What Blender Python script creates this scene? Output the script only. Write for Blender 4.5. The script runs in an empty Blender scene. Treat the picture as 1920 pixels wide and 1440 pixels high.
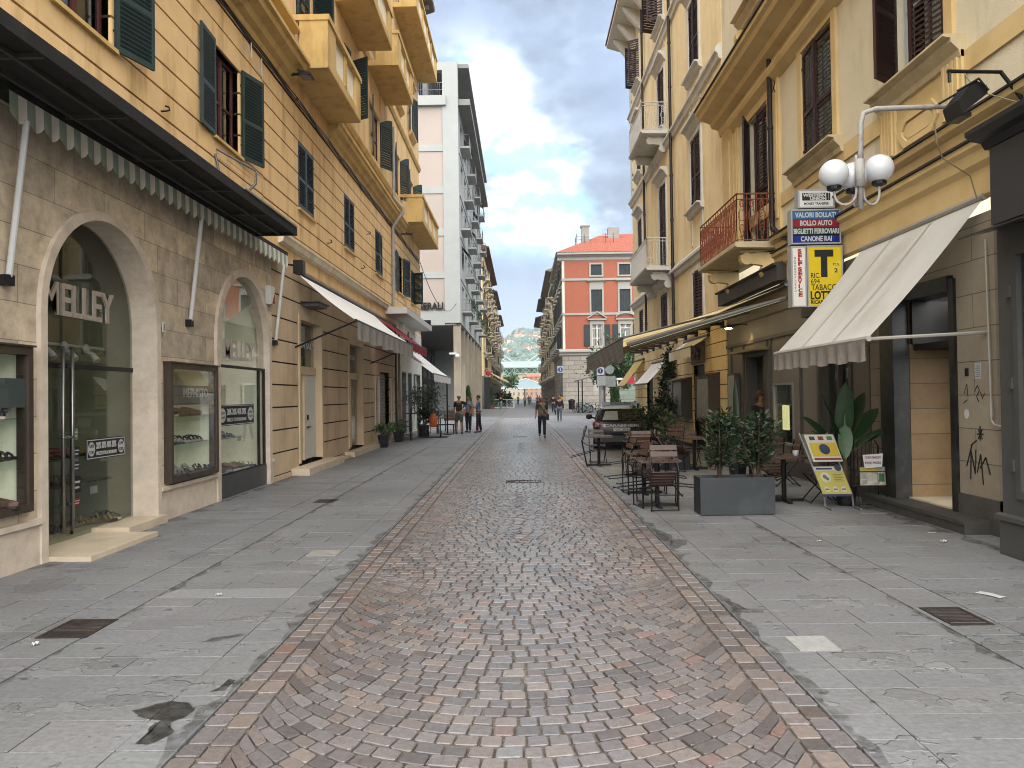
import bpy, bmesh, math, random
import numpy as np
from mathutils import Vector, Matrix, Euler
R = math.radians
PI = math.pi
random.seed(7)
rng = np.random.default_rng(7)
sc = bpy.context.scene
C = sc.collection

# ------------------------------------------------------------------ camera
cam = bpy.data.cameras.new('camera')
cam.lens = 26.625; cam.sensor_width = 36.0
cam.clip_start = 0.1; cam.clip_end = 9000
co = bpy.data.objects.new('camera', cam); C.objects.link(co)
rgt = Vector((0.99983294, 0.01196954, -0.01381384))
dwn = Vector((-0.01399858, 0.01548999, -0.99978203))
fwd = Vector((-0.01175295, 0.99980838, 0.01565496))
m = Matrix.Identity(4)
for i in range(3):
    m[i][0] = rgt[i]; m[i][1] = -dwn[i]; m[i][2] = -fwd[i]
m.translation = Vector((0, 0, 1.75))
co.matrix_world = m
sc.camera = co
# ------------------------------------------------------------------ exposure
sc.view_settings.view_transform = 'Standard'
sc.view_settings.look = 'None'
sc.view_settings.exposure = 2.95
sc.view_settings.gamma = 1.0
try: sc.view_settings.use_curve_mapping = False
except Exception: pass
sc.cycles.max_bounces = 8; sc.cycles.diffuse_bounces = 3; sc.cycles.transparent_max_bounces = 16
sc.cycles.use_denoising = True; sc.cycles.filter_width = 1.0
# ------------------------------------------------------------------ sun and sky
SUN_EL, SUN_AZ = 52, 178
sun = bpy.data.lights.new('sun', 'SUN'); sun.energy = 1.5; sun.angle = R(105); sun.color = (1.0, 0.965, 0.91)
so = bpy.data.objects.new('sun', sun); C.objects.link(so)
sd = Vector((math.sin(R(SUN_AZ))*math.cos(R(SUN_EL)), math.cos(R(SUN_AZ))*math.cos(R(SUN_EL)), math.sin(R(SUN_EL))))
so.rotation_euler = sd.to_track_quat('Z', 'Y').to_euler(); so.location = sd*60
w = bpy.data.worlds.new('World'); sc.world = w; w.use_nodes = True
nt = w.node_tree; nd = nt.nodes; lk = nt.links
bg = nd['Background']; bg.inputs[1].default_value = 0.05; SKYK = .68
def N(t, **kw):
    n = nd.new(t)
    for k, v in kw.items(): setattr(n, k, v)
    return n
def mth(op, a, b=None, c=None):
    n = N('ShaderNodeMath', operation=op)
    for i, v in enumerate((a, b, c)):
        if v is None: continue
        if isinstance(v, (int, float)): n.inputs[i].default_value = v
        else: lk.new(v, n.inputs[i])
    return n.outputs[0]
def mixc(f, a, b):
    n = N('ShaderNodeMix', data_type='RGBA')
    for i, v in ((0, f), (6, a), (7, b)):
        if isinstance(v, (int, float, tuple)): n.inputs[i].default_value = v
        else: lk.new(v, n.inputs[i])
    return n.outputs[2]
def smooth(x, a, b):
    n = N('ShaderNodeMapRange', interpolation_type='SMOOTHSTEP')
    lk.new(x, n.inputs[0]); n.inputs[1].default_value = a; n.inputs[2].default_value = b
    return n.outputs[0]
sky = N('ShaderNodeTexSky', sky_type='NISHITA', sun_disc=False)
sky.sun_elevation = R(SUN_EL); sky.sun_rotation = R(SUN_AZ)
tc = N('ShaderNodeTexCoord'); sx = N('ShaderNodeSeparateXYZ'); lk.new(tc.outputs['Generated'], sx.inputs[0])
ay = mth('MAXIMUM', mth('ABSOLUTE', sx.outputs[1]), 0.12)
a_ = mth('DIVIDE', sx.outputs[0], ay); b_ = mth('DIVIDE', sx.outputs[2], ay)
def noise(scale, det=7, rough=.55, off=0.0, st=(1, 1, 1.7)):
    mp = N('ShaderNodeMapping'); lk.new(tc.outputs['Generated'], mp.inputs[0])
    mp.inputs['Location'].default_value = (off, off*.7, off*1.3); mp.inputs['Scale'].default_value = st
    n = N('ShaderNodeTexNoise'); lk.new(mp.outputs[0], n.inputs['Vector'])
    n.inputs['Scale'].default_value = scale; n.inputs['Detail'].default_value = det; n.inputs['Roughness'].default_value = rough
    return n.outputs['Fac']
n1 = noise(7.5, 8, .6, 3.1); n2 = noise(13, 8, .6, 9.4); n3 = noise(3.2, 5, .5, 1.7)
# torn bright opening in the overcast, running down the middle of the street
dx = mth('SUBTRACT', a_, mth('ADD', -0.052, mth('MULTIPLY', mth('SUBTRACT', 0.44, b_), 0.36)))
dx = mth('ADD', dx, mth('MULTIPLY', mth('SUBTRACT', n1, .5), .22))
core = mth('SUBTRACT', 1.0, smooth(mth('ABSOLUTE', dx), .015, .085))
rngb = mth('MULTIPLY', smooth(b_, .15, .24), mth('SUBTRACT', 1.0, smooth(b_, .40, .52)))
core = mth('MULTIPLY', core, rngb)
grey = mixc(smooth(n2, .36, .68), (1.45, 1.82, 2.42, 1), (2.3, 2.88, 3.7, 1))
grey = mixc(smooth(n3, .42, .66), grey, (2.0, 2.6, 3.7, 1))
wht = mixc(smooth(n2, .40, .56), (2.9, 5.1, 5.5, 1), (6.3, 6.8, 7.0, 1))
cloud = mixc(core, grey, wht)
wisp = smooth(n1, .56, .74)
cloud = mixc(mth('MULTIPLY', wisp, .30), cloud, (4.2, 5.2, 5.9, 1))
hz = mth('SUBTRACT', 1.0, smooth(b_, .05, .16))
cloud = mixc(mth('MULTIPLY', hz, .35), cloud, (3.6, 4.5, 5.3, 1))
fin = mixc(.965, sky.outputs[0], cloud)
vm = N('ShaderNodeVectorMath', operation='SCALE'); lk.new(fin, vm.inputs[0]); vm.inputs['Scale'].default_value = SKYK; lk.new(vm.outputs[0], bg.inputs[0])

# ------------------------------------------------------------------ materials
MATS = {}
def lin(h):
    h = h.lstrip('#'); v = [int(h[i:i+2], 16)/255 for i in (0, 2, 4)]
    return tuple(c/12.92 if c <= .04045 else ((c+.055)/1.055)**2.4 for c in v)
BRIGHT = dict(ochre_stucco=1.04, ochre_trim=.92, brown_stucco=.95, pale_stone_trim=.78, marble_sill=.68, cream_stucco=.85, yellow_trim=.85, yellow_stucco=1.0, white_stone_trim=.8, cream_render=.9,
    far_trim=.8, side_cream=.7, opal_globe=.8, white_canvas=.95, brown_canvas=.95, green_stripe=1, cream_stripe=1, light_grey_tube=.85, yellow_canvas=.9, showcase_lining=1, shop_wall=.8, steel_letters=.9, grey_cafe_front=.62, white_paint=.62,
    cream_canvas=.62, rust_red_iron=.8, green_shutter_paint=.6, hill_green=.8, hill_tree=.8, hill_tree_light=.8, hill_tree_dark=.8, quay_roof=.8, car_navy=.8, balcony_marble=.8, white_iron=.8, pale_ledge=.85, cream_bars=.9, planter_grey=.22, canvas_seam=.66, bronze_frame=.6, white_concrete=.60, pink_panel=.52, canopy_panes=.8, grey_concrete=.6, worn_sill=.8)
def alb(name, col):
    k = BRIGHT.get(name, .95 if name.startswith(('wall#', 'hill_wall')) else .44)
    return tuple(min(.85, c*k) for c in col)
def mat(name, col=(.5, .5, .5), rough=.7, var=.12, scale=2.5, bump=.15, bscale=60, metal=0.0, spec=.4,
        stain=None, stain_amt=0.0, stain_scale=1.3, bdist=.004, emit=None, estr=0, streak=0.0, coat=0.0, trans=0.0):
    if name in MATS: return MATS[name]
    if isinstance(col, str): col = lin(col)
    col = alb(name, col)
    if stain: stain = alb(name, lin(stain) if isinstance(stain, str) else stain)
    estr *= .5
    M = bpy.data.materials.new(name); M.use_nodes = True; MATS[name] = M
    t = M.node_tree; n_ = t.nodes; L_ = t.links
    b = n_['Principled BSDF']
    b.inputs['Roughness'].default_value = rough; b.inputs['Metallic'].default_value = metal
    b.inputs['Specular IOR Level'].default_value = spec
    if coat: b.inputs['Coat Weight'].default_value = coat; b.inputs['Coat Roughness'].default_value = .08
    tcn = n_.new('ShaderNodeTexCoord'); src = tcn.outputs['Object']
    out = None
    if var > 0 or stain:
        nz = n_.new('ShaderNodeTexNoise'); nz.inputs['Scale'].default_value = scale; nz.inputs['Detail'].default_value = 6
        nz.inputs['Roughness'].default_value = .6; L_.new(src, nz.inputs['Vector'])
        rp = n_.new('ShaderNodeMix'); rp.data_type = 'RGBA'
        mr = n_.new('ShaderNodeMapRange'); mr.inputs[1].default_value = .3; mr.inputs[2].default_value = .7
        L_.new(nz.outputs['Fac'], mr.inputs[0]); L_.new(mr.outputs[0], rp.inputs[0])
        rp.inputs[6].default_value = (*[c*(1-var) for c in col], 1); rp.inputs[7].default_value = (*[min(1, c*(1+var)) for c in col], 1)
        out = rp.outputs[2]
        if stain:
            if isinstance(stain, str): stain = lin(stain)
            mp = n_.new('ShaderNodeMapping'); L_.new(src, mp.inputs[0])
            if streak: mp.inputs['Scale'].default_value = (1, 1, streak)
            n2_ = n_.new('ShaderNodeTexNoise'); n2_.inputs['Scale'].default_value = stain_scale; n2_.inputs['Detail'].default_value = 8
            n2_.inputs['Roughness'].default_value = .65; L_.new(mp.outputs[0], n2_.inputs['Vector'])
            m2 = n_.new('ShaderNodeMapRange'); m2.inputs[1].default_value = .5; m2.inputs[2].default_value = .72; m2.inputs[4].default_value = stain_amt
            L_.new(n2_.outputs['Fac'], m2.inputs[0])
            r2 = n_.new('ShaderNodeMix'); r2.data_type = 'RGBA'; L_.new(m2.outputs[0], r2.inputs[0]); L_.new(out, r2.inputs[6]); r2.inputs[7].default_value = (*stain, 1)
            out = r2.outputs[2]
        L_.new(out, b.inputs['Base Color'])
    else:
        b.inputs['Base Color'].default_value = (*col, 1)
    if bump > 0:
        nb = n_.new('ShaderNodeTexNoise'); nb.inputs['Scale'].default_value = bscale; nb.inputs['Detail'].default_value = 5
        L_.new(src, nb.inputs['Vector'])
        bp = n_.new('ShaderNodeBump'); bp.inputs['Strength'].default_value = bump; bp.inputs['Distance'].default_value = bdist*5
        L_.new(nb.outputs['Fac'], bp.inputs['Height']); L_.new(bp.outputs[0], b.inputs['Normal'])
    if emit:
        b.inputs['Emission Color'].default_value = (*emit, 1); b.inputs['Emission Strength'].default_value = estr
    if trans:
        tr = n_.new('ShaderNodeBsdfTranslucent'); mx = n_.new('ShaderNodeMixShader'); mx.inputs[0].default_value = trans
        if out: L_.new(out, tr.inputs[0])
        else: tr.inputs[0].default_value = (*col, 1)
        L_.new(b.outputs[0], mx.inputs[1]); L_.new(tr.outputs[0], mx.inputs[2]); L_.new(mx.outputs[0], n_['Material Output'].inputs[0])
    return M
def glass(name, tint=(.75, .8, .8), rough=.02, refl=1.0):
    if name in MATS: return MATS[name]
    M = bpy.data.materials.new(name); M.use_nodes = True; MATS[name] = M
    t = M.node_tree; n_ = t.nodes; L_ = t.links
    n_.remove(n_['Principled BSDF'])
    tr = n_.new('ShaderNodeBsdfTransparent'); tr.inputs[0].default_value = (*tint, 1)
    gl = n_.new('ShaderNodeBsdfGlossy'); gl.inputs['Roughness'].default_value = rough
    fr = n_.new('ShaderNodeFresnel'); ge = n_.new('ShaderNodeNewGeometry'); im = n_.new('ShaderNodeMath'); im.operation = 'MULTIPLY_ADD'
    im.inputs[1].default_value = 1/1.5-1.5; im.inputs[2].default_value = 1.5; L_.new(ge.outputs['Backfacing'], im.inputs[0]); L_.new(im.outputs[0], fr.inputs[0])
    mu = n_.new('ShaderNodeMath'); mu.operation = 'MULTIPLY_ADD'; mu.use_clamp = True; mu.inputs[1].default_value = 1.0*refl; mu.inputs[2].default_value = .0
    L_.new(fr.outputs[0], mu.inputs[0])
    mx = n_.new('ShaderNodeMixShader'); L_.new(mu.outputs[0], mx.inputs[0]); L_.new(tr.outputs[0], mx.inputs[1]); L_.new(gl.outputs[0], mx.inputs[2])
    L_.new(mx.outputs[0], n_['Material Output'].inputs[0])
    return M
def brickmat(name, c1, c2, mortar, bw, bh, ms=.02, rough=.75, axis='YZ', bump=.4, offset=.5, var=.25, freq=2, sq=1.0, flake=0.0):
    """coursed stone or slabs; axis says which object axes carry the courses"""
    if name in MATS: return MATS[name]
    kb = {'slate_cladding': 1.12, 'tan_stone_front': .62, 'far_slabs': .42, 'far_setts': .62}.get(name, .48)
    c1, c2, mortar = [tuple(c*kb for c in lin(q)) for q in (c1, c2, mortar)]
    M = bpy.data.materials.new(name); M.use_nodes = True; MATS[name] = M
    t = M.node_tree; n_ = t.nodes; L_ = t.links; b = n_['Principled BSDF']
    b.inputs['Roughness'].default_value = rough; b.inputs['Specular IOR Level'].default_value = .35
    tcn = n_.new('ShaderNodeTexCoord'); sp = n_.new('ShaderNodeSeparateXYZ'); cb = n_.new('ShaderNodeCombineXYZ')
    L_.new(tcn.outputs['Object'], sp.inputs[0])
    ix = {'X': 0, 'Y': 1, 'Z': 2}
    L_.new(sp.outputs[ix[axis[0]]], cb.inputs[0]); L_.new(sp.outputs[ix[axis[1]]], cb.inputs[1])
    br = n_.new('ShaderNodeTexBrick'); L_.new(cb.outputs[0], br.inputs['Vector'])
    br.offset = offset; br.squash = sq; br.offset_frequency = freq
    br.inputs['Scale'].default_value = 1; br.inputs['Mortar Size'].default_value = ms; br.inputs['Brick Width'].default_value = bw; br.inputs['Row Height'].default_value = bh
    br.inputs['Color1'].default_value = (*c1, 1); br.inputs['Color2'].default_value = (*c2, 1); br.inputs['Mortar'].default_value = (*mortar, 1)
    nz = n_.new('ShaderNodeTexNoise'); nz.inputs['Scale'].default_value = 3.5; nz.inputs['Detail'].default_value = 9; nz.inputs['Roughness'].default_value = .7
    L_.new(tcn.outputs['Object'], nz.inputs['Vector'])
    mr = n_.new('ShaderNodeMapRange'); mr.inputs[1].default_value = .28; mr.inputs[2].default_value = .72; mr.inputs[3].default_value = 1-var; mr.inputs[4].default_value = 1+var
    L_.new(nz.outputs['Fac'], mr.inputs[0])
    mm = n_.new('ShaderNodeMix'); mm.data_type = 'RGBA'; mm.blend_type = 'MULTIPLY'; mm.inputs[0].default_value = 1
    L_.new(br.outputs['Color'], mm.inputs[6]); L_.new(mr.outputs[0], mm.inputs[7]); L_.new(mm.outputs[2], b.inputs['Base Color'])
    bp = n_.new('ShaderNodeBump'); bp.inputs['Strength'].default_value = bump; bp.inputs['Distance'].default_value = .015
    ad = n_.new('ShaderNodeMath'); ad.operation = 'MULTIPLY_ADD'; ad.inputs[1].default_value = .35; L_.new(nz.outputs['Fac'], ad.inputs[0])
    iv = n_.new('ShaderNodeMath'); iv.operation = 'SUBTRACT'; iv.inputs[0].default_value = 1; L_.new(br.outputs['Fac'], iv.inputs[1]); L_.new(iv.outputs[0], ad.inputs[2])
    L_.new(ad.outputs[0], bp.inputs['Height']); L_.new(bp.outputs[0], b.inputs['Normal'])
    return M

# ------------------------------------------------------------------ mesh builder
WL = {}
class MB:
    def __init__(s, tf=None, flip=False):
        s.v = []; s.f = []; s.mi = []; s.tf = tf; s.flip = flip
    def add(s, pts, faces, m=0):
        o = len(s.v)
        s.v.extend([s.tf(*p) for p in pts] if s.tf else [tuple(p) for p in pts])
        for f in faces:
            f = [i+o for i in f]
            s.f.append(f[::-1] if s.flip else f); s.mi.append(m)
    def box(s, x0, y0, z0, x1, y1, z1, m=0):
        if x0 > x1: x0, x1 = x1, x0
        if y0 > y1: y0, y1 = y1, y0
        if z0 > z1: z0, z1 = z1, z0
        s.add([(x0,y0,z0),(x1,y0,z0),(x1,y1,z0),(x0,y1,z0),(x0,y0,z1),(x1,y0,z1),(x1,y1,z1),(x0,y1,z1)],
              [(3,2,1,0),(4,5,6,7),(0,1,5,4),(1,2,6,5),(2,3,7,6),(3,0,4,7)], m)
    def cbox(s, c, sz, m=0):
        s.box(c[0]-sz[0]/2, c[1]-sz[1]/2, c[2]-sz[2]/2, c[0]+sz[0]/2, c[1]+sz[1]/2, c[2]+sz[2]/2, m)
    def poly(s, pts, m=0): s.add(pts, [tuple(range(len(pts)))], m)
    def prism(s, pts, ax, a, b, m=0):
        """2-D outline extruded along axis ax (0,1,2) from a to b; outline holds the other two coordinates in order"""
        def mk(p, t):
            q = list(p); q.insert(ax, t); return tuple(q)
        n = len(pts)
        P = [mk(p, a) for p in pts]+[mk(p, b) for p in pts]
        F = [tuple(range(n))[::-1], tuple(range(n, 2*n))]+[(i, (i+1) % n, n+(i+1) % n, n+i) for i in range(n)]
        if ax == 1: F = [f[::-1] for f in F]
        s.add(P, F, m)
    def tube(s, pts, r, k=8, m=0, cap=True):
        pts = [Vector(p) for p in pts]
        rs = r if isinstance(r, (list, tuple)) else [r]*len(pts)
        P = []; F = []; prev = None
        for i, p in enumerate(pts):
            d = (pts[min(i+1, len(pts)-1)]-pts[max(i-1, 0)]).normalized()
            if prev is None:
                u = d.orthogonal().normalized()
            else:
                u = (prev-d*prev.dot(d)).normalized()
            prev = u; w_ = d.cross(u)
            for j in range(k):
                t = 2*PI*j/k; P.append(tuple(p+(u*math.cos(t)+w_*math.sin(t))*rs[i]))
        for i in range(len(pts)-1):
            for j in range(k):
                F.append((i*k+j, i*k+(j+1) % k, (i+1)*k+(j+1) % k, (i+1)*k+j))
        if cap: F.append(tuple(range(k))[::-1]); F.append(tuple((len(pts)-1)*k+j for j in range(k)))
        s.add(P, F, m)
    def lathe(s, c, prof, k=16, m=0, sx=1, sy=1):
        P = []; F = []
        for r, z in prof:
            for j in range(k):
                t = 2*PI*j/k; P.append((c[0]+r*math.cos(t)*sx, c[1]+r*math.sin(t)*sy, c[2]+z))
        for i in range(len(prof)-1):
            for j in range(k): F.append((i*k+j, i*k+(j+1) % k, (i+1)*k+(j+1) % k, (i+1)*k+j))
        F.append(tuple(range(k))[::-1]); F.append(tuple((len(prof)-1)*k+j for j in range(k)))
        s.add(P, F, m)
    def ball(s, c, r, k=16, m=0, sc_=(1, 1, 1)):
        n = max(6, k//2)
        pr = [(max(1e-4, math.sin(PI*i/n))*r, -math.cos(PI*i/n)*r*sc_[2]) for i in range(n+1)]
        s.lathe(c, pr, k, m, sc_[0], sc_[1])
    def build(s, name, mats, parent=None, smooth=False, label=None, loc=None):
        me = bpy.data.meshes.new(name)
        o0 = WL.get(parent.name, (0, 0, 0)) if parent else (loc or (0, 0, 0))
        me.from_pydata([(a-o0[0], b-o0[1], c-o0[2]) for a, b, c in s.v], [], s.f)
        if not isinstance(mats, (list, tuple)): mats = [mats]
        for q in mats: me.materials.append(q)
        if len(mats) > 1: me.polygons.foreach_set('material_index', s.mi)
        if smooth: me.polygons.foreach_set('use_smooth', [True]*len(s.f))
        ob = bpy.data.objects.new(name, me); C.objects.link(ob)
        if parent: ob.parent = parent; WL[ob.name] = o0
        else: ob.location = o0; WL[ob.name] = o0
        if label: ob['label'] = label
        return ob
def smooth_by_angle(ob, deg=35):
    me = ob.data
    me.polygons.foreach_set('use_smooth', [True]*len(me.polygons))
    try: me.set_sharp_from_angle(angle=R(deg))
    except Exception: pass
def tag(o, label, cat, group=None, kind=None):
    if label: o['label'] = label
    if cat: o['category'] = cat
    if group: o['group'] = group
    if kind: o['kind'] = kind
    return o
def thing(name, label, cat, loc=(0, 0, 0), group=None):
    o = bpy.data.objects.new(name, None); C.objects.link(o); o.location = loc; o.empty_display_size = .1
    WL[o.name] = tuple(loc)
    return tag(o, label, cat, group)
def kids(o): return [c for c in bpy.data.objects if c.parent == o]
def dup(root, loc, rz=0, label=None, rx=None):
    def cp(o, par):
        n = o.copy(); C.objects.link(n)
        if par: n.parent = par
        for c in list(o.children): cp(c, n)
        return n
    r = cp(root, None); r.location = loc; r.rotation_euler = (rx or 0, 0, rz)
    if label: r['label'] = label
    return r
class Fac:
    """a facade frame: u along the wall, n out of it, z up"""
    def __init__(s, kind, at, at2=0):
        s.kind = kind
        if kind == 'L': s.tf = lambda u, n, z: (at+n, u, z); s.flip = True; s.ts = 1
        elif kind == 'R': s.tf = lambda u, n, z: (at-n, u, z); s.flip = False; s.ts = -1
        else: s.tf = lambda u, n, z: (at2+u, at-n, z); s.flip = True; s.ts = 1
    def mb(s): return MB(s.tf, s.flip)
def text_mesh(body, size, sx=1.0, ext=.002, bold=0.0, align='LEFT', space=1.0):
    cu = bpy.data.curves.new('txt', 'FONT'); cu.body = body; cu.size = size; cu.extrude = ext; cu.offset = bold
    cu.align_x = align; cu.space_character = space; cu.resolution_u = 3
    ob = bpy.data.objects.new('txt', cu); C.objects.link(ob)
    dg = bpy.context.evaluated_depsgraph_get(); me = ob.evaluated_get(dg).to_mesh()
    V = [(v.co.x*sx, v.co.y, v.co.z) for v in me.vertices]; F = [tuple(p.vertices) for p in me.polygons]
    ob.evaluated_get(dg).to_mesh_clear()
    bpy.data.objects.remove(ob); bpy.data.curves.remove(cu)
    return V, F
def put_text(mb, fac, body, u, n, z, size, sx=1.0, ext=.003, bold=0.0, m=0, align='LEFT', width=None, space=1.0):
    V, F = text_mesh(body, size, sx, ext, bold, align, space)
    if width and V:
        x0 = min(v[0] for v in V); x1 = max(v[0] for v in V)
        k = width/max(1e-4, x1-x0); V = [(v[0]*k, v[1], v[2]) for v in V]
    mb.add([(u+fac.ts*x, n+zz, z+y) for x, y, zz in V], F, m)
def wall_cells(mb, u0, u1, z0, z1, n0, n1, ops, m=0):
    """a wall slab with rectangular openings (ua, ub, za, zb) left out"""
    us = sorted(set([u0, u1]+[min(max(q, u0), u1) for o in ops for q in o[:2]]))
    for a, b in zip(us, us[1:]):
        if b-a < 1e-4: continue
        mid = (a+b)/2
        cut = sorted([(max(z0, o[2]), min(z1, o[3])) for o in ops if o[0] < mid < o[1] and o[3] > z0 and o[2] < z1])
        z = z0
        for c0, c1 in cut:
            if c0 > z+1e-4: mb.box(a, n0, z, b, n1, c0, m)
            z = max(z, c1)
        if z1 > z+1e-4: mb.box(a, n0, z, b, n1, z1, m)
def arch_pts(uc, zs, r, k=20, rz=None):
    rz = rz or r
    return [(uc-r*math.cos(PI*i/k), zs+rz*math.sin(PI*i/k)) for i in range(k+1)]
def arch_ring(mb, uc, zs, ri, ro, n0, n1, zb, m=0, rzi=None, rzo=None):
    A = [(uc-ri, zb)]+arch_pts(uc, zs, ri, 24, rzi)+[(uc+ri, zb)]
    B = [(uc-ro, zb)]+arch_pts(uc, zs, ro, 24, rzo)+[(uc+ro, zb)]
    for i in range(len(A)-1):
        P = [A[i], A[i+1], B[i+1], B[i]]
        mb.prism([(p[0], p[1]) for p in P], 1, n0, n1, m)
def spandrel(mb, uc, zs, r, ztop, n0, n1, m=0):
    pts = arch_pts(uc, zs, r, 24)
    for i in range(24):
        a, b = pts[i], pts[i+1]
        mb.prism([a, b, (b[0], ztop), (a[0], ztop)], 1, n0, n1, m)
def arch_poly(mb, uc, zs, r, zb, n0, n1, m=0):
    mb.prism([(uc-r, zb)]+arch_pts(uc, zs, r, 24)+[(uc+r, zb)], 1, n0, n1, m)
# ================================================================== ground
def vmat(name, rough=.5, bump=.5, bscale=90, flake=False, spec=.4, dark=None, wet=False):
    """stone whose own colour comes piece by piece from the mesh attribute 'stone'"""
    M = bpy.data.materials.new(name); M.use_nodes = True; MATS[name] = M
    t = M.node_tree; n_ = t.nodes; L_ = t.links; b = n_['Principled BSDF']
    b.inputs['Specular IOR Level'].default_value = spec
    at = n_.new('ShaderNodeAttribute'); at.attribute_name = 'stone'
    tcn = n_.new('ShaderNodeTexCoord')
    nz = n_.new('ShaderNodeTexNoise'); nz.inputs['Scale'].default_value = 26; nz.inputs['Detail'].default_value = 7; nz.inputs['Roughness'].default_value = .65
    L_.new(tcn.outputs['Object'], nz.inputs['Vector'])
    mr = n_.new('ShaderNodeMapRange'); mr.inputs[1].default_value = .3; mr.inputs[2].default_value = .7; mr.inputs[3].default_value = .78; mr.inputs[4].default_value = 1.2
    L_.new(nz.outputs['Fac'], mr.inputs[0])
    mm = n_.new('ShaderNodeMix'); mm.data_type = 'RGBA'; mm.blend_type = 'MULTIPLY'; mm.inputs[0].default_value = 1
    L_.new(at.outputs['Color'], mm.inputs[6]); L_.new(mr.outputs[0], mm.inputs[7]); col = mm.outputs[2]
    def noise_(scale, det, r=.6, sc3=None):
        q = n_.new('ShaderNodeTexNoise'); q.inputs['Scale'].default_value = scale; q.inputs['Detail'].default_value = det; q.inputs['Roughness'].default_value = r
        if sc3:
            mp = n_.new('ShaderNodeMapping'); mp.inputs['Scale'].default_value = sc3; L_.new(tcn.outputs['Object'], mp.inputs[0]); L_.new(mp.outputs[0], q.inputs['Vector'])
        else: L_.new(tcn.outputs['Object'], q.inputs['Vector'])
        return q.outputs['Fac']
    def rng_(x, a, b_, c=0., d=1., st='LINEAR'):
        q = n_.new('ShaderNodeMapRange'); q.interpolation_type = st
        q.inputs[1].default_value = a; q.inputs[2].default_value = b_; q.inputs[3].default_value = c; q.inputs[4].default_value = d
        L_.new(x, q.inputs[0]); return q.outputs[0]
    def mul_(a, b_, f=1.0):
        q = n_.new('ShaderNodeMix'); q.data_type = 'RGBA'; q.blend_type = 'MULTIPLY'; q.inputs[0].default_value = f
        L_.new(a, q.inputs[6]); L_.new(b_, q.inputs[7]); return q.outputs[2]
    h = noise_(bscale, 6, .7)
    if flake:
        fl = noise_(1.15, 4, .55, (1.0, 1.25, 1)); st1 = rng_(fl, .585, .592)     # worn scales split off the slabs
        fl2 = noise_(2.1, 3, .5, (1.0, 1.4, 1)); st2 = rng_(fl2, .635, .641)
        fl3 = noise_(.32, 5, .6); blo = rng_(fl3, .35, .7, .80, 1.14)
        col = mul_(col, blo)
        sp = noise_(6.5, 2, .5, (1, 1.3, 1)); dots = rng_(sp, .688, .705, 1, .48); col = mul_(col, dots); col = mul_(col, rng_(st1, 0, 1, 1.0, .88)); col = mul_(col, rng_(st2, 0, 1, 1.0, 1.13))   # old chewing-gum spots
        dm = noise_(.75, 6, .62); damp = rng_(dm, .67, .72, 1, .62, 'SMOOTHSTEP'); col = mul_(col, damp)
        sc_ = noise_(1.4, 8, .7, (1, .25, 1)); scr = rng_(sc_, .58, .70, 1, 1.25); col = mul_(col, scr)
        ad = n_.new('ShaderNodeMath'); ad.operation = 'MULTIPLY_ADD'; ad.inputs[1].default_value = .10; L_.new(h, ad.inputs[0])
        a2 = n_.new('ShaderNodeMath'); a2.operation = 'ADD'; L_.new(st1, a2.inputs[0]); L_.new(st2, a2.inputs[1]); L_.new(a2.outputs[0], ad.inputs[2])
        rip = noise_(14, 4, .6, (.5, 2.2, 1)); a3 = n_.new('ShaderNodeMath'); a3.operation = 'MULTIPLY_ADD'; a3.inputs[1].default_value = .30
        L_.new(rip, a3.inputs[0]); L_.new(ad.outputs[0], a3.inputs[2])
        hh = a3.outputs[0]
        L_.new(rng_(dm, .64, .70, rough, rough-.28), b.inputs['Roughness'])
    else:
        hh = h
        rr = noise_(7, 4); L_.new(rng_(rr, .3, .7, rough-.1, rough+.12), b.inputs['Roughness'])
    L_.new(col, b.inputs['Base Color'])
    bp = n_.new('ShaderNodeBump'); bp.inputs['Strength'].default_value = bump; bp.inputs['Distance'].default_value = .012 if flake else .005
    L_.new(hh, bp.inputs['Height']); L_.new(bp.outputs[0], b.inputs['Normal'])
    return M
def np_mesh(name, V, F4, colors, mat_, per):
    """V (n,per,3) vertices, F4 faces of one piece (lists), colours (n,3)"""
    n = V.shape[0]; me = bpy.data.meshes.new(name)
    loops = []; starts = []; tot = []; o = 0
    base = []
    for f in F4: base += f; starts.append(o); tot.append(len(f)); o += len(f)
    base = np.array(base)
    li = (base[None, :]+(np.arange(n)*per)[:, None]).ravel()
    ls = (np.array(starts)[None, :]+(np.arange(n)*o)[:, None]).ravel()
    me.vertices.add(n*per); me.vertices.foreach_set('co', V.reshape(-1).astype(np.float32))
    me.loops.add(len(li)); me.loops.foreach_set('vertex_index', li.astype(np.int32))
    me.polygons.add(len(ls)); me.polygons.foreach_set('loop_start', ls.astype(np.int32))
    me.polygons.foreach_set('loop_total', np.tile(np.array(tot), n).astype(np.int32))
    me.polygons.foreach_set('use_smooth', [False]*len(ls)); me.update(calc_edges=True)
    ca = me.color_attributes.new('stone', 'FLOAT_COLOR', 'POINT')
    cc = np.ones((n, per, 4), np.float32); cc[:, :, :3] = colors[:, None, :]
    ca.data.foreach_set('color', cc.reshape(-1))
    me.materials.append(mat_); me.validate()
    ob = bpy.data.objects.new(name, me); C.objects.link(ob)
    return ob
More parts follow.
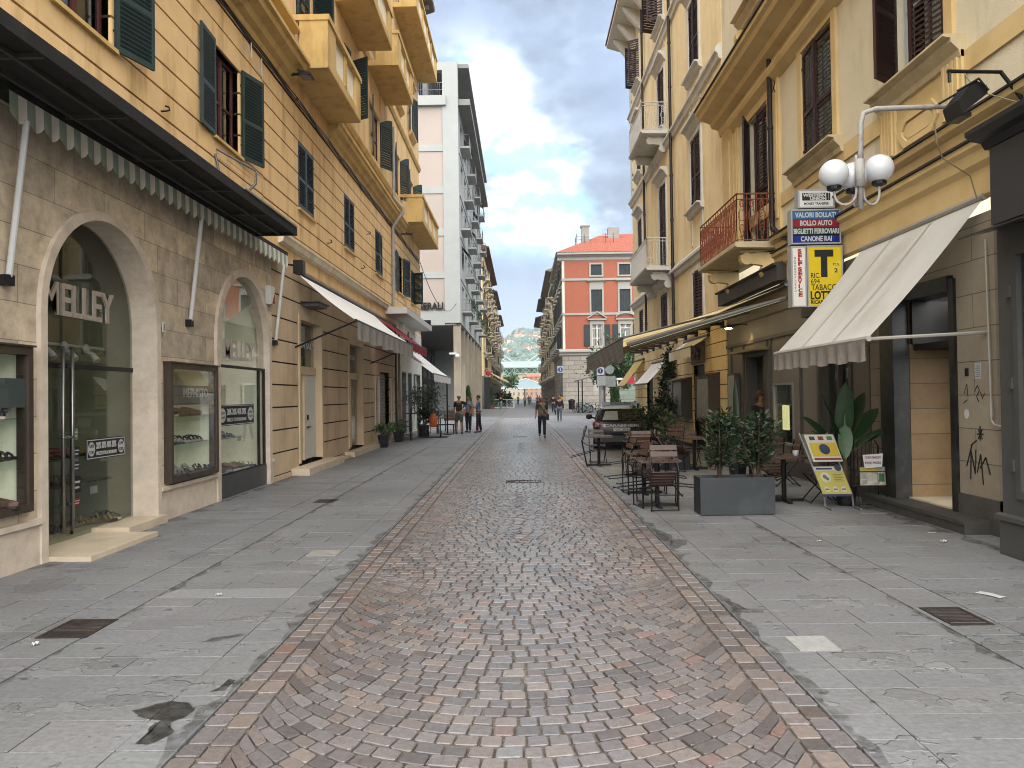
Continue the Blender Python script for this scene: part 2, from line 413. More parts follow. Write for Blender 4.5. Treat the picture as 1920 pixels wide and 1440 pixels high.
def pieces(quads, gap, bev, zt, chamf=.22, hole=.03):
    """quads (n,4,2) ccw -> eight-sided stones with a bevelled top"""
    n = len(quads); q = np.array(quads)
    c = q.mean(1, keepdims=True)
    d = q-c; ln = np.linalg.norm(d, axis=2, keepdims=True)+1e-6
    q = c+d*(1-np.minimum(gap/ln, .3))
    nx = np.roll(q, -1, 1); pv = np.roll(q, 1, 1)
    e = np.stack([q+(pv-q)*chamf*.5, q+(nx-q)*chamf*.5], 2).reshape(n, 8, 2)
    d8 = e-c; l8 = np.linalg.norm(d8, axis=2, keepdims=True)+1e-6
    top = c+d8*(1-np.minimum(bev/l8, .35))
    V = np.zeros((n, 24, 3))
    V[:, :8, :2] = top; V[:, 8:16, :2] = e; V[:, 16:, :2] = e
    V[:, :8, 2] = zt[:, None] if zt.ndim == 1 else zt
    V[:, 8:16, 2] = V[:, :8, 2]-bev*.75
    V[:, 16:, 2] = -hole
    return V
F_STONE = [[0, 1, 2, 3, 4, 5, 6, 7]]+[[8+i, 8+(i+1) % 8, (i+1) % 8, i] for i in range(8)]+[[16+i, 16+(i+1) % 8, 8+(i+1) % 8, 8+i] for i in range(8)]

XA, XB = -1.74, 1.64            # edges of the setts
XW, XE = -5.6, 6.2
# base sheet to the horizon
g = MB(); g.poly([(-3000, -60, -.035), (3000, -60, -.035), (3000, 6000, -.035), (-3000, 6000, -.035)])
gm = mat('grout', '#80766a', .9, .25, 9, .5, 120, stain='#c2b8a6', stain_amt=.85, stain_scale=1.6)
ground = g.build('ground', mat('ground_far', '#8a8a86', .85, .15, .5, 0)); tag(ground, None, None, None, 'structure')
g = MB(); g.poly([(XA, -2, -.017), (XB, -2, -.017), (XB, 64, -.017), (XA, 64, -.017)])
tag(g.build('road_bedding', gm), None, None, None, 'structure')

# setts of the road, laid in arcs
D = .119
def wnd(y, a, b, s=1.0): return 1/(1+math.exp(-(y-a)/s*4))*1/(1+math.exp((y-b)/s*4))
def sag(x, Y):
    x = x+.05
    t = min(abs(x), 1.45)
    one = 1.60-math.sqrt(max(.05, 1.60**2-t*t)); two = .42*((t-.78)/.78)**2
    w1 = wnd(Y, -9, 7.0, .9)+wnd(Y, 14.5, 21, 1)+wnd(Y, 29, 36, 1); w2 = wnd(Y, 8.6, 13.6, .8)+wnd(Y, 22.5, 28, 1)+wnd(Y, 38, 46, 1)
    return (w1*one*.9+w2*two)
quads = []; cols = []
pal = [lin(h) for h in ('#7a6862', '#80716b', '#6d6563', '#82726b', '#877367', '#756b69', '#7b7371', '#675d5a', '#8a7668', '#7f7473', '#72615a')]
pal += [lin('#93705f'), lin('#8c6656'), lin('#7d7b7b')]
pw = np.array([1.4, 1.4, 1.2, 1.3, 1.0, 1.2, .8, .9, .7, .9, .7, .3, .22, .3]); pw /= pw.sum()
k = 10
def row(kk, x): return kk*D+sag(x, kk*D)
while k*D < 60:
    xl, xr = XA+.27, XB-.27
    x = xl+random.uniform(0, .02) if k % 2 else xl
    xs = [xl]
    x = xl-(0 if k % 2 else .06)
    while True:
        x += random.uniform(.10, .158)
        if x > xr-.06: break
        xs.append(x+random.uniform(-.008, .008))
    xs.append(xr)
    far = k*D > 34
    j1 = .006
    def nx(x):
        if x <= xl or x >= xr: return x
        q = (sag(x+.01, k*D)-sag(x-.01, k*D))/.02
        return min(max(x-.8*q*D/(1+q*q), xl+.02), xr-.02)
    for a, b in zip(xs, xs[1:]):
        a2, b2 = nx(a), nx(b)
        if b2-a2 < .03: continue
        qa = [(p+random.uniform(-j1, j1)*.7, y+random.uniform(-j1, j1)) for p, y in ((a, row(k, a)), (b, row(k, b)), (b2, row(k+1, b2)), (a2, row(k+1, a2)))]
        qa = [(min(max(p[0], xl), xr), p[1]) for p in qa]
        quads.append(qa)
    k += 1
for side in (-1, 1):
    for rr in range(2):
        y = 1.4+.05*rr
        while y < 60:
            l = random.uniform(.13, .21)
            a = (XA+rr*.132 if side < 0 else XB-.264+rr*.132)
            quads.append([(a+random.uniform(-.005, .005), y), (a+.132+random.uniform(-.005, .005), y), (a+.132+random.uniform(-.005, .005), y+l), (a+random.uniform(-.005, .005), y+l)])
            y += l
nq = len(quads)
ci = rng.choice(len(pal), nq, p=pw); cl = np.array(pal)[ci]*rng.uniform(.86, 1.13, (nq, 1))
cl *= .68
# the outer setts keep more of their red, the trodden middle is greyer
qx = np.array([q[0][0] for q in quads]); red = np.clip((np.abs(qx+.05)-.75)/1.3, 0, .5)[:, None]
grey_ = cl.mean(1, keepdims=True)*np.array([[1.0, .99, 1.0]])
cl = cl*(.46+.24*red)+grey_*(.54-.24*red)
zt = rng.normal(0, .0016, (nq, 1))+rng.normal(0, .0006, (nq, 8))
road = np_mesh('road', pieces(quads, .0082, .0055, zt, .20), F_STONE, cl, vmat('porphyry', .30, .55, 60, spec=.55), 24)
tag(road, None, None, None, 'structure')

# pavement slabs of grey sandstone, courses running across the street
def slabs(name, x0, x1, seed, lines):
    r = random.Random(seed); qs = []
    y = 1.0
    while y < 64:
        dy = r.choice([.27, .30, .33, .36]); 
        for a, b, straight in lines:
            x = a
            if straight:
                if int(y*10) % 3 == 0 or True: qs.append([(a, y), (b, y), (b, y+dy), (a, y+dy)])
                continue
            first = True
            while x < b-.01:
                l = r.uniform(.55, 1.5)
                if first: l *= r.uniform(.4, 1); first = False
                e = min(b, x+l)
                if b-e < .3: e = b
                j = r.uniform(-.004, .004)
                qs.append([(x, y+j), (e, y+j), (e, y+dy+j), (x, y+dy+j)]); x = e
        y += dy
    n = len(qs); rg = np.random.default_rng(seed)
    base = np.array(lin('#6b6b6b'))
    c_ = base[None, :]*rg.normal(1, .028, (n, 1))*np.array([[1, 1, 1]])+rg.normal(0, .0015, (n, 3))
    for i in rg.choice(n, max(3, n//160), replace=False): c_[i] *= 1.28
    z_ = rg.normal(0, .0012, (n, 1))+np.repeat(rg.normal(0, .0008, (n, 4)), 2, axis=1)
    V = pieces(qs, .0036, .003, z_, .04)
    o = np_mesh(name, V, F_STONE, np.clip(c_, .02, .9), MATS.get('sandstone') or vmat('sandstone', .58, .9, 60, flake=True, spec=.42), 24)
    tag(o, None, None, None, 'structure')
slabs('pavement_left', XW, XA, 3, [(XW, -3.724, 0), (-3.716, -3.287, 1), (-3.280, XA-.32, 0), (XA-.32, XA-.006, 1)])
slabs('pavement_right', XB, XE, 5, [(XB+.006, XB+.32, 1), (XB+.32, 3.12, 0), (3.127, 3.545, 1), (3.552, XE, 0)])
g = MB(); g.poly([(XW, -2, -.02), (XA, -2, -.02), (XA, 64, -.02), (XW, 64, -.02)]); g.poly([(XB, -2, -.02), (XE, -2, -.02), (XE, 64, -.02), (XB, 64, -.02)])
tag(g.build('pavement_bedding', mat('joint_dirt', '#4a4844', .95, .2, 8, .3)), None, None, None, 'structure')
# the far street and the square it crosses
g = MB(); g.poly([(-70, 36, -.026), (XW, 36, -.026), (XW, 64.2, -.026), (-70, 64.2, -.026)]); g.poly([(XE, 36, -.026), (80, 36, -.026), (80, 100, -.026), (XE, 100, -.026)])
g.poly([(-70, 64, -.016), (XA, 64, -.016), (XA, 420, -.016), (-70, 420, -.016)]); g.poly([(XB, 64, -.016), (80, 64, -.016), (80, 420, -.016), (XB, 420, -.016)])
tag(g.build('pavement_far', brickmat('far_slabs', '#8f908d', '#858683', '#6b6a66', 1.1, .32, .008, .6, 'XY', .15, var=.12)), None, None, None, 'structure')
g = MB(); g.poly([(XA, 60, -.012), (XB, 60, -.012), (XB, 420, -.012), (XA, 420, -.012)])
tag(g.build('road_far', brickmat('far_setts', '#86807f', '#77716f', '#5b5652', .13, .13, .012, .48, 'XY', .3, var=.1)), None, None, None, 'structure')

# gratings
iron = mat('rusty_iron', '#4a4039', .7, .25, 14, .4, 90, metal=.35, stain='#6b4a36', stain_amt=.6, stain_scale=9)
dark = mat('void', (.012, .012, .012), .9, 0, 1, 0)
def grating(name, x0, y0, x1, y1, nb, along, label):
    t = thing(name, label, 'drain grate', ((x0+x1)/2, (y0+y1)/2, 0))
    f = MB()
    f.box(x0, y0, -.01, x1, y0+.025, .007); f.box(x0, y1-.025, -.01, x1, y1, .007); f.box(x0, y0+.025, -.01, x0+.025, y1-.025, .007); f.box(x1-.025, y0+.025, -.01, x1, y1-.025, .007)
    f.build('frame', iron, t)
    b = MB()
    for i in range(nb):
        if along == 'x':
            y = y0+.03+(y1-y0-.06)*(i+.5)/nb; b.box(x0+.025, y-.0075, -.012, x1-.025, y+.0075, .005)
        else:
            x = x0+.03+(x1-x0-.06)*(i+.5)/nb; b.box(x-.0075, y0+.025, -.012, x+.0075, y1-.025, .005)
    b.build('bars', iron, t)
    p = MB(); p.box(x0+.02, y0+.02, -.011, x1-.02, y1-.02, .0032-.004); p.build('pit', dark, t)
grating('drain_grate', -3.63, 5.6, -3.25, 6.06, 11, 'x', 'rusty iron drain grate set into the pavement before the arched shop door')
grating('drain_grate', 3.17, 5.68, 3.49, 6.15, 11, 'x', 'rusty iron drain grate in the pavement nearest the white sheet of paper')
grating('road_grate', -.33, 15.25, .38, 15.7, 12, 'y', 'dark grating in the middle of the sett road')
b = MB(); b.box(-.36, 32.0, -.01, .22, 32.45, .006); tag(b.build('road_cover', iron), 'flat iron cover in the road ahead of the walking man', 'manhole cover')
b = MB(); b.box(-3.52, 12.7, -.01, -3.18, 13.1, .006); tag(b.build('pavement_cover', iron), 'small iron cover in the pavement by the second arch', 'manhole cover')
# scraps of litter
paper = mat('paper', '#e8e8e6', .8, .04, 6, 0)
def scrap(x, y, a, sz, label):
    b = MB(); n = 4; P = []
    for i in range(n+1):
        for j in range(n+1):
            P.append(((i/n-.5)*sz[0], (j/n-.5)*sz[1], .007+.010*sz[2]*math.sin(i*1.7+j*2.3)**2))
    ca, sa = math.cos(a), math.sin(a)
    P = [(x+p[0]*ca-p[1]*sa, y+p[0]*sa+p[1]*ca, p[2]) for p in P]
    b.add(P, [(i*(n+1)+j, (i+1)*(n+1)+j, (i+1)*(n+1)+j+1, i*(n+1)+j+1) for i in range(n) for j in range(n)])
    tag(b.build('paper_scrap', paper, None, loc=(x, y, 0)), label, 'litter')
scrap(3.96, 6.5, .5, (.09, .21, .4), 'white paper sheet lying on the grey pavement near the right drain')
scrap(4.83, 8.78, .3, (.07, .05, 2.2), 'crumpled white scrap on the pavement before the marble step')
scrap(5.0, 9.35, 1.3, (.03, .09, .5), 'thin white strip of paper by the stone step')
scrap(-3.52, 5.44, 1.1, (.05, .035, 2), 'small white crumb of paper beside the left drain grate')
scrap(-2.72, 6.75, .2, (.05, .03, 2), 'tiny white scrap on the left pavement joint')
scrap(3.45, 8.9, .2, (.06, .03, 1), 'tiny white scrap halfway to the grey planter')
# a few pale replacement slabs and damp patches
def patch(name, pts, z, m_, label):
    b = MB(); b.poly([(x, y, z) for x, y in pts]); tag(b.build(name, m_, None, loc=(pts[0][0], pts[0][1], 0)), label, 'patch')
def slab_block(name, x0, y0, x1, y1, col, label):
    b = MB(); b.box(x0, y0, -.02, x1, y1, .0045); tag(b.build(name, mat(name+col, col, .7, .15, 8, .4, 60)), None, None, None, 'structure')
slab_block('pavement_pale_slab', 1.86, 5.16, 2.14, 5.47, '#c2c1bc', '')
slab_block('pavement_pale_patch', -2.42, 8.42, -2.08, 8.72, '#b9b3a8', '')
# ================================================================== shared building pieces
ochre = mat('ochre_stucco', '#d3b17f', .88, .09, 1.6, .2, 70, stain='#97743f', stain_amt=.8, stain_scale=2.0, streak=.18)
ochre_lt = mat('ochre_trim', '#c8a86c', .85, .08, 2, .15, 60, stain='#8a6a3a', stain_amt=.65, stain_scale=2.2, streak=.3)
brown_ru = mat('brown_stucco', '#bda789', .85, .10, 1.4, .2, 60, stain='#8a7254', stain_amt=.55, stain_scale=1.1, streak=.3)
groove = mat('groove', '#3f3326', .95, .2, 5, 0)
green_p = mat('green_shutter_paint', '#2f4444', .5, .15, 6, .1, 40, spec=.4)
brown_p = mat('brown_shutter_paint', '#43241f', .55, .2, 6, .1, 40, spec=.35)
redbrown = mat('red_brown_frame', '#6e3029', .55, .2, 8, .1, 50)
white_p = mat('white_paint', '#e4e4df', .5, .06, 4, .05, 40)
grey_dk = mat('dark_metal', '#26282a', .45, .2, 6, .05, 60, metal=.3)
grey_md = mat('grey_metal', '#75777a', .45, .15, 6, .05, 60, metal=.5)
steel = mat('brushed_steel', '#b5b5b2', .28, .1, 8, .04, 80, metal=.9)
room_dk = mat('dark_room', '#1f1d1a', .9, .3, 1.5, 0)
curtain = mat('curtain', '#b9b3a3', .9, .12, 12, .2, 20)
travert = mat('pale_stone_trim', '#d2c3b0', .7, .12, 6, .25, 50, stain='#a08f78', stain_amt=.5, stain_scale=2.2)
marble_st = mat('marble_sill', '#dccbb0', .45, .12, 3, .1, 50, stain='#a08c6c', stain_amt=.4, stain_scale=2)
win_gl = glass('window_glass', (.30, .33, .33), .03, 1.3)
shop_gl = glass('shop_glass', (.96, .97, .96), .01, 1.0)
door_gl = glass('door_glass', (.84, .87, .84), .012, 1.0)

def shutter(F, parent, uh, n0, z0, z1, wid, dirn, ang, m_, slat=.058, label=None, arch=0):
    """one louvred leaf hinged at u = uh; dirn +1 when it would close towards greater u; ang 0 closed, 180 flat on the wall"""
    b = F.mb(); a = R(ang); cu, su = math.cos(a)*dirn, math.sin(a)
    base = b.tf
    def tf(wd, t, z): return base(uh+wd*cu-t*su*dirn*1.0, n0+wd*su+t*math.cos(a), z)
    b.tf = tf
    T = .04; s = .06; mid = z0+(z1-z0)*.42
    b.box(0, 0, z0, s, T, z1); b.box(wid-s, 0, z0, wid, T, z1)
    for q in (z0, mid, z1-.075): b.box(s, .002, q, wid-s, T-.002, q+.075)
    for lo, hi in ((z0+.075, mid), (mid+.075, z1-.075)):
        n = max(3, int((hi-lo)/slat)); st = (hi-lo)/n
        for i in range(n):
            z = lo+st*i
            P = [(s, .004, z+st*.75), (wid-s, .004, z+st*.75), (wid-s, T-.004, z+st*.12), (s, T-.004, z+st*.12),
                 (s, .004, z+st*.75+.010), (wid-s, .004, z+st*.75+.010), (wid-s, T-.004, z+st*.12+.010), (s, T-.004, z+st*.12+.010)]
            b.add(P, [(3, 2, 1, 0), (4, 5, 6, 7), (0, 1, 5, 4), (1, 2, 6, 5), (2, 3, 7, 6), (3, 0, 4, 7)])
    if arch:
        pts = [(0, z1)]+[(wid*t, z1+arch*math.sin(PI/2*(1-t if arch < 0 else t))) for t in (0, .25, .5, .75, 1)]+[(wid, z1)]
        b.prism(pts[::-1] if False else [(p[0], p[1]) for p in pts], 1, 0, T)
    for q in (z0+.25, z1-.3): b.box(-.015, T, q, .05, T+.014, q+.03)
    return b.build('shutter', m_, parent, label=label)
def window(F, root, u0, u1, z0, z1, n, frame_m=None, cur=True, mull=2, label=None, rail=.45):
    """casement set back at depth n: frame mesh + pane + (curtain)"""
    f = F.mb(); t = .06
    f.box(u0, n, z0, u0+t, n+.05, z1); f.box(u1-t, n, z0, u1, n+.05, z1); f.box(u0+t, n, z0, u1-t, n+.05, z0+t); f.box(u0+t, n, z1-t, u1-t, n+.05, z1)
    if mull == 2: f.box((u0+u1)/2-.045, n+.003, z0+t, (u0+u1)/2+.045, n+.058, z1-t)
    if rail: f.box(u0+t, n+.006, z0+(z1-z0)*rail, u1-t, n+.045, z0+(z1-z0)*rail+.04)
    o = f.build('window', frame_m or white_p, root, label=label)
    p = F.mb(); p.box(u0+t*.5, n+.018, z0+t*.5, u1-t*.5, n+.026, z1-t*.5); p.build('pane', win_gl, o)
    if cur:
        c = F.mb(); k = 22
        for a, b_ in ((u0+t, u0+(u1-u0)*.40), (u0+(u1-u0)*.62, u1-t)):
            pts = [(a+(b_-a)*i/k, n-.08+.018*math.sin(i*1.9)) for i in range(k+1)]
            c.add([(x, y, z0) for x, y in pts]+[(x, y, z1) for x, y in pts], [(i, i+1, k+2+i, k+1+i) for i in range(k)])
        c.build('curtain', curtain, o)
    return o
def bench(F, root, u0, u1, prof, m_, name='cornice', label=None):
    """profile (n,z) run along the wall"""
    b = F.mb(); b.prism(prof, 0, u0, u1); return b.build(name, m_, root, label=label)
def baluster_rail(F, root, pts, z0, z1, m_, r=.009, gap=.11, name='railing', label=None, scroll=False, mid=True, top=.018):
    """iron railing through plan points (u,n)"""
    b = F.mb(); k = 5
    for (a, b0), (c, d) in zip(pts, pts[1:]):
        L = math.hypot(c-a, d-b0); n = max(1, int(L/gap))
        b.tube([(a, b0, z1), (c, d, z1)], top, 6); b.tube([(a, b0, z0+.04), (c, d, z0+.04)], r*1.3, 6)
        if mid: b.tube([(a, b0, z1-.12), (c, d, z1-.12)], r*1.2, 6)
        for i in range(n+1):
            t = i/n; u, q = a+(c-a)*t, b0+(d-b0)*t
            b.tube([(u, q, z0), (u, q, z1)], r, 4, cap=False)
        if scroll:
            du, dn = (c-a)/L, (d-b0)/L; H = z1-z0
            for i in range(n):
                t0 = (i+.5)/n*L
                for zz, rr in ((z0+H*.28, .07), (z0+H*.55, .10), (z0+H*.80, .06)):
                    P = [(a+du*(t0+rr*.8*math.cos(w_)), b0+dn*(t0+rr*.8*math.cos(w_)), zz+rr*1.25*math.sin(w_)) for w_ in [2*PI*j/10 for j in range(11)]]
                    b.tube(P, r*.85, 4, cap=False)
                for sgn in (-1, 1):
                    P = [(a+du*(t0+sgn*.055*math.sin(q_*PI)), b0+dn*(t0+sgn*.055*math.sin(q_*PI)), z0+.05+H*.85*q_) for q_ in [j/8 for j in range(9)]]
                    b.tube(P, r*.85, 4, cap=False)
    return b.build(name, m_, root, label=label)
def scroll_bracket(F, root, u, z, depth, h, m_, wid=.16):
    b = F.mb(); pts = [(0, z)]
    for i in range(15):
        t = i/14; pts.append((depth*(1-t)+.02, z-h*(.18+.30*t+.24*math.sin(t*PI*1.6)*(1-t)+.42*t*t)))
    pts.append((0, z-h*1.0))
    b.prism(pts, 0, u-wid/2, u+wid/2)
    b.tube([(u-wid/2-.015, depth*.82, z-h*.30), (u+wid/2+.015, depth*.82, z-h*.30)], h*.22, 12)
    b.tube([(u-wid/2-.015, depth*.20, z-h*.75), (u+wid/2+.015, depth*.20, z-h*.75)], h*.26, 12)
    b.box(u-wid/2, 0, z-.05, u+wid/2, depth, z-.002)
    return b.build('bracket', m_, root)
def pipe(F, root, pts, r, m_, name='downpipe', rings=1.6):
    b = F.mb(); b.tube(pts, r, 10)
    for (a, c) in zip(pts, pts[1:]):
        L = Vector(c)-Vector(a)
        if L.length > rings and abs(L.z) > .8*L.length:
            for i in range(1, int(L.length/rings)+1):
                q = Vector(a)+L*(i*rings/L.length)
                if (q-Vector(c)).length > .1: b.tube([q+Vector((0, 0, -.03)), q+Vector((0, 0, .03))], r*1.25, 10)
    return b.build(name, m_, root, smooth=False)

# ================================================================== left: ochre house
L = Fac('L', -5.25); XL = -5.25
oh = thing('ochre_house', 'long ochre house with green shutters and a striped awning over stone-clad shop front', 'building', (-5.25, 16, 0))
clad = mat('clad_stone_dummy', '#8f8371', .8, 0, 1, 0)
cladm = brickmat('slate_cladding', '#c6b598', '#9a8e7d', '#766c5f', 1.02, .40, .005, .68, 'YZ', .35, .37, .42)
UE = 39.85
# --- stone-clad shop front
A1, A2 = 9.515, 14.33
b = L.mb()
ops = [(A1-1.26, A1+1.26, -.1, 2.76+1.26), (A2-1.28, A2+1.28, -.1, 2.80+1.28), (5.62, 7.9, .66, 2.28), (11.08, 12.78, .58, 2.26)]
wall_cells(b, 2.0, 15.92, -.06, 4.86, -.22, 0, ops)
spandrel(b, A1, 2.76, 1.26, 2.76+1.26, -.22, 0); spandrel(b, A2, 2.80, 1.28, 2.80+1.28, -.22, 0)
b.build('stone_cladding', cladm, oh)
b = L.mb(); arch_ring(b, A1, 2.76, 1.255, 1.37, -.34, .055, -.04); b.build('arch_surround', travert, oh); b = L.mb()
arch_ring(b, A2, 2.80, 1.275, 1.42, -.16, .055, -.04)
b.build('arch_surround', travert, oh)
b = L.mb()
for a, c in ((2, A1-1.375), (A1+1.375, A2-1.425), (A2+1.425, 15.92)):
    b = L.mb(); b.box(a, .0, -.05, c, .028, .44); b.box(a, .0, .44, c, .07, .50); b.build('plinth', travert, oh)
b = L.mb(); b.box(A1-1.25, -.36, -.05, A1+.28, .52, .055); b.box(A1+.29, -.36, -.05, A1+1.36, .14, .11); b.build('doorstep', marble_st, oh)
b = L.mb(); b.box(A2-1.27, -.10, -.05, A2+1.27, -.02, .40); b.build('door_base', grey_md, oh)
# interiors
inter = mat('shop_wall', '#8f8c74', .9, .1, 2, 0); interl = mat('showcase_lining', '#efecd4', .85, .06, 3, 0)
b = L.mb()
b.box(7.9, -2.6, -.05, 11.1, -2.5, 4.3); b.box(7.9, -2.5, -.05, 8.0, -.36, 4.3); b.box(10.95, -2.5, -.05, 11.05, -.36, 4.3); b.box(7.9, -2.6, 4.3, 11.1, -.23, 4.35); b.box(8.0, -2.5, -.06, 10.95, -.36, .12)
b.build('shop_interior', inter, oh, label='dark shop interior behind the tall arched glass door')
b = L.mb()
b.box(12.9, -1.5, -.05, 15.75, -1.42, 4.3); b.box(12.9, -1.42, -.05, 13.0, -.23, 4.3); b.box(15.65, -1.42, -.05, 15.75, -.23, 4.3); b.box(12.9, -1.5, 4.3, 15.75, -.23, 4.34); b.box(13.0, -1.42, -.06, 15.65, -.18, .42)
b.build('shop_interior', interl, oh, label='pale shop interior behind the second arch')
dg = L.mb(); arch_poly(dg, A1, 2.76, 1.25, .12, -.318, -.306); gd = dg.build('arched_door', door_gl, oh)
b = L.mb(); b.box(A1-1.25, -.325, 2.16, A1+1.25, -.295, 2.22); b.box(A1-.225, -.325, .12, A1-.21, -.295, 2.16); b.build('rail', grey_dk, gd)
b = L.mb()
for u, n in ((A1-.50, -.24), (A1-.31, -.24)):
    b.tube([(u, n, .18), (u, n, 2.42)], .022, 10)
    for z in (.5, 1.32, 2.18): b.tube([(u, n, z), (u, -.306, z)], .014, 8)
b.box(A1-.52, -.26, 1.31, A1-.29, -.22, 1.335)
b.build('handle', steel, gd, smooth=True)
dg = L.mb(); arch_poly(dg, A2, 2.80, 1.27, .40, -.075, -.065); g2 = dg.build('arched_window', shop_gl, oh)
b = L.mb(); b.box(A2-1.27, -.09, 2.33, A2+1.27, -.04, 2.38); b.box(A2-1.275, -.09, .40, A2-1.23, -.04, 2.33); b.box(A2+1.23, -.09, .40, A2+1.275, -.04, 2.33); b.box(A2+.92, -.09, .43, A2+.96, -.04, 2.33); b.box(A2-1.27, -.09, .38, A2+1.27, -.03, .43)
b.build('frame', grey_dk, g2)
# framed showcases
bronze = mat('bronze_frame', '#5a4f45', .45, .15, 5, .1, 40, metal=.4)
def showcase(u0, u1, z0, z1, label):
    f = L.mb(); T = .055
    f.box(u0-.02, -.02, z0-.05, u0+T, .115, z1+.05); f.box(u1-T, -.02, z0-.05, u1+.02, .115, z1+.05)
    f.box(u0+T, -.02, z0-.05, u1-T, .115, z0+T*.6); f.box(u0+T, -.02, z1-T*.6, u1-T, .115, z1+.05); f.box(u0-.04, -.02, z1+.05, u1+.04, .14, z1+.07)
    o = f.build('showcase', bronze, oh, label=label)
    p = L.mb(); p.box(u0+T-.01, .085, z0+.02, u1-T+.01, .091, z1-.02); p.build('pane', shop_gl, o)
    i = L.mb(); i.box(u0+.01, -.62, z0-.02, u1-.01, -.6, z1); i.box(u0-.01, -.6, z0-.02, u0+.01, -.02, z1); i.box(u1-.01, -.6, z0-.02, u1+.01, -.02, z1); i.box(u0, -.6, z0-.04, u1, -.02, z0); i.box(u0, -.6, z1-.02, u1, -.02, z1)
    i.build('lining', interl, o)
    s = L.mb()
    for z in (z0+.50, z0+.92): s.box(u0+.02, -.58, z, u1-.02, .04, z+.008)
    s.build('shelf', glass('shelf_glass', (.7, .8, .76), .02, 1.5), o)
    g_ = L.mb(); g_.box(u0+.03, .06, z1-.58, u1-.03, .07, z1-.28); g_.build('header_panel', mat('grey_panel', '#6d7a7c', .5, .05, 3, 0), o)
    return o
sh1 = showcase(5.62, 7.9, .66, 2.28, 'bronze-framed showcase cut off by the edge of the picture')
sh2 = showcase(11.08, 12.78, .58, 2.26, 'bronze-framed showcase between the two arches')
# --- lettering on the glass
letter_st = mat('steel_letters', '#b9b0a4', .3, .1, 6, .05, 60, metal=.45)
letter_wh = mat('white_letters', '#e9ebea', .6, .03, 3, 0); black_p = mat('black_print', '#161616', .6, .1, 3, 0); red_p = mat('red_print', '#b3222a', .6, .05, 3, 0)
def sign_text(name, label, fac, lines, m_, plate=None, cat='sign', n=0, plate_m=None, mats=None):
    """lines: (text,u,z,size,width,bold,depth)"""
    if plate:
        t = thing(name, label, cat, fac.tf(plate[0], n, plate[2]))
        b = fac.mb(); b.box(plate[0], n-plate[4], plate[2], plate[1], n, plate[3]); b.build('plate', plate_m, t)
        b = fac.mb()
        for (s, u, z, sz, wd, bd, dp) in lines: put_text(b, fac, s, u, n+dp+.001, z, sz, ext=dp, bold=bd, width=wd)
        b.build('lettering', m_, t); return t
    b = fac.mb()
    for (s, u, z, sz, wd, bd, dp) in lines: put_text(b, fac, s, u, n+dp, z, sz, ext=dp, bold=bd, width=wd)
    o = b.build(name, m_, None, loc=fac.tf(lines[0][1], n, lines[0][2])); return tag(o, label, cat)
sign_text('shop_lettering', 'silver shop-name letters fixed across the tall arched glass door', L, [('MELLEY', 8.66, 2.80, .56, 1.52, .006, .014)], letter_st, n=-.29)
sign_text('shop_lettering', 'silver shop-name letters across the second arched window', L, [('MELLEY', 13.42, 2.50, .50, 1.5, .006, .014)], letter_st, n=-.06)
sign_text('header_lettering', 'white letters on the grey header of the showcase between the arches', L, [('MEPHISTO', 11.55, 1.80, .20, .9, .004, .002)], letter_wh, n=.071)
def sale(u0, u1, z0, z1, n, label):
    t = sign_text('sale_sticker', label, L, [('20% 30% 40% 50%', u0+.24*(u1-u0), z0+.52*(z1-z0), .30*(z1-z0)*1.35, .52*(u1-u0), .006, .001), ('PREZZI STRAORDINARI', u0+.24*(u1-u0), z0+.20*(z1-z0), .18*(z1-z0)*1.3, .52*(u1-u0), .002, .001)], letter_wh, (u0, u1, z0, z1, .004), 'sticker', n, black_p)
    b = L.mb(); e = .012
    for q in ((u0+e, z0+e, u1-e, z0+2*e), (u0+e, z1-2*e, u1-e, z1-e), (u0+e, z0+2*e, u0+2*e, z1-2*e), (u1-2*e, z0+2*e, u1-e, z1-2*e)): b.box(q[0], n+.0005, q[1], q[2], n+.002, q[3])
    for uc in (u0+.125*(u1-u0), u1-.11*(u1-u0)):
        b.prism([(uc+.085*(u1-u0)*math.cos(a), (z0+z1)/2+.34*(z1-z0)*math.sin(a)) for a in [2*PI*i/20 for i in range(20)]], 1, n+.0005, n+.002)
    b.build('border', letter_wh, t)
    b = L.mb()
    for uc in (u0+.125*(u1-u0), u1-.11*(u1-u0)):
        put_text(b, L, 'SUPER', uc-.055*(u1-u0), n+.003, (z0+z1)/2+.02, .06, ext=.001, width=.11*(u1-u0)); put_text(b, L, 'SCONTI', uc-.055*(u1-u0), n+.003, (z0+z1)/2-.06, .06, ext=.001, width=.11*(u1-u0))
    b.build('small_lettering', black_p, t)
sale(9.58, 10.52, 1.0, 1.27, -.29, 'black and white sale sticker on the tall glass door')
sale(13.16, 14.98, 1.28, 1.66, -.055, 'black and white sale sticker on the second arched window')
stk = [(9.30, 1.28, .12, .14, '#7d9a7c'), (9.29, 1.06, .16, .13, '#2b2b2e'), (9.29, .88, .16, .13, '#39393b'), (9.32, .62, .15, .2, '#1c1c1c'), (9.30, .46, .16, .09, '#a32228')]
for (u, z, ww, hh, c_), nm in zip(stk, ('green sticker beside the tall door handles', 'dark opening-hours sticker below the green one', 'grey card sticker in the door column', 'black round-cornered sticker low on the glass door', 'red sticker, lowest on the glass door')):
    t = L.mb(); t.box(u, -.303, z, u+ww, -.299, z+hh); t.box(u+.015, -.2985, z+hh*.60, u+ww-.015, -.2975, z+hh*.72, 1); t.box(u+.015, -.2985, z+hh*.25, u+ww-.03, -.2975, z+hh*.38, 1)
    tag(t.build('door_sticker', [mat('sticker'+c_, c_, .6, 0, 1, 0), letter_wh], None, loc=L.tf(u, -.3, z)), nm, 'sticker')
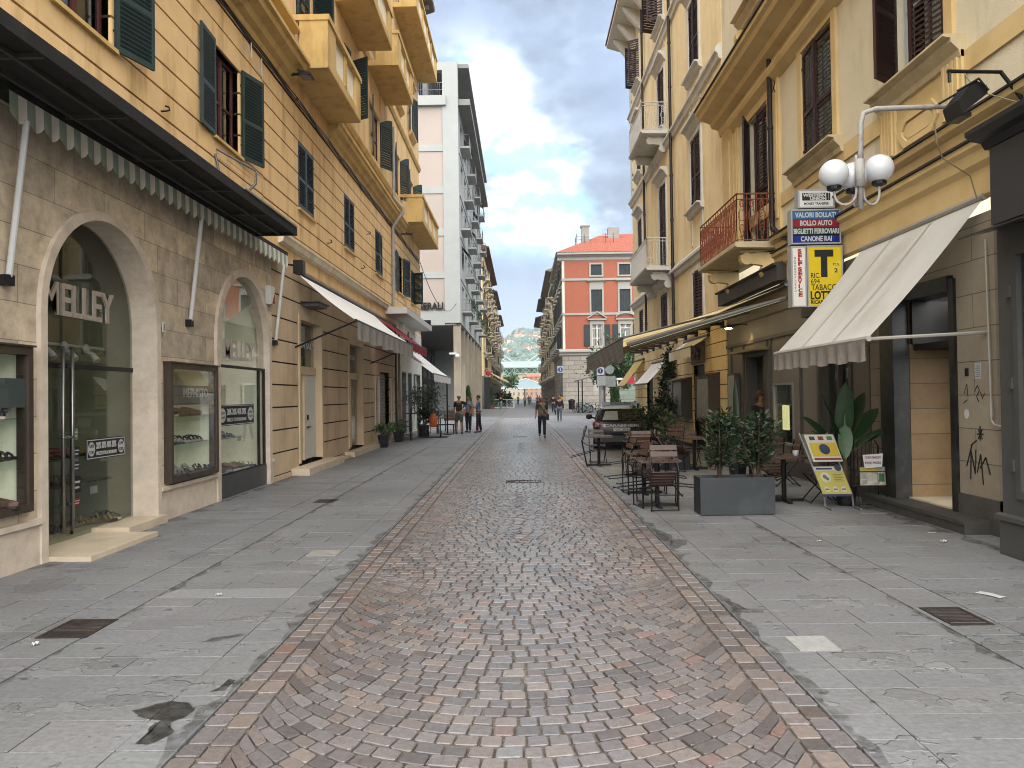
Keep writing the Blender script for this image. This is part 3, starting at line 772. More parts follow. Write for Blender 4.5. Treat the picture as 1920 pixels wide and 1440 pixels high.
# --- canopy and striped awning
blk = mat('sooty_canopy', '#232321', .75, .35, 3, .3, 20, stain='#4b4a46', stain_amt=.5, stain_scale=2)
cn = thing('shop_canopy', 'black sooty metal and wired-glass canopy above the striped valance', 'canopy', (-5.2, 9, 4.9))
b = L.mb(); b.box(2, .0, 4.93, 14.35, .98, 4.965); b.build('soffit', blk, cn)
b = L.mb()
for u in np.arange(2.3, 14.3, 1.5): b.box(u-.02, .02, 4.885, u+.02, .98, 4.93)
b.box(2, .32, 4.88, 14.35, .36, 4.928); b.box(2, .66, 4.88, 14.35, .70, 4.928)
b.build('ribs', mat('canopy_rib', '#55554f', .6, .3, 4, .1), cn)
b = L.mb(); b.box(2, .98, 4.86, 14.37, 1.02, 5.0); b.box(14.35, 0, 4.87, 14.39, .98, 4.99); b.build('edge', blk, cn)
b = L.mb(); b.box(11.6, 1.0, 5.0, 14.3, 1.045, 5.03); b.box(7, .98, 5.0, 11.6, 1.01, 5.012); b.build('gutter_lip', mat('lip', '#b8b2a4', .7, .3, 5, .2), cn)
gcan = mat('green_stripe', '#9aa898', .85, .08, 6, .15, 80, trans=.35); wcan = mat('cream_stripe', '#e8e4da', .85, .06, 6, .15, 80, trans=.35)
aw = thing('striped_awning', 'long folded awning with scalloped green and cream striped valance on steel arms', 'awning', (-5.0, 9, 4.6))
b = L.mb(); b.box(7.36, .0, 4.84, 16.3, .24, 4.925); b.build('casing', blk, aw)
b = L.mb(); u = 7.36; i = 0; sw = .135
while u < 16.25:
    for j in range(2):
        k = 6; P = []; ua = u+j*sw/1; 
        for q in range(k+1):
            uu = ua+sw*q/k; ph = ((uu-7.36) % (2*sw))/(2*sw)
            zb = 4.635-.085*math.sin(PI*ph)**.6; nn = .25+.018*math.sin(ph*2*PI)
            P += [(uu, .245, 4.84), (uu, nn, zb)]
        b.add(P, [(2*q, 2*q+2, 2*q+3, 2*q+1) for q in range(k)], j)
    u += 2*sw
b.build('valance', [gcan, wcan], aw)
for u, z0 in ((7.62, 3.03), (11.85, 3.0), (16.0, 2.98)):
    b = L.mb(); b.tube([(u, .06, z0), (u, .25, 4.62)], .032, 10); b.box(u-.05, .0, z0-.09, u+.05, .09, z0+.02, 1); b.build('arm', [mat('light_grey_tube', '#c4c5c3', .35, .08, 6, 0), grey_dk], aw)
pass
# --- rusticated ochre wall (real grooves)
WIN = [(8.45, 9.66), (12.95, 14.14), (17.95, 19.28), (22.65, 24.0), (27.45, 28.9), (32.5, 33.8), (36.4, 37.6)]
wops = [(a, c, 6.32, 7.95) for a, c in WIN]
b = L.mb()
zz = 5.55; bands = []
while zz < 8.75: bands.append((zz, min(zz+.365, 8.8))); zz += .40
for z0, z1 in bands[:1]: pass
for z0, z1 in bands:
    wall_cells(b, 2.0, 15.42, z0, z1, -.2, .02, wops); wall_cells(b, 15.42, 26.5, z0, z1, -.2, .0, wops); wall_cells(b, 26.5, UE, z0, z1, -.2, .012, wops)
b.box(2.0, -.2, 4.86, 15.42, .02, 5.52); b.box(15.42, -.2, 4.86, UE, .0, 5.52)
wall_cells(b, 2, UE, 8.8, 10.4, -.2, 0, []);
up = []
FW = [(17.9, 19.3, 10.55, 12.6), (22.7, 23.9, 10.55, 12.6), (27.3, 28.7, 10.55, 12.35), (32.3, 33.5, 10.55, 12.35), (36.2, 37.6, 10.55, 12.35)]
for a, c, d, e in FW: up.append((a, c, d, e))
for z0 in (14.6, 18.9): up += [(a, c, z0, z0+2.1) for a, c in ((17.9, 19.2), (22.7, 23.9), (27.3, 28.5), (32.5, 33.6), (36.4, 37.5))]
wall_cells(b, 2, UE, 10.4, 22.4, -.2, 0, up)
for a, c, d, e in FW[2:]: spandrel(b, (a+c)/2, e-.5*(c-a), (c-a)/2, e, -.2, 0) if False else None
b.box(UE-.2, -12, 4.86, UE, -.2, 22.4)
b.build('wall', ochre, oh)
b = L.mb(); wall_cells(b, 2.0, UE-.03, 4.9, 8.8, -.24, -.022, wops); b.build('groove_backing', groove, oh)
b = L.mb(); b.box(2, -11, -.05, UE-.25, -.68, 22.3) if False else None
# --- ground floor beyond the stone front
gops = [(17.82, 19.95, -.1, 3.78), (22.95, 25.12, -.1, 3.55), (27.15, 27.9, .62, 2.55), (28.12, 30.15, -.1, 2.72), (30.45, 31.1, .62, 2.5)]
b = L.mb()
zz = .12
while zz < 4.8:
    z1 = min(zz+.455, 4.82)
    wall_cells(b, 15.92, 31.55, zz, z1, -.25, .0, gops)
    zz += .49
wall_cells(b, 15.92, 31.55, -.05, .095, -.25, .02, gops); b.box(15.92, -.25, 4.82, 31.55, .01, 4.86)
b.build('ground_wall', brown_ru, oh)
b = L.mb(); wall_cells(b, 15.94, 31.5, .05, 4.84, -.28, -.024, gops); b.build('groove_backing', groove, oh)
b = L.mb(); b.prism([(0, 5.16), (.10, 5.20), (.13, 5.30), (.16, 5.34), (.16, 5.38), (0, 5.40)], 0, 16.4, 32.3); b.build('ledge', mat('pale_ledge', '#d9cdb4', .8, .12, 3, .2, stain='#9a8a6c', stain_amt=.5), oh)
# doors and shop windows
def shopdoor(u0, u1, zt, z0, label):
    f = L.mb()
    f.box(u0, -.26, z0, u0+.12, .03, zt); f.box(u1-.12, -.26, z0, u1, .03, zt); f.box(u0+.12, -.26, zt-.14, u1-.12, .03, zt)
    f.box(u0+.12, -.25, 2.35, u1-.12, -.12, 2.55); f.box(u0+.98, -.25, z0, u0+1.04, -.14, 2.35)
    o = f.build('shop_door', brown_ru, oh, label=label)
    p = L.mb(); p.box(u0+.12, -.20, z0+.02, u1-.12, -.19, zt-.14); p.build('pane', door_gl, o)
    return o
d1 = shopdoor(17.82, 19.95, 3.78, .22, 'glazed shop door with a white leaf standing ajar')
lf = L.mb(); lf.box(18.9, -.18, .24, 19.8, -.15, 2.34); lf.build('leaf', white_p, d1)
lf = L.mb(); lf.box(19.0, -.15, 1.02, 19.22, -.10, 1.05); lf.box(19.02, -.15, 1.22, 19.12, -.12, 1.34); lf.build('handle', grey_dk, d1)
d2 = shopdoor(22.95, 25.12, 3.55, .2, 'second glazed shop window with a grey frame')
b = L.mb(); b.box(17.2, .0, -.05, 20.6, .42, .16); b.box(20.6, 0, -.05, 22.4, .2, .06); b.box(22.4, .0, -.05, 27.6, .3, .15); b.box(27.6, 0, -.05, 39.6, .16, .12); b.build('doorstep', marble_st, oh)
b = L.mb(); b.box(16.0, -3.2, -.05, 31.4, -3.1, 4.5); b.box(16, -3.1, 4.4, 31.4, -.3, 4.45); b.box(16, -3.1, -.04, 31.4, -.3, .05); b.build('shop_interior', mat('dim_shop', '#57554d', .9, .3, .8, 0), oh, label='dim shop interior behind the glazed doors')
sl = L.mb()
for i in range(21): sl.prism([(-.20, .12+i*.123), (-.17, .13+i*.123), (-.155, .19+i*.123), (-.17, .235+i*.123), (-.20, .243+i*.123)], 0, 28.14, 30.13)
sl.build('roller_shutter', mat('roller_shutter', '#c9c2ae', .5, .08, 4, .05), oh)
for a, c in ((27.15, 27.9), (30.45, 31.1)):
    f = L.mb(); f.box(a, -.06, .62, a+.06, .04, 2.55); f.box(c-.06, -.06, .62, c, .04, 2.55); f.box(a+.06, -.06, .62, c-.06, .04, .68); f.box(a+.06, -.06, 2.48, c-.06, .04, 2.55)
    o = f.build('side_showcase', travert, oh); p = L.mb(); p.box(a+.05, -.02, .66, c-.05, -.01, 2.5); p.build('pane', shop_gl, o)
    p = L.mb(); p.box(a, -.22, .64, c, -.2, 2.5); p.build('lining', mat('showcase_goods', '#8d948a', .8, .6, 7, 0), o)
sign_text('door_lettering', 'faint letters on the fanlight of the glazed shop door', L, [('NORTH SAILS', 17.98, 3.02, .2, 1.8, .004, .002)], letter_wh, n=-.186)
sign_text('door_lettering', 'faint letters on the fanlight of the second shop window', L, [('NORTH SAILS', 23.1, 2.98, .2, 1.85, .004, .002)], letter_wh, n=-.186)
# white bar front at the end of the house
wst = mat('cream_render', '#e4ddcf', .8, .06, 2, .15, 60)
b = L.mb(); bops = [(33.2, 34.4, -.1, 2.9), (35.0, 36.2, -.1, 2.9), (36.8, 39.3, -.1, 2.9)]
wall_cells(b, 31.75, UE, -.05, 4.84, -.25, .03, bops); b.build('bar_front', wst, oh)
b = L.mb(); b.box(31.55, -.24, -.04, 31.75, .06, 4.6); b.build('dark_pier', mat('black_pier', '#1b1b1c', .35, .1, 4, .05), oh)
for a, c in ((33.2, 34.4), (35.0, 36.2), (36.8, 39.3)):
    f = L.mb(); f.box(a, -.15, .05, a+.07, .02, 2.9); f.box(c-.07, -.15, .05, c, .02, 2.9); f.box(a+.07, -.15, 2.83, c-.07, .02, 2.9); o = f.build('bar_door', grey_md, oh)
    p = L.mb(); p.box(a+.05, -.1, .08, c-.05, -.09, 2.86); p.build('pane', door_gl, o)
b = L.mb(); b.prism([(0, 5.02), (.85, 5.02), (.85, 5.26), (.82, 5.28), (0, 5.28)], 0, 29.4, 37.6); b.build('bar_hood', white_p, oh, label='white projecting slab above the bar sign')
b = L.mb(); b.box(31.6, -.2, 4.86, UE-.02, .025, 5.0); b.box(32.7, .03, 3.95, 32.95, .2, 4.95); b.build('sign_backing', wst, oh)
sign_text('bar_lettering', 'dark script lettering under the white slab of the bar', L, [('CarAve', 33.0, 4.15, .9, 3.4, .01, .02)], grey_dk, n=.035)
# --- windows and shutters, mezzanine
for i, (a, c) in enumerate(WIN):
    nn = .02 if i < 2 else (0 if i < 4 else .012)
    o = window(L, oh, a, c, 6.34, 7.93, -.16, redbrown, cur=i < 3)
    s = L.mb(); s.box(a-.08, -.16, 6.26, c+.08, nn+.06, 6.315); s.build('sill', ochre_lt, o)
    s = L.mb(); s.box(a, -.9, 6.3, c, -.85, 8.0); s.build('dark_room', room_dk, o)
    W_ = (c-a)/2
    if i in (0, 1, 5): angs = (177, 163)
    elif i == 6: angs = (0, 0)
    else: angs = (0, 0)
    if angs[0] == 0 and i in (4, 6):
        shutter(L, o, a, -.03, 6.36, 7.92, W_-.005, 1, 4, green_p); shutter(L, o, c, -.03, 6.36, 7.92, W_-.005, -1, 55 if i == 6 else 4, green_p)
    elif angs[0] == 0:
        shutter(L, o, a, -.03, 6.36, 7.92, W_-.005, 1, 0, green_p); shutter(L, o, c, -.03, 6.36, 7.92, W_-.005, -1, 0, green_p)
    else:
        shutter(L, o, a-.03, nn+.05, 6.3, 7.98, W_+.06, 1, angs[0], green_p); shutter(L, o, c+.03, nn+.05, 6.3, 7.98, W_+.06, -1, angs[1], green_p)
# --- big string cornice
prof = [(0, 8.86), (.05, 8.88), (.07, 9.0), (.16, 9.06), (.20, 9.18), (.34, 9.24), (.36, 9.36), (.42, 9.38), (.42, 9.46), (.1, 9.56), (0, 9.58)]
bench(L, oh, 2, 17.2, [(n*1.25, z) for n, z in prof], ochre_lt); bench(L, oh, 20.8, 33.5, [(n*.85, z) for n, z in prof], ochre_lt)
bench(L, oh, 20.8, 33.5, [(0, 10.05), (.06, 10.07), (.12, 10.2), (.12, 10.26), (0, 10.3)], ochre_lt, 'sill_band')
bench(L, oh, 2, 17.2, [(0, 9.9), (.08, 9.92), (.14, 10.1), (.3, 10.16), (.3, 10.24), (0, 10.3)], ochre_lt, 'sill_band')
b = L.mb()
random.seed(5)
for j in range(3):
    pts = []
    for i in range(70):
        u = 3+i*.52; pts.append((u, .05+.015*j, 8.76+.03*j+.02*math.sin(i*1.3+j)))
    b.tube(pts, .014, 5)
b.build('cable_bundle', grey_dk, oh)
# --- first and second floor openings
for i, (a, c, d, e) in enumerate(up):
    o = window(L, oh, a+.02, c-.02, d, e-.02, -.15, redbrown if i < 5 else white_p, cur=False)
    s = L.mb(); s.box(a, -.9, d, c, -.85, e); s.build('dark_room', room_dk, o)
    W_ = (c-a)/2
    if i >= 5:
        s = L.mb(); s.prism([(0, d-.28), (.10, d-.2), (.20, d-.08), (.20, d), (0, d+.02)], 0, a-.25, c+.25); s.prism([(0, e+.22), (.08, e+.25), (.16, e+.38), (.22, e+.42), (.22, e+.5), (0, e+.54)], 0, a-.3, c+.3); s.build('surround', ochre_lt, o)
        if i % 3 == 0: shutter(L, o, a-.02, .05, d, e, W_, 1, 165, green_p, .09); shutter(L, o, c+.02, .05, d, e, W_, -1, 160, green_p, .09)
        else: shutter(L, o, a, -.03, d, e, W_, 1, 3, green_p, .09); shutter(L, o, c, -.03, d, e, W_, -1, 35 if i == 9 else 3, green_p, .09)
    else:
        angs = (168, 150) if i >= 2 else (6, 60)
        shutter(L, o, a-.01, .03, d, e-.1, W_, 1, angs[0], green_p, .08, arch=.26 if i >= 2 else 0); shutter(L, o, c+.01, .03, d, e-.1, W_, -1, angs[1], green_p, .08, arch=.26 if i >= 2 else 0)
# --- balconies
def balcony(u0, u1, z, dep, h=1.1, label=None, solid=.75):
    b = L.mb()
    b.prism([(0, z), (dep-.02, z), (dep, z+.03), (dep, z+.20), (0, z+.20)], 0, u0, u1)
    p = .16
    b.box(u0, dep*.28, z+.2, u0+p, dep-p, z+h) if solid else None     # solid end cheek
    b.box(u1-p, dep*.28, z+.2, u1, dep-p, z+h)
    b.box(u0, dep-p, z+.2, u0+.75, dep, z+h); b.box(u1-.55, dep-p, z+.2, u1, dep, z+h)
    b.box(u0+.75, dep-p, z+.2, u1-.55, dep-.02, z+.30)
    b.box(u0-.03, 0, z+h, u1+.03, dep*.28+.01, z+h+.14) if False else None
    b.box(u0-.03, .0, z+h, u0+p+.03, dep-p, z+h+.13); b.box(u1-p-.03, .0, z+h, u1+.03, dep-p, z+h+.13); b.box(u0-.03, dep-p, z+h, u1+.03, dep+.04, z+h+.13)
    nm = max(1, round((u1-u0-1.3)/1.5))
    for i in range(1, nm):
        q = u0+.75+(u1-u0-1.3)*i/nm; b.box(q-.1, dep-p+.01, z+.3, q+.1, dep-.01, z+h)
    o = b.build('balcony', ochre_lt, oh, label=label)
    r = L.mb(); u = u0+.83
    while u < u1-.6:
        r.tube([(u, dep-.08, z+.3), (u, dep-.08, z+h)], .014, 6, cap=False); u += .115
    r.build('bars', mat('cream_bars', '#d8d0bb', .6, .1, 4, 0), o); r = L.mb()
    for n in np.arange(.06, dep*.28, .07): r.tube([(u0+.08, n, z+.2), (u0+.08, n, z+h)], .012, 5, cap=False)
    r.build('bars', mat('cream_bars', '#d8d0bb', .6, .1, 4, 0), o)
    return o
balcony(17.25, 20.8, 9.36, .92); balcony(21.75, 25.0, 13.3, 1.12); balcony(26.35, 30.05, 13.42, 1.10); balcony(32.0, 39.9, 18.42, 1.02); balcony(33.5, 39.95, 9.55, .98)
bench(L, oh, 2, UE, [(0, 13.6), (.06, 13.62), (.12, 13.75), (.12, 13.85), (0, 13.9)], ochre_lt, 'string_course')
b = L.mb(); b.prism([(-.2, 22.2), (.3, 22.25), (.8, 22.4), (.9, 22.45), (.9, 22.6), (-.2, 22.75)], 0, 2, UE+.5)
for u in np.arange(3, UE, 1.1): b.box(u-.1, 0, 22.0, u+.1, .7, 22.24)
b.build('eave', mat('eave_stone', '#8e8474', .8, .15, 3, .2), oh)
b = L.mb(); b.prism([(.9, 22.6), (.9, 22.68), (-5, 25.2), (-5, 22.6)], 0, 1.5, UE+.6); b.build('roof', mat('old_tiles', '#a0604a', .85, .25, 3, .5, 14), oh)
b = L.mb(); b.box(-.2+2, -12, 4.86, 2.2, -.25, 22.3); b.build('near_end_wall', ochre, oh)
pipe(L, oh, [(31.0, .12, 12.9), (31.0, .12, 10.0), (31.0, .5, 9.55), (31.0, .5, 9.35), (30.9, .09, 8.75), (30.9, .09, 5.5)], .065, mat('white_pipe', '#cfc9bf', .5, .1, 5, .05), 'downpipe')
pipe(L, oh, [(31.9, .12, 4.6), (31.9, .12, .05)], .05, mat('tan_pipe', '#b98f5a', .5, .1, 5, .05), 'downpipe')
# small fittings
def floodlight(F, u, n, z, label, sz=.3, m_=None):
    t = thing('floodlight', label, 'floodlight', F.tf(u, n, z))
    b = F.mb(); b.box(u-.025, 0, z+.02, u+.025, n, z+.07); b.build('bracket', grey_dk, t)
    b = F.mb(); b.prism([(n, z+.09), (n+sz, z+.02), (n+sz, z-.03), (n+.05, z-.02)], 0, u-sz*.6, u+sz*.6); b.build('head', m_ or grey_dk, t)
    b = F.mb(); b.prism([(n+.07, z-.026), (n+sz-.02, z-.036), (n+sz-.02, z-.040), (n+.07, z-.030)], 0, u-sz*.5, u+sz*.5); b.build('glass_front', mat('lamp_face', '#9aa0a0', .3, .05, 3, 0), t)
floodlight(L, 16.9, .35, 9.02, 'grey flat floodlight under the lowest near balcony')
floodlight(L, 33.2, .3, 8.9, 'dark flat floodlight under the far long balcony')
b = L.mb(); b.tube([(16.75, 0, 4.75), (16.75, .28, 4.72)], .02, 6); b.cbox((16.8, .34, 4.68), (.26, .2, .3)); b.cbox((16.8, .445, 4.68), (.2, .012, .24))
tag(b.build('loudspeaker', grey_dk, None, loc=L.tf(16.8, 0, 4.7)), 'black box loudspeaker at the end of the striped valance', 'loudspeaker')
b = L.mb(); b.tube([(39.6, 0, 5.6), (39.6, .25, 5.6)], .02, 6); b.cbox((39.6, .4, 5.6), (.3, .34, .34)); b.cbox((39.45, .4, 5.6), (.012, .26, .26))
tag(b.build('loudspeaker', grey_dk, None, loc=L.tf(39.6, 0, 5.6)), 'black box loudspeaker on the far corner of the ochre house', 'loudspeaker')
b = L.mb(); b.box(15.55, .0, 3.72, 15.8, .11, 4.1); b.prism([(15.64, 3.74), (15.79, 3.74), (15.79, 3.95)], 1, .11, .116, 1)
tag(b.build('alarm_box', [white_p, red_p], None, loc=L.tf(15.67, 0, 3.9)), 'white alarm box with red corner right of the second arch', 'alarm box')
b = L.mb(); P = [(12.6+.0, .02, 6.02), (12.6, .45, 5.98)]
b.tube([(12.95, .03, 6.0), (12.95, .12, 5.55), (12.98, .3, 5.36), (13.1, .52, 5.36), (13.25, .62, 5.55), (13.25, .63, 5.75)], .022, 8); b.tube([(13.0, .03, 6.1), (13.25, .63, 5.78)], .018, 8)
for q in (.1, .25, .4, .55): b.tube([(12.9, q, 5.93-q*.2), (14.0, q, 5.93-q*.2)], .0035, 4)
tag(b.build('clothes_line', grey_md, None, loc=L.tf(13, 0, 5.7)), 'small grey clothes line rack under the open shuttered window', 'clothes line')
b = L.mb(); b.box(18.1, 0, 3.98, 18.9, .42, 4.06); b.box(18.0, .0, 4.06, 19.0, .46, 4.085)
tag(b.build('door_hood', grey_md, None, loc=L.tf(18.5, 0, 4)), 'small grey metal hood above the glazed shop door', 'hood')
def wire(pts_a, pts_b, sagv, label):
    b = MB(); A, B_ = Vector(pts_a), Vector(pts_b); P = [tuple(A.lerp(B_, i/16)-Vector((0, 0, sagv*4*(i/16)*(1-i/16)))) for i in range(17)]
    b.tube(P, .018, 5); tag(b.build('cable', grey_dk, None, loc=pts_a), label, 'cable')
wire((-5.25, UE, 8.9), (-5.3, 63.2, 9.6), 1.5, 'thin black cable slung from the ochre house to the white block')
# --- fabric awnings
def awning(name, label, F, u0, u1, nw, zw, nf, zf, val, cloth, vcloth=None, arms=True, scall=0, wave=.012, bar_m=None, nseg=10, sagz=.04, armz=None, rise=None):
    t = thing(name, label, 'awning', F.tf((u0+u1)/2, nw, zw))
    b = F.mb(); k = nseg; W_ = 24; P = []
    for j in range(W_+1):
        u = u0+(u1-u0)*j/W_
        for i in range(k+1):
            q = i/k; P.append((u, nw+(nf-nw)*q, zw+(zf-zw)*q-sagz*math.sin(PI*q)*(1+.5*math.sin(j*1.1)+.3*math.sin(j*2.7+1))))
    b.add(P, [(j*(k+1)+i, (j+1)*(k+1)+i, (j+1)*(k+1)+i+1, j*(k+1)+i+1) for j in range(W_) for i in range(k)])
    b.build('canvas', cloth, t, smooth=True)
    b = F.mb(); nd_ = Vector((0, -(zf-zw), nf-nw)).normalized()
    for j in range(1, max(2, round((u1-u0)/1.2))):
        u = u0+(u1-u0)*j/max(2, round((u1-u0)/1.2)); P = []
        for i in range(k+1):
            q = i/k; z = zw+(zf-zw)*q-sagz*math.sin(PI*q)*.75; n_ = nw+(nf-nw)*q
            for du in (-.012, .012): P.append((u+du, n_+nd_.y*.012, z+nd_.z*.012))
        b.add(P, [(2*i, 2*i+1, 2*i+3, 2*i+2) for i in range(k)])
    b.build('seams', mat('canvas_seam', '#b5ad9c', .85, .05, 4, 0), t)
    if val:
        b = F.mb(); W2 = 70; P = []
        for j in range(W2+1):
            u = u0+(u1-u0)*j/W2
            for i in range(5):
                q = i/4; P.append((u, nf+.03+wave*math.sin(j*.9+.4*math.sin(j*.37))*q*1.5, zf-.02-val*q*(1+(.06*math.sin(j*.5)) )-(scall*abs(math.sin(j*.45)) if i == 4 else 0)))
        b.add(P, [(j*5+i, (j+1)*5+i, (j+1)*5+i+1, j*5+i+1) for j in range(W2) for i in range(4)])
        b.build('valance', vcloth or cloth, t, smooth=True)
    b = F.mb(); b.tube([(u0-.04, nf, zf), (u1+.04, nf, zf)], .035, 8); b.tube([(u0-.03, nw, zw+.02), (u1+.03, nw, zw+.02)], .05, 8)
    if arms:
        for u in (u0+.06, u1-.06):
            z = armz if armz is not None else zf
            b.tube([(u, 0, z), (u, nf, zf)], .022, 6)
    b.build('frame', bar_m or grey_md, t)
    return t
white_c = mat('white_canvas', '#f0eee9', .85, .04, 1.5, .15, 30, trans=.22, stain='#c9c4b6', stain_amt=.4, stain_scale=.8)
awning('folding_awning', 'long white awning with ribbed valance over the glazed shop doors', L, 17.5, 26.5, .1, 4.66, 1.45, 3.55, .42, white_c, mat('ribbed_valance', '#cbc8bf', .85, .06, 3, .2, 40, trans=.2), wave=.03, armz=2.95, bar_m=grey_dk)
awning('folding_awning', 'short red awning below the bar sign', L, 27.0, 31.2, .1, 4.68, 1.35, 3.72, .30, mat('red_canvas', '#c02a3c', .8, .08, 3, .1, 40, trans=.25), wave=.012, arms=False)
awning('folding_awning', 'steep white awning over the bar stools', L, 29.4, 36.2, .1, 4.1, 1.85, 2.66, .28, white_c, wave=.01, arms=False, bar_m=grey_md)
# ================================================================== right: cream house with the tobacconist
Rr = Fac('R', 5.65)
ch = thing('cream_house', 'cream house with dark brown shutters above the tobacconist and the cafe', 'building', (5.65, 14, 0))
cream = mat('cream_stucco', '#ddd2b4', .88, .07, 1.2, .35, 45, stain='#a8946a', stain_amt=.6, stain_scale=1.6, streak=.25)
ytrim = mat('yellow_trim', '#d8bd86', .82, .07, 2, .15, 60, stain='#b8934e', stain_amt=.45, stain_scale=1.4)
AE = 20.7
AW = [(9.95, 11.25, 6.22, 8.65), (13.5, 14.9, 6.18, 8.4), (17.0, 18.45, 5.03, 8.3), (5.6, 6.9, 6.22, 8.6)]
up2 = [(9.9, 11.2, 11.2, 13.5), (13.5, 14.9, 11.0, 13.3), (17.0, 18.4, 11.0, 13.3), (13.5, 14.9, 15.4, 17.6), (17.0, 18.4, 15.4, 17.6)]
b = Rr.mb(); wall_cells(b, 2, AE, 4.95, 21.5, -.25, 0, AW+up2); b.box(AE-.25, -10, .0, AE, -.25, 21.5); b.build('wall', cream, ch)
b = Rr.mb()
b.box(2, 0, 5.72, AE-.8, .035, 6.0)
for (a, c, d, e) in AW[:2]+AW[3:]:
    b.box(a-.22, .0, d, a-.03, .05, e+.22); b.box(c+.03, 0, d, c+.22, .05, e+.22); b.box(a-.03, 0, e+.03, c+.03, .05, e+.22)
a, c, d, e = AW[2]; b.box(a-.22, 0, d+.1, a-.03, .05, e+.22); b.box(c+.03, 0, d+.1, c+.22, .05, e+.22); b.box(a-.03, 0, e+.03, c+.03, .05, e+.22)
for q in (16.35, 19.4):
    b.box(q-.13, .0, 5.2, q+.13, .06, 8.75); b.box(q-.07, .06, 5.5, q+.07, .085, 8.4)
b.box(AE-1.0, 0, 5.2, AE, .06, 8.8); b.box(AE-.75, .06, 5.5, AE-.25, .085, 8.4)
b.build('window_trim', ytrim, ch)
# panel below the window nearest the lamp
b = Rr.mb()
for q in (9.72, 11.42):
    b.box(q-.22, .036, 5.16, q+.22, .075, 6.02)
    for k in range(4): b.box(q-.16+k*.1, .075, 5.24, q-.11+k*.1, .10, 5.95)
b.box(9.95, .0, 5.10, 11.2, .05, 5.72)
oc = [(10.05, 5.42), (10.2, 5.24), (10.95, 5.24), (11.1, 5.42), (11.1, 5.52), (10.95, 5.68), (10.2, 5.68), (10.05, 5.52)]
oi = [(10.57+(p[0]-10.57)*.80, 5.46+(p[1]-5.46)*.62) for p in oc]
for i in range(8): b.prism([oc[i], oc[(i+1) % 8], oi[(i+1) % 8], oi[i]], 1, .05, .085)
b.prism([(10.57+(p[0]-10.57)*.72, 5.46+(p[1]-5.46)*.5) for p in oc], 1, .05, .066)
b.build('apron_panel', ytrim, ch)
for i, (a, c, d, e) in enumerate(AW+up2):
    o = window(Rr, ch, a+.02, c-.02, d+.01, e-.02, -.16, white_p if i != 2 else redbrown, cur=(i in (0, 3)))
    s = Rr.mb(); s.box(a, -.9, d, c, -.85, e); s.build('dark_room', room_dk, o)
    W_ = (c-a)/2
    if i != 2:
        s = Rr.mb(); s.prism([(0, d-.30), (.08, d-.28), (.10, d-.20), (.20, d-.10), (.20, d-.05), (.30, d-.03), (.30, d), (0, d+.004)], 0, a-.45, c+.45); s.build('sill', mat('worn_sill', '#cdbb94', .75, .12, 4, .2, stain='#8a7a5c', stain_amt=.4, stain_scale=3), o)
    if i >= 4:
        s = Rr.mb(); s.prism([(0, e+.2), (.10, e+.25), (.20, e+.4), (.3, e+.46), (.3, e+.54), (0, e+.56)], 0, a-.4, c+.4); s.box(a-.2, 0, d, a-.03, .05, e+.2); s.box(c+.03, 0, d, c+.2, .05, e+.2)
        for q in (a-.3, c+.3): s.tube([(q-.1, .08, d-.45), (q+.1, .08, d-.45)], .16, 10)
        s.build('surround', ytrim, o)
    ag = {0: (14, 52), 1: (3, 5), 2: (3, 28), 3: (4, 30)}.get(i, (3, 6))
    shutter(Rr, o, a, -.02, d+.02, e-.02, W_-.004, 1, ag[0], brown_p, .075); shutter(Rr, o, c, -.02, d+.02, e-.02, W_-.004, -1, ag[1], brown_p, .075)
# cornices
prof = [(0, 4.05), (.05, 4.1), (.05, 4.42), (.12, 4.48), (.14, 4.62), (.20, 4.66), (.20, 4.73), (.10, 4.78), (.12, 4.95), (.22, 5.0), (.24, 5.07), (0, 5.10)]
bench(Rr, ch, 2, 16.4, prof, ytrim); bench(Rr, ch, 2, 16.4, [(.10, 4.735), (.235, 4.738), (.235, 4.765), (.1, 4.775)], mat('slate_drip', '#4a4038', .8, .2, 4, .1), 'drip_edge'); bench(Rr, ch, 2, 16.4, [(.0, 5.102), (.27, 5.075), (.27, 5.10), (0, 5.125)], MATS['slate_drip'], 'drip_edge')
prof = [(0, 8.78), (.08, 8.82), (.12, 8.98), (.30, 9.04), (.34, 9.16), (.62, 9.26), (.66, 9.36), (.74, 9.4), (.74, 9.5), (0, 9.62)]
bench(Rr, ch, 2, AE+.15, prof, ytrim); bench(Rr, ch, 2, AE+.2, [(.3, 9.565), (.78, 9.50), (.78, 9.53), (.3, 9.60)], grey_dk, 'flashing')
bench(Rr, ch, 12.9, 19.6, [(0, 8.50), (.05, 8.52), (.2, 8.62), (.24, 8.7), (.24, 8.76), (0, 8.77)], ytrim)
bench(Rr, ch, 2, AE, [(0, 10.2), (.06, 10.22), (.14, 10.34), (.14, 10.42), (0, 10.45)], ytrim, 'string_course')
b = Rr.mb(); b.prism([(-.2, 21.2), (.7, 21.35), (.9, 21.4), (.9, 21.55), (-.2, 21.6)], 0, 2, AE); b.build('eave', ytrim, ch)
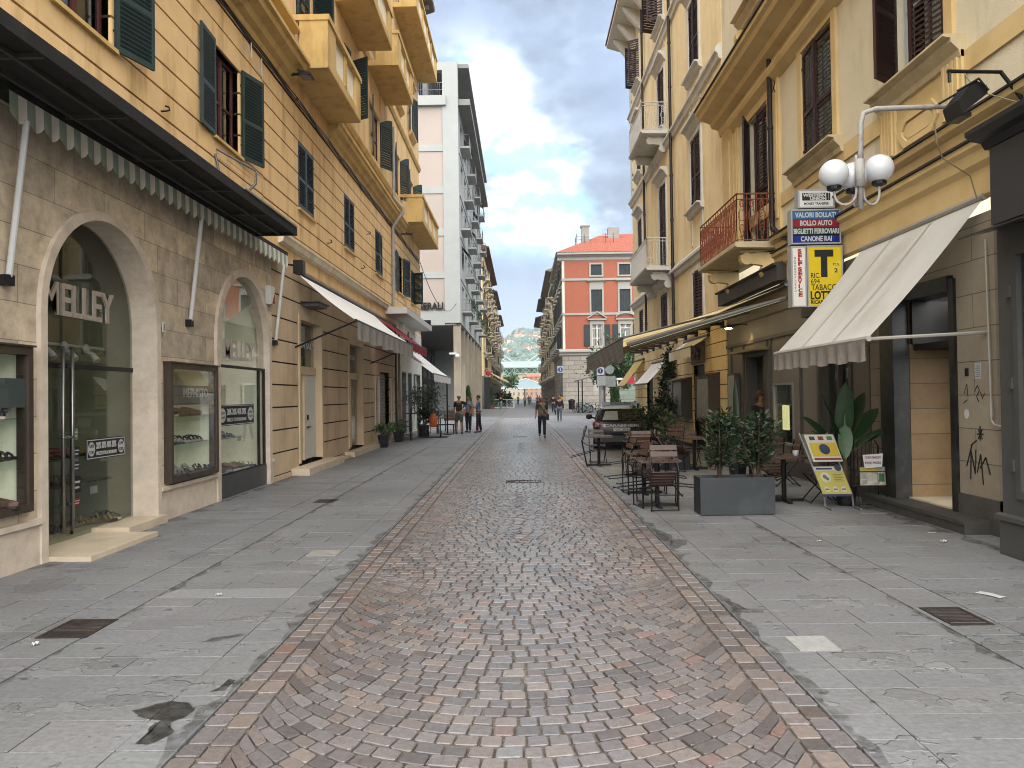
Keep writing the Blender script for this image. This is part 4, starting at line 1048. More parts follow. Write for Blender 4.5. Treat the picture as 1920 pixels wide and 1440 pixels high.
# balcony with rust-red railing
b = Rr.mb(); b.prism([(0, 4.90), (.9, 4.92), (.94, 4.95), (.94, 5.04), (0, 5.05)], 0, 16.5, 19.95)
o = b.build('balcony', mat('balcony_marble', '#c8b896', .7, .12, 3, .2, stain='#8f7f5f', stain_amt=.4), ch)
rust = mat('rust_red_iron', '#8a4528', .75, .25, 12, .3, 80, stain='#4a2416', stain_amt=.6, stain_scale=8)
baluster_rail(Rr, o, [(16.56, 0), (16.56, .88), (19.9, .88), (19.9, 0)], 5.05, 6.10, rust, .010, .22, scroll=True)
for q in (16.85, 19.6): scroll_bracket(Rr, o, q, 4.9, .75, .62, ytrim)
pipe(Rr, ch, [(16.46, .15, 9.1), (16.46, .15, 5.45), (16.40, .15, 5.3), (15.9, .13, 5.0), (14.0, .1, 4.5)], .055, mat('bronze_pipe', '#3b3230', .45, .15, 6, .05, 40, metal=.3))
# --- ground floor
greyf = mat('grey_cafe_front', '#7b7468', .55, .12, 1.5, .1, 30, spec=.4); greyd = mat('grey_cafe_dark', '#5c564f', .55, .12, 2, .1, 30)
stonef = brickmat('tan_stone_front', '#b5a790', '#a99b86', '#6f6456', 3.0, .42, .006, .7, 'YZ', .3, .5, .14)
b = Rr.mb()
tops = [(9.92, 11.3, -.1, 3.05), (13.3, 16.0, .42, 2.3), (17.75, 19.15, -.1, 2.9)]
wall_cells(b, 2, 9.2, -.05, 4.05, -.25, -.02, []) if False else None
b.box(9.05, -.3, -.05, 9.92, .0, 3.9); b.box(9.92, -.3, 3.25, 11.75, .0, 3.9); b.box(11.6, -.3, .4, 12.3, .0, 3.9); b.build('stone_pier', stonef, ch)
b = Rr.mb(); b.box(9.05, -.3, -.05, 9.92, .03, .42); b.build('pier_base', mat('grey_stone_base', '#66635d', .75, .25, 3, .3, 30), ch); b = Rr.mb(); b.box(11.6, -.3, -.05, 12.35, .03, .42); b.build('pier_base', mat('grey_stone_base', '#56534e', .75, .25, 3, .3, 30), ch)
dkm = mat('dark_green_marble', '#2c2d29', .35, .5, 5, .1, 40, stain='#6b665a', stain_amt=.35, stain_scale=5)
b = Rr.mb(); b.box(9.86, -.32, .12, 9.98, .04, 3.2); b.box(11.2, -.06, .12, 11.62, .17, 3.2); b.box(9.98, -.32, 3.05, 11.2, .05, 3.25); b.build('door_surround', dkm, ch)
b = Rr.mb(); b.box(9.2, -.35, -.05, 11.95, .34, .12); b.box(9.2, -.35, .12, 11.9, .36, .17); b.build('doorstep', mat('grey_step', '#5b5a55', .6, .2, 4, .25, 40), ch)
b = Rr.mb(); b.box(9.98, -1.0, .165, 11.2, -.02, .19); b.prism([(10.35+.27*math.cos(2*PI*i/20), -.62+.2*math.sin(2*PI*i/20)) for i in range(20)], 2, .19, .194, 1); b.build('threshold', [marble_st, red_p], ch)
tvt = brickmat('travertine', '#a3845a', '#957850', '#64543a', 4.0, .37, .006, .5, 'XZ', .25, .5, .2)
b = Rr.mb(); b.box(11.19, -.92, .17, 11.3, -.065, 3.05); b.build('lobby_lining', tvt, ch)
# the lobby wall turned to the street
b = Rr.mb(); b.box(9.92, -1.02, .17, 11.3, -.93, 3.05); b.box(11.05, -.93, .19, 11.185, -.86, 2.4); b.build('door_leaf', mat('red_wood', '#4a1f18', .5, .2, 6, .1), ch)
b = Rr.mb(); b.box(9.98, -.90, 2.34, 11.18, -.12, 2.42); b.box(9.98, -.9, 2.43, 11.09, -.80, 3.05); b.box(11.1, -.91, 2.43, 11.186, -.07, 3.04); b.build('door_transom', mat('dark_transom', '#1d1a16', .5, .3, 4, .1), ch)
b = Rr.mb(); b.box(11.0, -.79, 2.6, 11.12, -.785, 2.8); b.build('fire_notice', red_p, ch)
# graffiti and notices on the pier
b = Rr.mb()
def stroke(pts, r): b.tube([(u, .003, z) for u, z in pts], r, 5)
for pts in ([(9.62, .62), (9.60, .98)], [(9.60, .98), (9.52, .70)], [(9.52, .70), (9.50, 1.0)], [(9.70, .78), (9.58, 1.05)], [(9.48, .72), (9.40, .95)], [(9.40, .95), (9.36, .58)], [(9.42, .78), (9.30, .92)], [(9.30, .92), (9.22, .72)], [(9.60, 1.05), (9.48, 1.12)],
            [(9.44, 1.14), (9.36, 1.26)], [(9.36, 1.14), (9.44, 1.26)], [(9.40, 1.12), (9.40, 1.30)], [(9.46, 1.20), (9.34, 1.20)]): stroke(pts, .009)
for pts in ([(9.5, 1.72), (9.44, 1.80), (9.40, 1.74), (9.46, 1.66), (9.42, 1.60)], [(9.38, 1.72), (9.34, 1.64), (9.30, 1.70)], [(9.72, 1.7), (9.66, 1.82), (9.64, 1.66)], [(9.74, 1.58), (9.66, 1.62)]): stroke(pts, .005)
b.build('graffiti', black_p, ch)
for (u, z, ww, hh, mm, nm) in ((9.36, 1.88, .13, .2, paper, 'small white notice on the stone pier'), (9.62, 1.92, .08, .1, grey_dk, 'small dark sticker on the stone pier')):
    t = Rr.mb(); t.box(u, 0, z, u+ww, .004, z+hh)
    if mm is paper:
        for k in range(6): t.box(u+.02, .004, z+.03+k*.025, u+ww-.02-.02*(k % 2), .0045, z+.037+k*.025, 1)
    tag(t.build('wall_notice', [mm, black_p], None, loc=Rr.tf(u, 0, z)), nm, 'notice')
t = Rr.mb(); t.prism([(9.68+.05*math.cos(2*PI*i/16), 1.44+.06*math.sin(2*PI*i/16)) for i in range(16)], 1, 0, .004); tag(t.build('wall_sticker', white_p, None, loc=Rr.tf(9.68, 0, 1.44)), 'round white sticker on the stone pier', 'sticker')
# grey cafe front
b = Rr.mb()
wall_cells(b, 12.35, AE, -.05, 4.0, -.28, .0, [(13.05, 14.35, .35, 2.75), (15.75, 17.0, .62, 1.95), (17.45, 19.1, -.1, 2.72)])
b.build('cafe_front', greyf, ch)
b = Rr.mb()
for a in (13.0, 14.4, 15.3, 17.12, 17.38, 19.2, 20.3): b.box(a-.05, .0, -.02, a+.05, .035, 2.95)
b.box(12.35, 0, 2.95, AE, .05, 3.03); b.box(12.35, .0, -.02, 17.3, .04, .34); b.box(12.4, 0, 3.5, AE, .03, 3.53)
b.build('panel_ribs', greyd, ch)
b = Rr.mb(); b.box(15.9, .0, 4.10, 20.65, .26, 4.42); b.prism([(.0, 4.42), (.32, 4.42), (.34, 4.46), (0, 4.54)], 0, 15.9, 20.68); b.build('awning_box', mat('dark_awning_box', '#57544e', .6, .15, 3, .1), ch)
b = Rr.mb(); b.box(17.2, .0, 2.72, 19.3, .32, 2.78); b.build('door_hood', mat('wood_hood', '#a08a64', .6, .15, 4, .1), ch)
b = Rr.mb(); b.box(12.5, -4, -.04, AE-.3, -3.9, 3.9); b.box(12.5, -3.9, -.04, 12.6, -.3, 3.9); b.box(12.6, -3.9, -.04, AE-.3, -.3, .06); b.box(12.6, -3.9, 3.8, AE-.3, -.3, 3.9); b.build('cafe_interior', room_dk, ch)
f = Rr.mb(); f.box(15.75, -.06, .62, 15.80, .03, 1.95); f.box(16.95, -.06, .62, 17.0, .03, 1.95); f.box(15.80, -.06, .62, 16.95, .05, .67); f.box(15.80, -.06, 1.90, 16.95, .03, 1.95); o = f.build('cafe_window', mat('pale_frame', '#b0aba0', .4, .1, 4, .05, metal=.3), ch)
p = Rr.mb(); p.box(15.78, -.02, .66, 16.97, -.012, 1.92); p.build('pane', door_gl, o)
f = Rr.mb(); f.box(13.05, -.2, .35, 13.13, .0, 2.75); f.box(14.27, -.2, .35, 14.35, .0, 2.75); f.box(13.13, -.2, 2.67, 14.27, .0, 2.75); f.box(13.66, -.18, .35, 13.74, -.05, 2.67); f.box(13.13, -.18, .35, 14.27, -.05, .42); o = f.build('cafe_window', greyd, ch)
p = Rr.mb(); p.box(13.1, -.13, .4, 14.3, -.12, 2.7); p.build('pane', door_gl, o)
f = Rr.mb(); f.box(17.45, -.26, .0, 17.55, .01, 2.72); f.box(19.0, -.26, .0, 19.1, .01, 2.72); f.box(17.55, -.26, 2.62, 19.0, .01, 2.72); f.box(17.55, -.2, .05, 18.2, -.15, 2.62); o = f.build('cafe_door', greyd, ch)
b = Rr.mb(); b.box(16.60, -.2, .92, 16.88, -.14, 1.46); tag(b.build('light_panel', mat('lit_panel', (.9, .9, .5), .5, 0, 1, 0, emit=(1, .92, .45), estr=.3), None, loc=Rr.tf(16, -.45, 1)), 'glowing yellow panel behind the cafe window', 'lamp')
# wall lamp of the cafe, lit
lt = thing('wall_lamp', 'lit wall lamp throwing warm light on the grey cafe front', 'lamp', Rr.tf(18.9, 0, 3.35))
b = Rr.mb(); b.tube([(18.9, 0, 3.45), (18.9, .2, 3.46), (18.9, .42, 3.42)], .015, 6); b.lathe((18.9, .46, 3.36), [(.11, 0), (.10, .04), (.04, .09), (.02, .1)], 14); b.build('arm_and_shade', grey_dk, lt)
b = Rr.mb(); b.lathe((18.9, .46, 3.345), [(.085, 0), (.085, .012)], 14); b.build('bulb', mat('bulb', (1, .9, .7), .5, 0, 1, 0, emit=(1, .82, .5), estr=14), lt)
sp = bpy.data.lights.new('cafe_lamp_light', 'SPOT'); sp.energy = 11; sp.color = (1, .68, .30); sp.spot_size = R(95); sp.spot_blend = .6; sp.shadow_soft_size = .05
spo = bpy.data.objects.new('cafe_lamp_light', sp); C.objects.link(spo); spo.location = Rr.tf(18.55, .16, 3.42); spo.rotation_euler = (0, R(14), 0)
# grey shop at the very edge
gk = thing('grey_shopfront', 'dark grey shopfront with projecting cornice at the right edge', 'shopfront', (5.12, 7, 0))
G5 = Fac('R', 5.10)
gpaint = mat('grey_shop_paint', '#62625f', .55, .1, 3, .1, 40)
b = G5.mb(); wall_cells(b, 4, 8.12, .0, 3.5, -.55, .0, [(4.5, 7.86, .62, 3.2)]); b.box(4, 0, .0, 8.14, .03, .36); b.prism([(0, .36), (.06, .37), (.06, .42), (0, .44)], 0, 4, 8.18); b.build('wall', gpaint, gk)
b = G5.mb(); b.box(4, -.55, 3.5, 8.13, .05, 4.32); b.build('fascia', mat('grey_fascia', '#47484a', .5, .1, 3, .05), gk)
b = G5.mb(); b.prism([(-.5, 4.32), (.06, 4.33), (.10, 4.40), (.20, 4.42), (.27, 4.47), (.27, 4.52), (-.5, 4.56)], 0, 4, 8.2); b.build('cornice', mat('black_cornice', '#2c2c2c', .5, .2, 4, .1), gk)
b = G5.mb(); b.prism([(.02, 3.44), (.42, 3.34), (.43, 3.355), (.02, 3.47)], 0, 4, 8.1); b.build('hood', steel, gk)
f = G5.mb(); f.box(7.78, -.08, .62, 7.86, .03, 3.2); f.box(4.5, -.08, .62, 4.58, .03, 3.2); f.box(4.58, -.08, .62, 7.78, .03, .7); f.box(4.58, -.08, 3.12, 7.78, .03, 3.2)
for z in (.9, 1.75, 2.7): f.box(7.86, -.01, z, 7.92, .05, z+.12)
o = f.build('shop_window', gpaint, gk); p = G5.mb(); p.box(4.55, -.03, .66, 7.8, -.02, 3.16); p.build('pane', door_gl, o)
b = G5.mb(); b.box(4.4, -.54, .3, 8.0, -.5, 3.3); b.build('lining', room_dk, gk)
b = Rr.mb(); b.box(8.16, -.02, .9, 8.95, .0, 4.0) if False else None
b = Rr.mb(); b.box(8.2, -.3, .0, 9.05, -.06, 4.05); b.box(8.72, -.06, 1.15, 8.9, .03, 3.8, 1); b.build('side_strip', [greyd, mat('bare_wood', '#b08a4f', .7, .2, 4, .2)], ch)
# floodlight on arm + cable
t = thing('floodlight', 'black floodlight hanging from an iron arm over the grey shop cornice', 'floodlight', (4.9, 8.3, 4.9))
b = MB(); b.tube([(5.65, 8.3, 4.75), (5.3, 8.3, 5.22), (4.72, 8.3, 5.24)], .022, 8); b.tube([(4.74, 8.3, 5.22), (4.74, 8.3, 5.12)], .018, 6); b.build('arm', grey_dk, t)
b = MB(); b.prism([(4.74, 4.86), (4.92, 5.08), (5.05, 5.02), (5.06, 4.93), (4.78, 4.72)], 1, 8.15, 8.45); b.tube([(4.72, 8.12, 4.95), (4.95, 8.12, 5.08), (5.05, 8.12, 4.95)], .014, 6); b.tube([(4.72, 8.48, 4.95), (4.95, 8.48, 5.08), (5.05, 8.48, 4.95)], .014, 6); b.box(4.78, 8.18, 4.70, 4.9, 8.42, 4.74); b.build('head', mat('black_lamp', '#141516', .4, .1, 5, .05), t)
b = MB(); b.tube([(4.68, 8.5, 4.75), (4.75, 8.6, 4.55), (4.9, 8.75, 4.42), (5.3, 8.9, 4.25), (5.4, 8.95, 4.0)], .009, 5); b.tube([(4.9, 8.3, 5.22), (5.0, 8.25, 5.0), (5.4, 8.2, 4.85)], .007, 5)
tag(b.build('lamp_cable', mat('cream_cable', '#c3b58c', .6, .1, 5, 0), None, loc=(4.7, 8.5, 4.75)), 'pale loose cable drooping below the black floodlight', 'cable')
# tobacconist awning with wall arm and crank
awning('tobacconist_awning', 'big cream awning sloping down over the tobacconist door', Rr, 9.18, 12.45, .03, 4.06, 1.46, 2.38, .25, mat('cream_canvas', '#f8f4ea', .85, .05, 1.2, .2, 26, trans=.25, stain='#c8bda6', stain_amt=.5, stain_scale=.9), mat('grey_valance', '#bcb2a6', .85, .12, 3, .4, 30, trans=.15), wave=.02, bar_m=mat('cream_bar', '#d6d0c2', .45, .08, 5, 0), armz=2.44)
b = Rr.mb(); b.tube([(9.12, .06, 3.55), (9.06, .07, 1.45)], .013, 6); b.tube([(9.06, .07, 1.55), (9.06, .07, 1.38), (8.98, .09, 1.33), (8.6, .12, 1.30)], .013, 6); b.tube([(9.06, .07, 1.6), (9.06, .07, 1.42)], .022, 6)
tag(b.build('awning_crank', mat('cream_bar', '#d6d0c2'), None, loc=Rr.tf(9.1, .06, 1.4)), 'thin cream awning crank hanging beside the graffiti', 'crank')
# globe lamp
gl = thing('globe_lamp', 'white wall lamp with three globes on a rusty bracket', 'street lamp', (5.65, 9.4, 5.2))
pm = mat('peeling_white', '#dcdad3', .6, .08, 6, .3, 60, stain='#8a4a2c', stain_amt=.75, stain_scale=6)
b = MB(); b.tube([(5.65, 9.4, 5.27), (4.45, 9.4, 5.25), (4.30, 9.4, 5.20), (4.26, 9.4, 5.06), (4.24, 9.4, 4.0)], .032, 10)
b.tube([(4.24, 9.4, 4.62), (4.24, 9.4, 4.28)], .062, 8); b.build('bracket', pm, gl, smooth=True)
gm_ = mat('opal_globe', '#e9ebec', .25, .03, 2, 0, spec=.5, trans=.2)
for i, an in enumerate((165, 20, 88)):
    ca, sa = math.cos(R(an)), math.sin(R(an)); r = .30 if i < 2 else .22
    P = [(4.24+ca*.04, 9.4+sa*.04, 4.68), (4.24+ca*.045, 9.4+sa*.045, 4.22)]
    for k in range(1, 9):
        q = PI*k/8; P.append((4.24+ca*(.045+(r-.045)*(1-math.cos(q))/2), 9.4+sa*(.045+(r-.045)*(1-math.cos(q))/2), 4.22-.15*math.sin(q)))
    P.append((4.24+ca*r, 9.4+sa*r, 4.27+(.06 if i == 1 else 0)))
    b = MB(); b.tube(P, .017, 7); a_o = b.build('arm', pm, gl, smooth=True)
    z = P[-1][2]; c = (4.24+ca*r, 9.4+sa*r, z)
    b = MB(); b.lathe(c, [(.03, -.02), (.085, 0), (.09, .04), (.07, .06)], 16); b.build('holder', grey_dk, gl)
    b = MB(); b.ball((c[0], c[1], z+.20), .178, 28); b.build('globe', gm_, gl, smooth=True)
# stacked tobacconist signs (perpendicular to the wall, facing up the street)
S = Fac('F', 13.0, 0)
def sgn(name, label, x0, x1, z0, z1, depth=.18):
    t = thing(name, label, 'sign', (x1, 13.0, z0)); b = S.mb(); b.box(x0, -depth, z0, x1, -.012, z1)
    for q in ((x0, z0, x1, z0+.025), (x0, z1-.025, x1, z1), (x0, z0+.025, x0+.025, z1-.025), (x1-.025, z0+.025, x1, z1-.025)): b.box(q[0], -.012, q[1], q[2], .004, q[3])
    b.build('case', mat('sign_case', '#c9c9c6', .4, .06, 4, 0), t); return t
def face(t, name, x0, x1, z0, z1, m_):
    b = S.mb(); b.box(x0, -.012, z0, x1, -.002, z1); return b.build(name, m_, t)
def stext(t, lines, m_):
    b = S.mb()
    for (s, x, z, sz, wd, bd) in lines: put_text(b, S, s, x, .0, z, sz, ext=.0015, bold=bd, width=wd)
    return b.build('lettering', m_, t)
T1 = sgn('stamp_sign', 'sign of four coloured bands blue red green navy above the yellow one', 4.67, 5.52, 4.28, 4.88)
for (z, col, s, wd) in ((4.71, '#1f78b4', 'VALORI BOLLATI', .70), (4.57, '#a51f38', 'BOLLO AUTO', .55), (4.43, '#0f4a38', 'BIGLIETTI FERROVIARI', .77), (4.30, '#1a2f9a', 'CANONE RAI', .53)):
    face(T1, 'band', 4.695, 5.495, z, z+.143, mat('band'+col, col, .35, .02, 2, 0)); stext(T1, [(s, 5.095-wd/2, z+.032, .12, wd, .004)], letter_wh)
T2 = sgn('tobacco_sign', 'yellow tobacconist sign with big black T behind the awning', 4.93, 5.54, 3.2, 4.255)
face(T2, 'yellow_face', 4.955, 5.515, 3.225, 4.23, mat('sign_yellow', '#f2cf14', .35, .03, 2, 0, emit=(1, .75, .02), estr=.05))
stext(T2, [('RIC.', 4.985, 3.70, .12, .16, .001), ('694', 4.985, 3.60, .12, .15, .0), ('TABACCHI', 4.995, 3.49, .14, .52, .001), ('LOTTO', 4.975, 3.335, .19, .46, .007), ('RICARICHE', 4.98, 3.255, .085, .38, .003), ('PT.N.', 5.37, 3.90, .07, .11, 0), ('2', 5.39, 3.79, .10, .06, .002)], black_p)
b = S.mb(); b.box(5.06, 0, 4.06, 5.38, .003, 4.18); b.box(5.165, 0, 3.71, 5.275, .003, 4.06); b.build('letter_t', black_p, T2)
T3 = sgn('self_service_sign', 'tall narrow white sign reading self service in red', 4.66, 4.92, 3.2, 4.25)
face(T3, 'white_face', 4.685, 4.895, 3.225, 4.225, mat('sign_white', '#f2efe6', .4, .02, 2, 0, emit=(1, .9, .7), estr=.06))
stext(T3, [(c_, 4.775, 4.135-i*.073-(.02 if i > 3 else 0), .085, .07 if c_ != 'I' else .025, .005) for i, c_ in enumerate('SELFSERVICE')], mat('sign_red', '#c4202a', .5, .03, 2, 0))
stext(T3, [(c_, 4.71, 4.03-i*.047, .045, .03 if c_ != 'I' else .01, 0) for i, c_ in enumerate('SUPERENALOTTO')], grey_dk)
T4 = sgn('money_sign', 'small white money transfer sign above the coloured bands', 4.80, 5.42, 4.90, 5.22)
face(T4, 'white_face', 4.825, 5.395, 4.925, 5.195, white_p)
b = S.mb(); b.box(4.87, -.002, 5.03, 5.35, .001, 5.16); b.box(5.32, .001, 5.03, 5.325, .002, 5.16, 1); b.build('black_block', [black_p, letter_wh], T4)
stext(T4, [('MONEY TRANSFER', 4.90, 4.955, .06, .42, .001)], black_p); q = stext(T4, [('WESTERN', 4.885, 5.098, .07, .40, .004), ('UNION', 5.0, 5.038, .07, .28, .004)], letter_wh); q.location = (0, -.003, 0)
b = MB(); b.box(5.5, 13.05, 3.7, 5.66, 13.15, 3.78); b.box(5.5, 13.05, 4.5, 5.66, 13.15, 4.58); tag(b.build('sign_bracket', grey_dk, None, loc=(5.6, 13.1, 3.7)), 'steel brackets carrying the stack of signs', 'bracket')
b = Rr.mb(); b.box(13.2, .0, 3.1, 13.9, .5, 4.5); b.prism([(0, 4.5), (.55, 4.5), (.55, 4.56), (0, 4.66)], 0, 13.1, 14.0); b.build('grey_shaft', greyd, ch)
# long brown awning of the cafe
brn = mat('brown_canvas', '#e3cd9a', .85, .10, 1.2, .1, 30, trans=.82, stain='#6f5c3a', stain_amt=.4, stain_scale=.9)
ba = awning('cafe_awning', 'long brown awning stretched far out over the cafe tables', Rr, 15.95, 24.9, .05, 4.0, 3.46, 2.95, 0, brn, arms=True, bar_m=grey_md, sagz=.06, armz=3.75)
b = Rr.mb(); W2 = 60; P = []
for j in range(W2+1):
    u = 15.95+8.95*j/W2
    for i in range(5): q = i/4; P.append((u, 3.48+.03*math.sin(j*.8+i)*q, 2.93-.46*q-.05*math.sin(j*.35)*q))
b.add(P, [(j*5+i, (j+1)*5+i, (j+1)*5+i+1, j*5+i+1) for j in range(W2) for i in range(4)])
b.build('clear_skirt', mat('dusty_skirt', '#75695c', .35, .35, 5, .6, 12, spec=.5), ba)
for u in (15.98, 18.5, 21.5, 24.8): b = Rr.mb(); b.tube([(u, .05, 3.72), (u, 3.4, 2.80)], .05 if u < 16 else .035, 6); b.build('side_rail', mat('tan_rail', '#8b8170', .5, .1, 4, 0), ba)
b = Rr.mb(); b.tube([(15.93, .2, 3.66), (15.93, 3.35, 2.74)], .007, 6); b.build('led_strip', mat('led', (.55, .6, .5), .5, 0, 1, 0, emit=(.35, 1, .7), estr=.02), ba)

# ================================================================== right: pale yellow house with white balconies
yh = thing('yellow_house', 'pale yellow house with white balconies between the cream house and the square', 'building', (5.65, 29, 0))
yel = mat('yellow_stucco', '#dfc99c', .88, .07, 1.3, .25, 50, stain='#b08f58', stain_amt=.6, stain_scale=1.6, streak=.25); wtr = mat('white_stone_trim', '#d9d6cc', .75, .08, 3, .2, 60, stain='#a09a8a', stain_amt=.4, stain_scale=2)
B0, BE = 20.72, 37.4
cols = [(23.2, 24.5), (28.75, 30.1), (34.4, 35.55)]
bo = []
for (a, c) in cols:
    bo += [(a, c, 3.9, 5.6), (a, c, 11.9, 14.2), (a, c, 16.1, 18.0)]
bo += [(23.2, 24.5, 7.6, 9.85), (28.75, 30.1, 6.6, 9.8), (34.4, 35.55, 7.6, 9.8)]
b = Rr.mb(); wall_cells(b, B0, BE, 3.6, 20.2, -.25, .02, bo); b.box(BE-.25, -10, 3.6, BE, -.25, 20.2); b.build('wall', yel, yh)
b = Rr.mb()
for i in range(9): wall_cells(b, B0, BE, .0+.4*i, .375+.4*i, -.25, .03, [(23.2, 24.75, -1, 2.65), (28.0, 29.6, -1, 2.75), (32.3, 34.0, -1, 2.75)])
b.build('rusticated_base', yel, yh); b = Rr.mb(); wall_cells(b, B0, BE, 0, 3.6, -.3, 0, [(23.2, 24.75, -1, 2.65), (28.0, 29.6, -1, 2.75), (32.3, 34.0, -1, 2.75)]); b.build('groove_backing', groove, yh)
for i, (a, c, d, e) in enumerate(bo):
    o = window(Rr, yh, a+.02, c-.02, d+.01, e-.02, -.15, white_p, cur=False)
    s = Rr.mb(); s.box(a-.16, .02, d, a-.02, .07, e+.16); s.box(c+.02, .02, d, c+.16, .07, e+.16); s.box(a-.02, .02, e+.02, c+.02, .07, e+.16)
    if d > 5 and d < 15: s.prism([(.02, e+.16), (.08, e+.22), (.18, e+.38), (.30, e+.44), (.30, e+.52), (.02, e+.54)], 0, a-.3, c+.3)
    if d > 6.7: s.prism([(.02, d-.22), (.12, d-.18), (.16, d-.06), (.26, d-.04), (.26, d), (.02, d)], 0, a-.28, c+.28)
    if d > 7: s.box(a-.14, .02, d-1.1, a+.0, .05, d-.22); s.box(c, .02, d-1.1, c+.14, .05, d-.22)
    s.build('surround', wtr, o)
    s = Rr.mb(); s.box(a, -.9, d, c, -.85, e); s.build('dark_room', room_dk, o)
    W_ = (c-a)/2
    if d > 15:
        shutter(Rr, o, a, .0, d, e, W_, 1, 60, brown_p, .1); shutter(Rr, o, c, .0, d, e, W_, -1, 70, brown_p, .1)
    else:
        shutter(Rr, o, a, .0, d+.01, e-.01, W_-.004, 1, 3 if i % 2 else 10, brown_p, .09); shutter(Rr, o, c, .0, d+.01, e-.01, W_-.004, -1, 4, brown_p, .09)
for z in (6.0, 11.05, 15.3):
    bench(Rr, yh, B0, BE+.12, [(.02, z-.12), (.10, z-.08), (.13, z+.05), (.20, z+.10), (.20, z+.18), (.1, z+.3), (.02, z+.32)], wtr, 'string_course')
for (u0, u1, z, sc_) in ((28.2, 31.45, 11.62, True), (27.6, 31.7, 6.40, False)):
    b = Rr.mb(); b.prism([(.02, z-.14), (.98, z-.12), (1.04, z-.06), (1.04, z), (.02, z)], 0, u0, u1); o = b.build('balcony', wtr, yh)
    baluster_rail(Rr, o, [(u0+.05, .05), (u0+.05, .98), (u1-.05, .98), (u1-.05, .05)], z, z+1.05, mat('white_iron', '#cfcdc6', .6, .1, 6, .1), .011, .24 if sc_ else .115, scroll=sc_)
    for q in (u0+.4, u1-.4): scroll_bracket(Rr, o, q, z-.14, .8, .6, wtr)
b = Rr.mb(); b.prism([(-.2, 19.0), (.9, 19.35), (1.05, 19.4), (1.05, 19.55), (-.2, 20.3)], 0, B0, BE+1.0)
b.box(BE, -10, 19.0, BE+1.0, -.2, 19.5)
for u in np.arange(B0+.6, BE+.6, 1.6): b.prism([(.02, 18.2), (.3, 18.5), (.85, 19.25), (.02, 19.2)], 0, u-.12, u+.12)
b.build('eave', wtr, yh)
b = Rr.mb(); b.prism([(1.1, 19.55), (1.1, 19.64), (-5, 21.6), (-5, 19.55)], 0, B0, BE+1.1); b.build('roof', MATS['old_tiles'], yh)
b = Rr.mb()
for i in range(22):
    z = 11.4+i*.36; b.box(BE-.6, .02, z, BE+.06, .07, z+.33) if i % 2 else b.box(BE-.4, .02, z, BE+.06, .07, z+.33)
b.build('quoins', wtr, yh)
pipe(Rr, yh, [(27.2, .14, 19.2), (27.2, .14, 3.7)], .055, MATS['bronze_pipe']); pipe(Rr, yh, [(33.1, .14, 19.2), (33.1, .14, 3.7)], .05, MATS['bronze_pipe'])
# shop doors below
for (a, c, e, kind) in ((23.2, 24.75, 2.65, 'mesh'), (28.0, 29.6, 2.75, 'dark'), (32.3, 34.0, 2.75, 'slat')):
    s = Rr.mb()
    n = int(e/.09)
    for i in range(n): s.box(a, -.14+(i % 2)*.012, i*e/n, c, -.10+(i % 2)*.012, (i+1)*e/n)
    s.build('roller_shutter', mat('dark_roller', '#3a3633', .5, .2, 6, .1, metal=.3), yh)
b = Rr.mb(); b.box(23.2, -.25, -.05, 37, .15, .1); b.build('doorstep', MATS['grey_step'], yh)
sign_text('number_sign', 'relief number sign above the mesh shop door', Rr, [('28', 24.45, 2.82, .5, .85, .015, .02)], mat('bronze_number', '#6f665a', .5, .15, 6, .1), (23.1, 24.85, 2.68, 3.34, .04), 'sign', .075, mat('number_plate', '#a08f74', .6, .1, 5, .1))
for (u0, u1, nw, zw, nf, zf, mm, lb, vl) in ((22.5, 25.75, .08, 3.46, .58, 3.14, white_c, 'small cream awning above the relief number', .28), (28.8, 32.1, .08, 3.02, .88, 2.14, white_c, 'small cream awning without valance in the middle of the row', 0), (34.3, 37.0, .08, 3.32, 1.0, 2.12, mat('yellow_canvas', '#d9bd7c', .85, .06, 2, .1, 30, trans=.3), 'small yellow awning, last before the square', 0)):
    awning('shop_awning', lb, Rr, u0, u1, nw, zw, nf, zf, vl, mm, wave=.015, sagz=.02, arms=False)
for i, u in enumerate(np.arange(21.0, 35.5, 1.55)):
    b = Rr.mb(); b.box(u-.07, .03, 3.62, u+.07, .62, 3.70); b.box(u-.1, .03, 3.55, u+.1, .1, 3.78); b.build('awning_arm', grey_dk, yh)
# display cases
def dcase(u0, u1, z0, z1, nn, m_, label):
    t = thing('menu_case', label, 'display case', Rr.tf(u0, 0, z0)); b = Rr.mb()
    b.box(u0, .03, z0, u1, nn-.02, z1); b.prism([(.03, z1), (nn+.05, z1), (.03, z1+.1)], 0, u0-.03, u1+.03); 
    for q in ((u0, z0, u0+.07, z1), (u1-.07, z0, u1, z1), (u0+.07, z0, u1-.07, z0+.07), (u0+.07, z1-.07, u1-.07, z1)): b.box(q[0], nn-.02, q[1], q[2], nn+.02, q[3])
    b.build('case', m_, t); p = Rr.mb(); p.box(u0+.05, nn-.018, z0+.05, u1-.05, nn-.005, z1-.05); p.build('front', mat('dusty_glass', '#bdbfba', .45, .3, 4, 0, spec=.5), t)
dcase(21.45, 23.05, .95, 2.25, .34, bronze, 'bronze display case with dusty glass next to the mesh door')
dcase(24.95, 26.5, .92, 2.2, .36, greyd, 'dark display case left of the relief number')
dcase(26.75, 28.0, 1.0, 2.22, .3, mat('cream_case', '#d0cbbb', .5, .08, 4, 0), 'cream display case behind the white tall pot')
# wall notice box on the cafe pier
b = Rr.mb(); b.box(19.5, .03, 1.0, 20.2, .16, 2.25); b.box(19.56, .16, 1.05, 20.14, .165, 2.2, 1); tag(b.build('menu_case', [greyd, MATS['dusty_glass']], None, loc=Rr.tf(19.8, 0, 1)), 'narrow pale notice case on the cafe pier', 'display case')
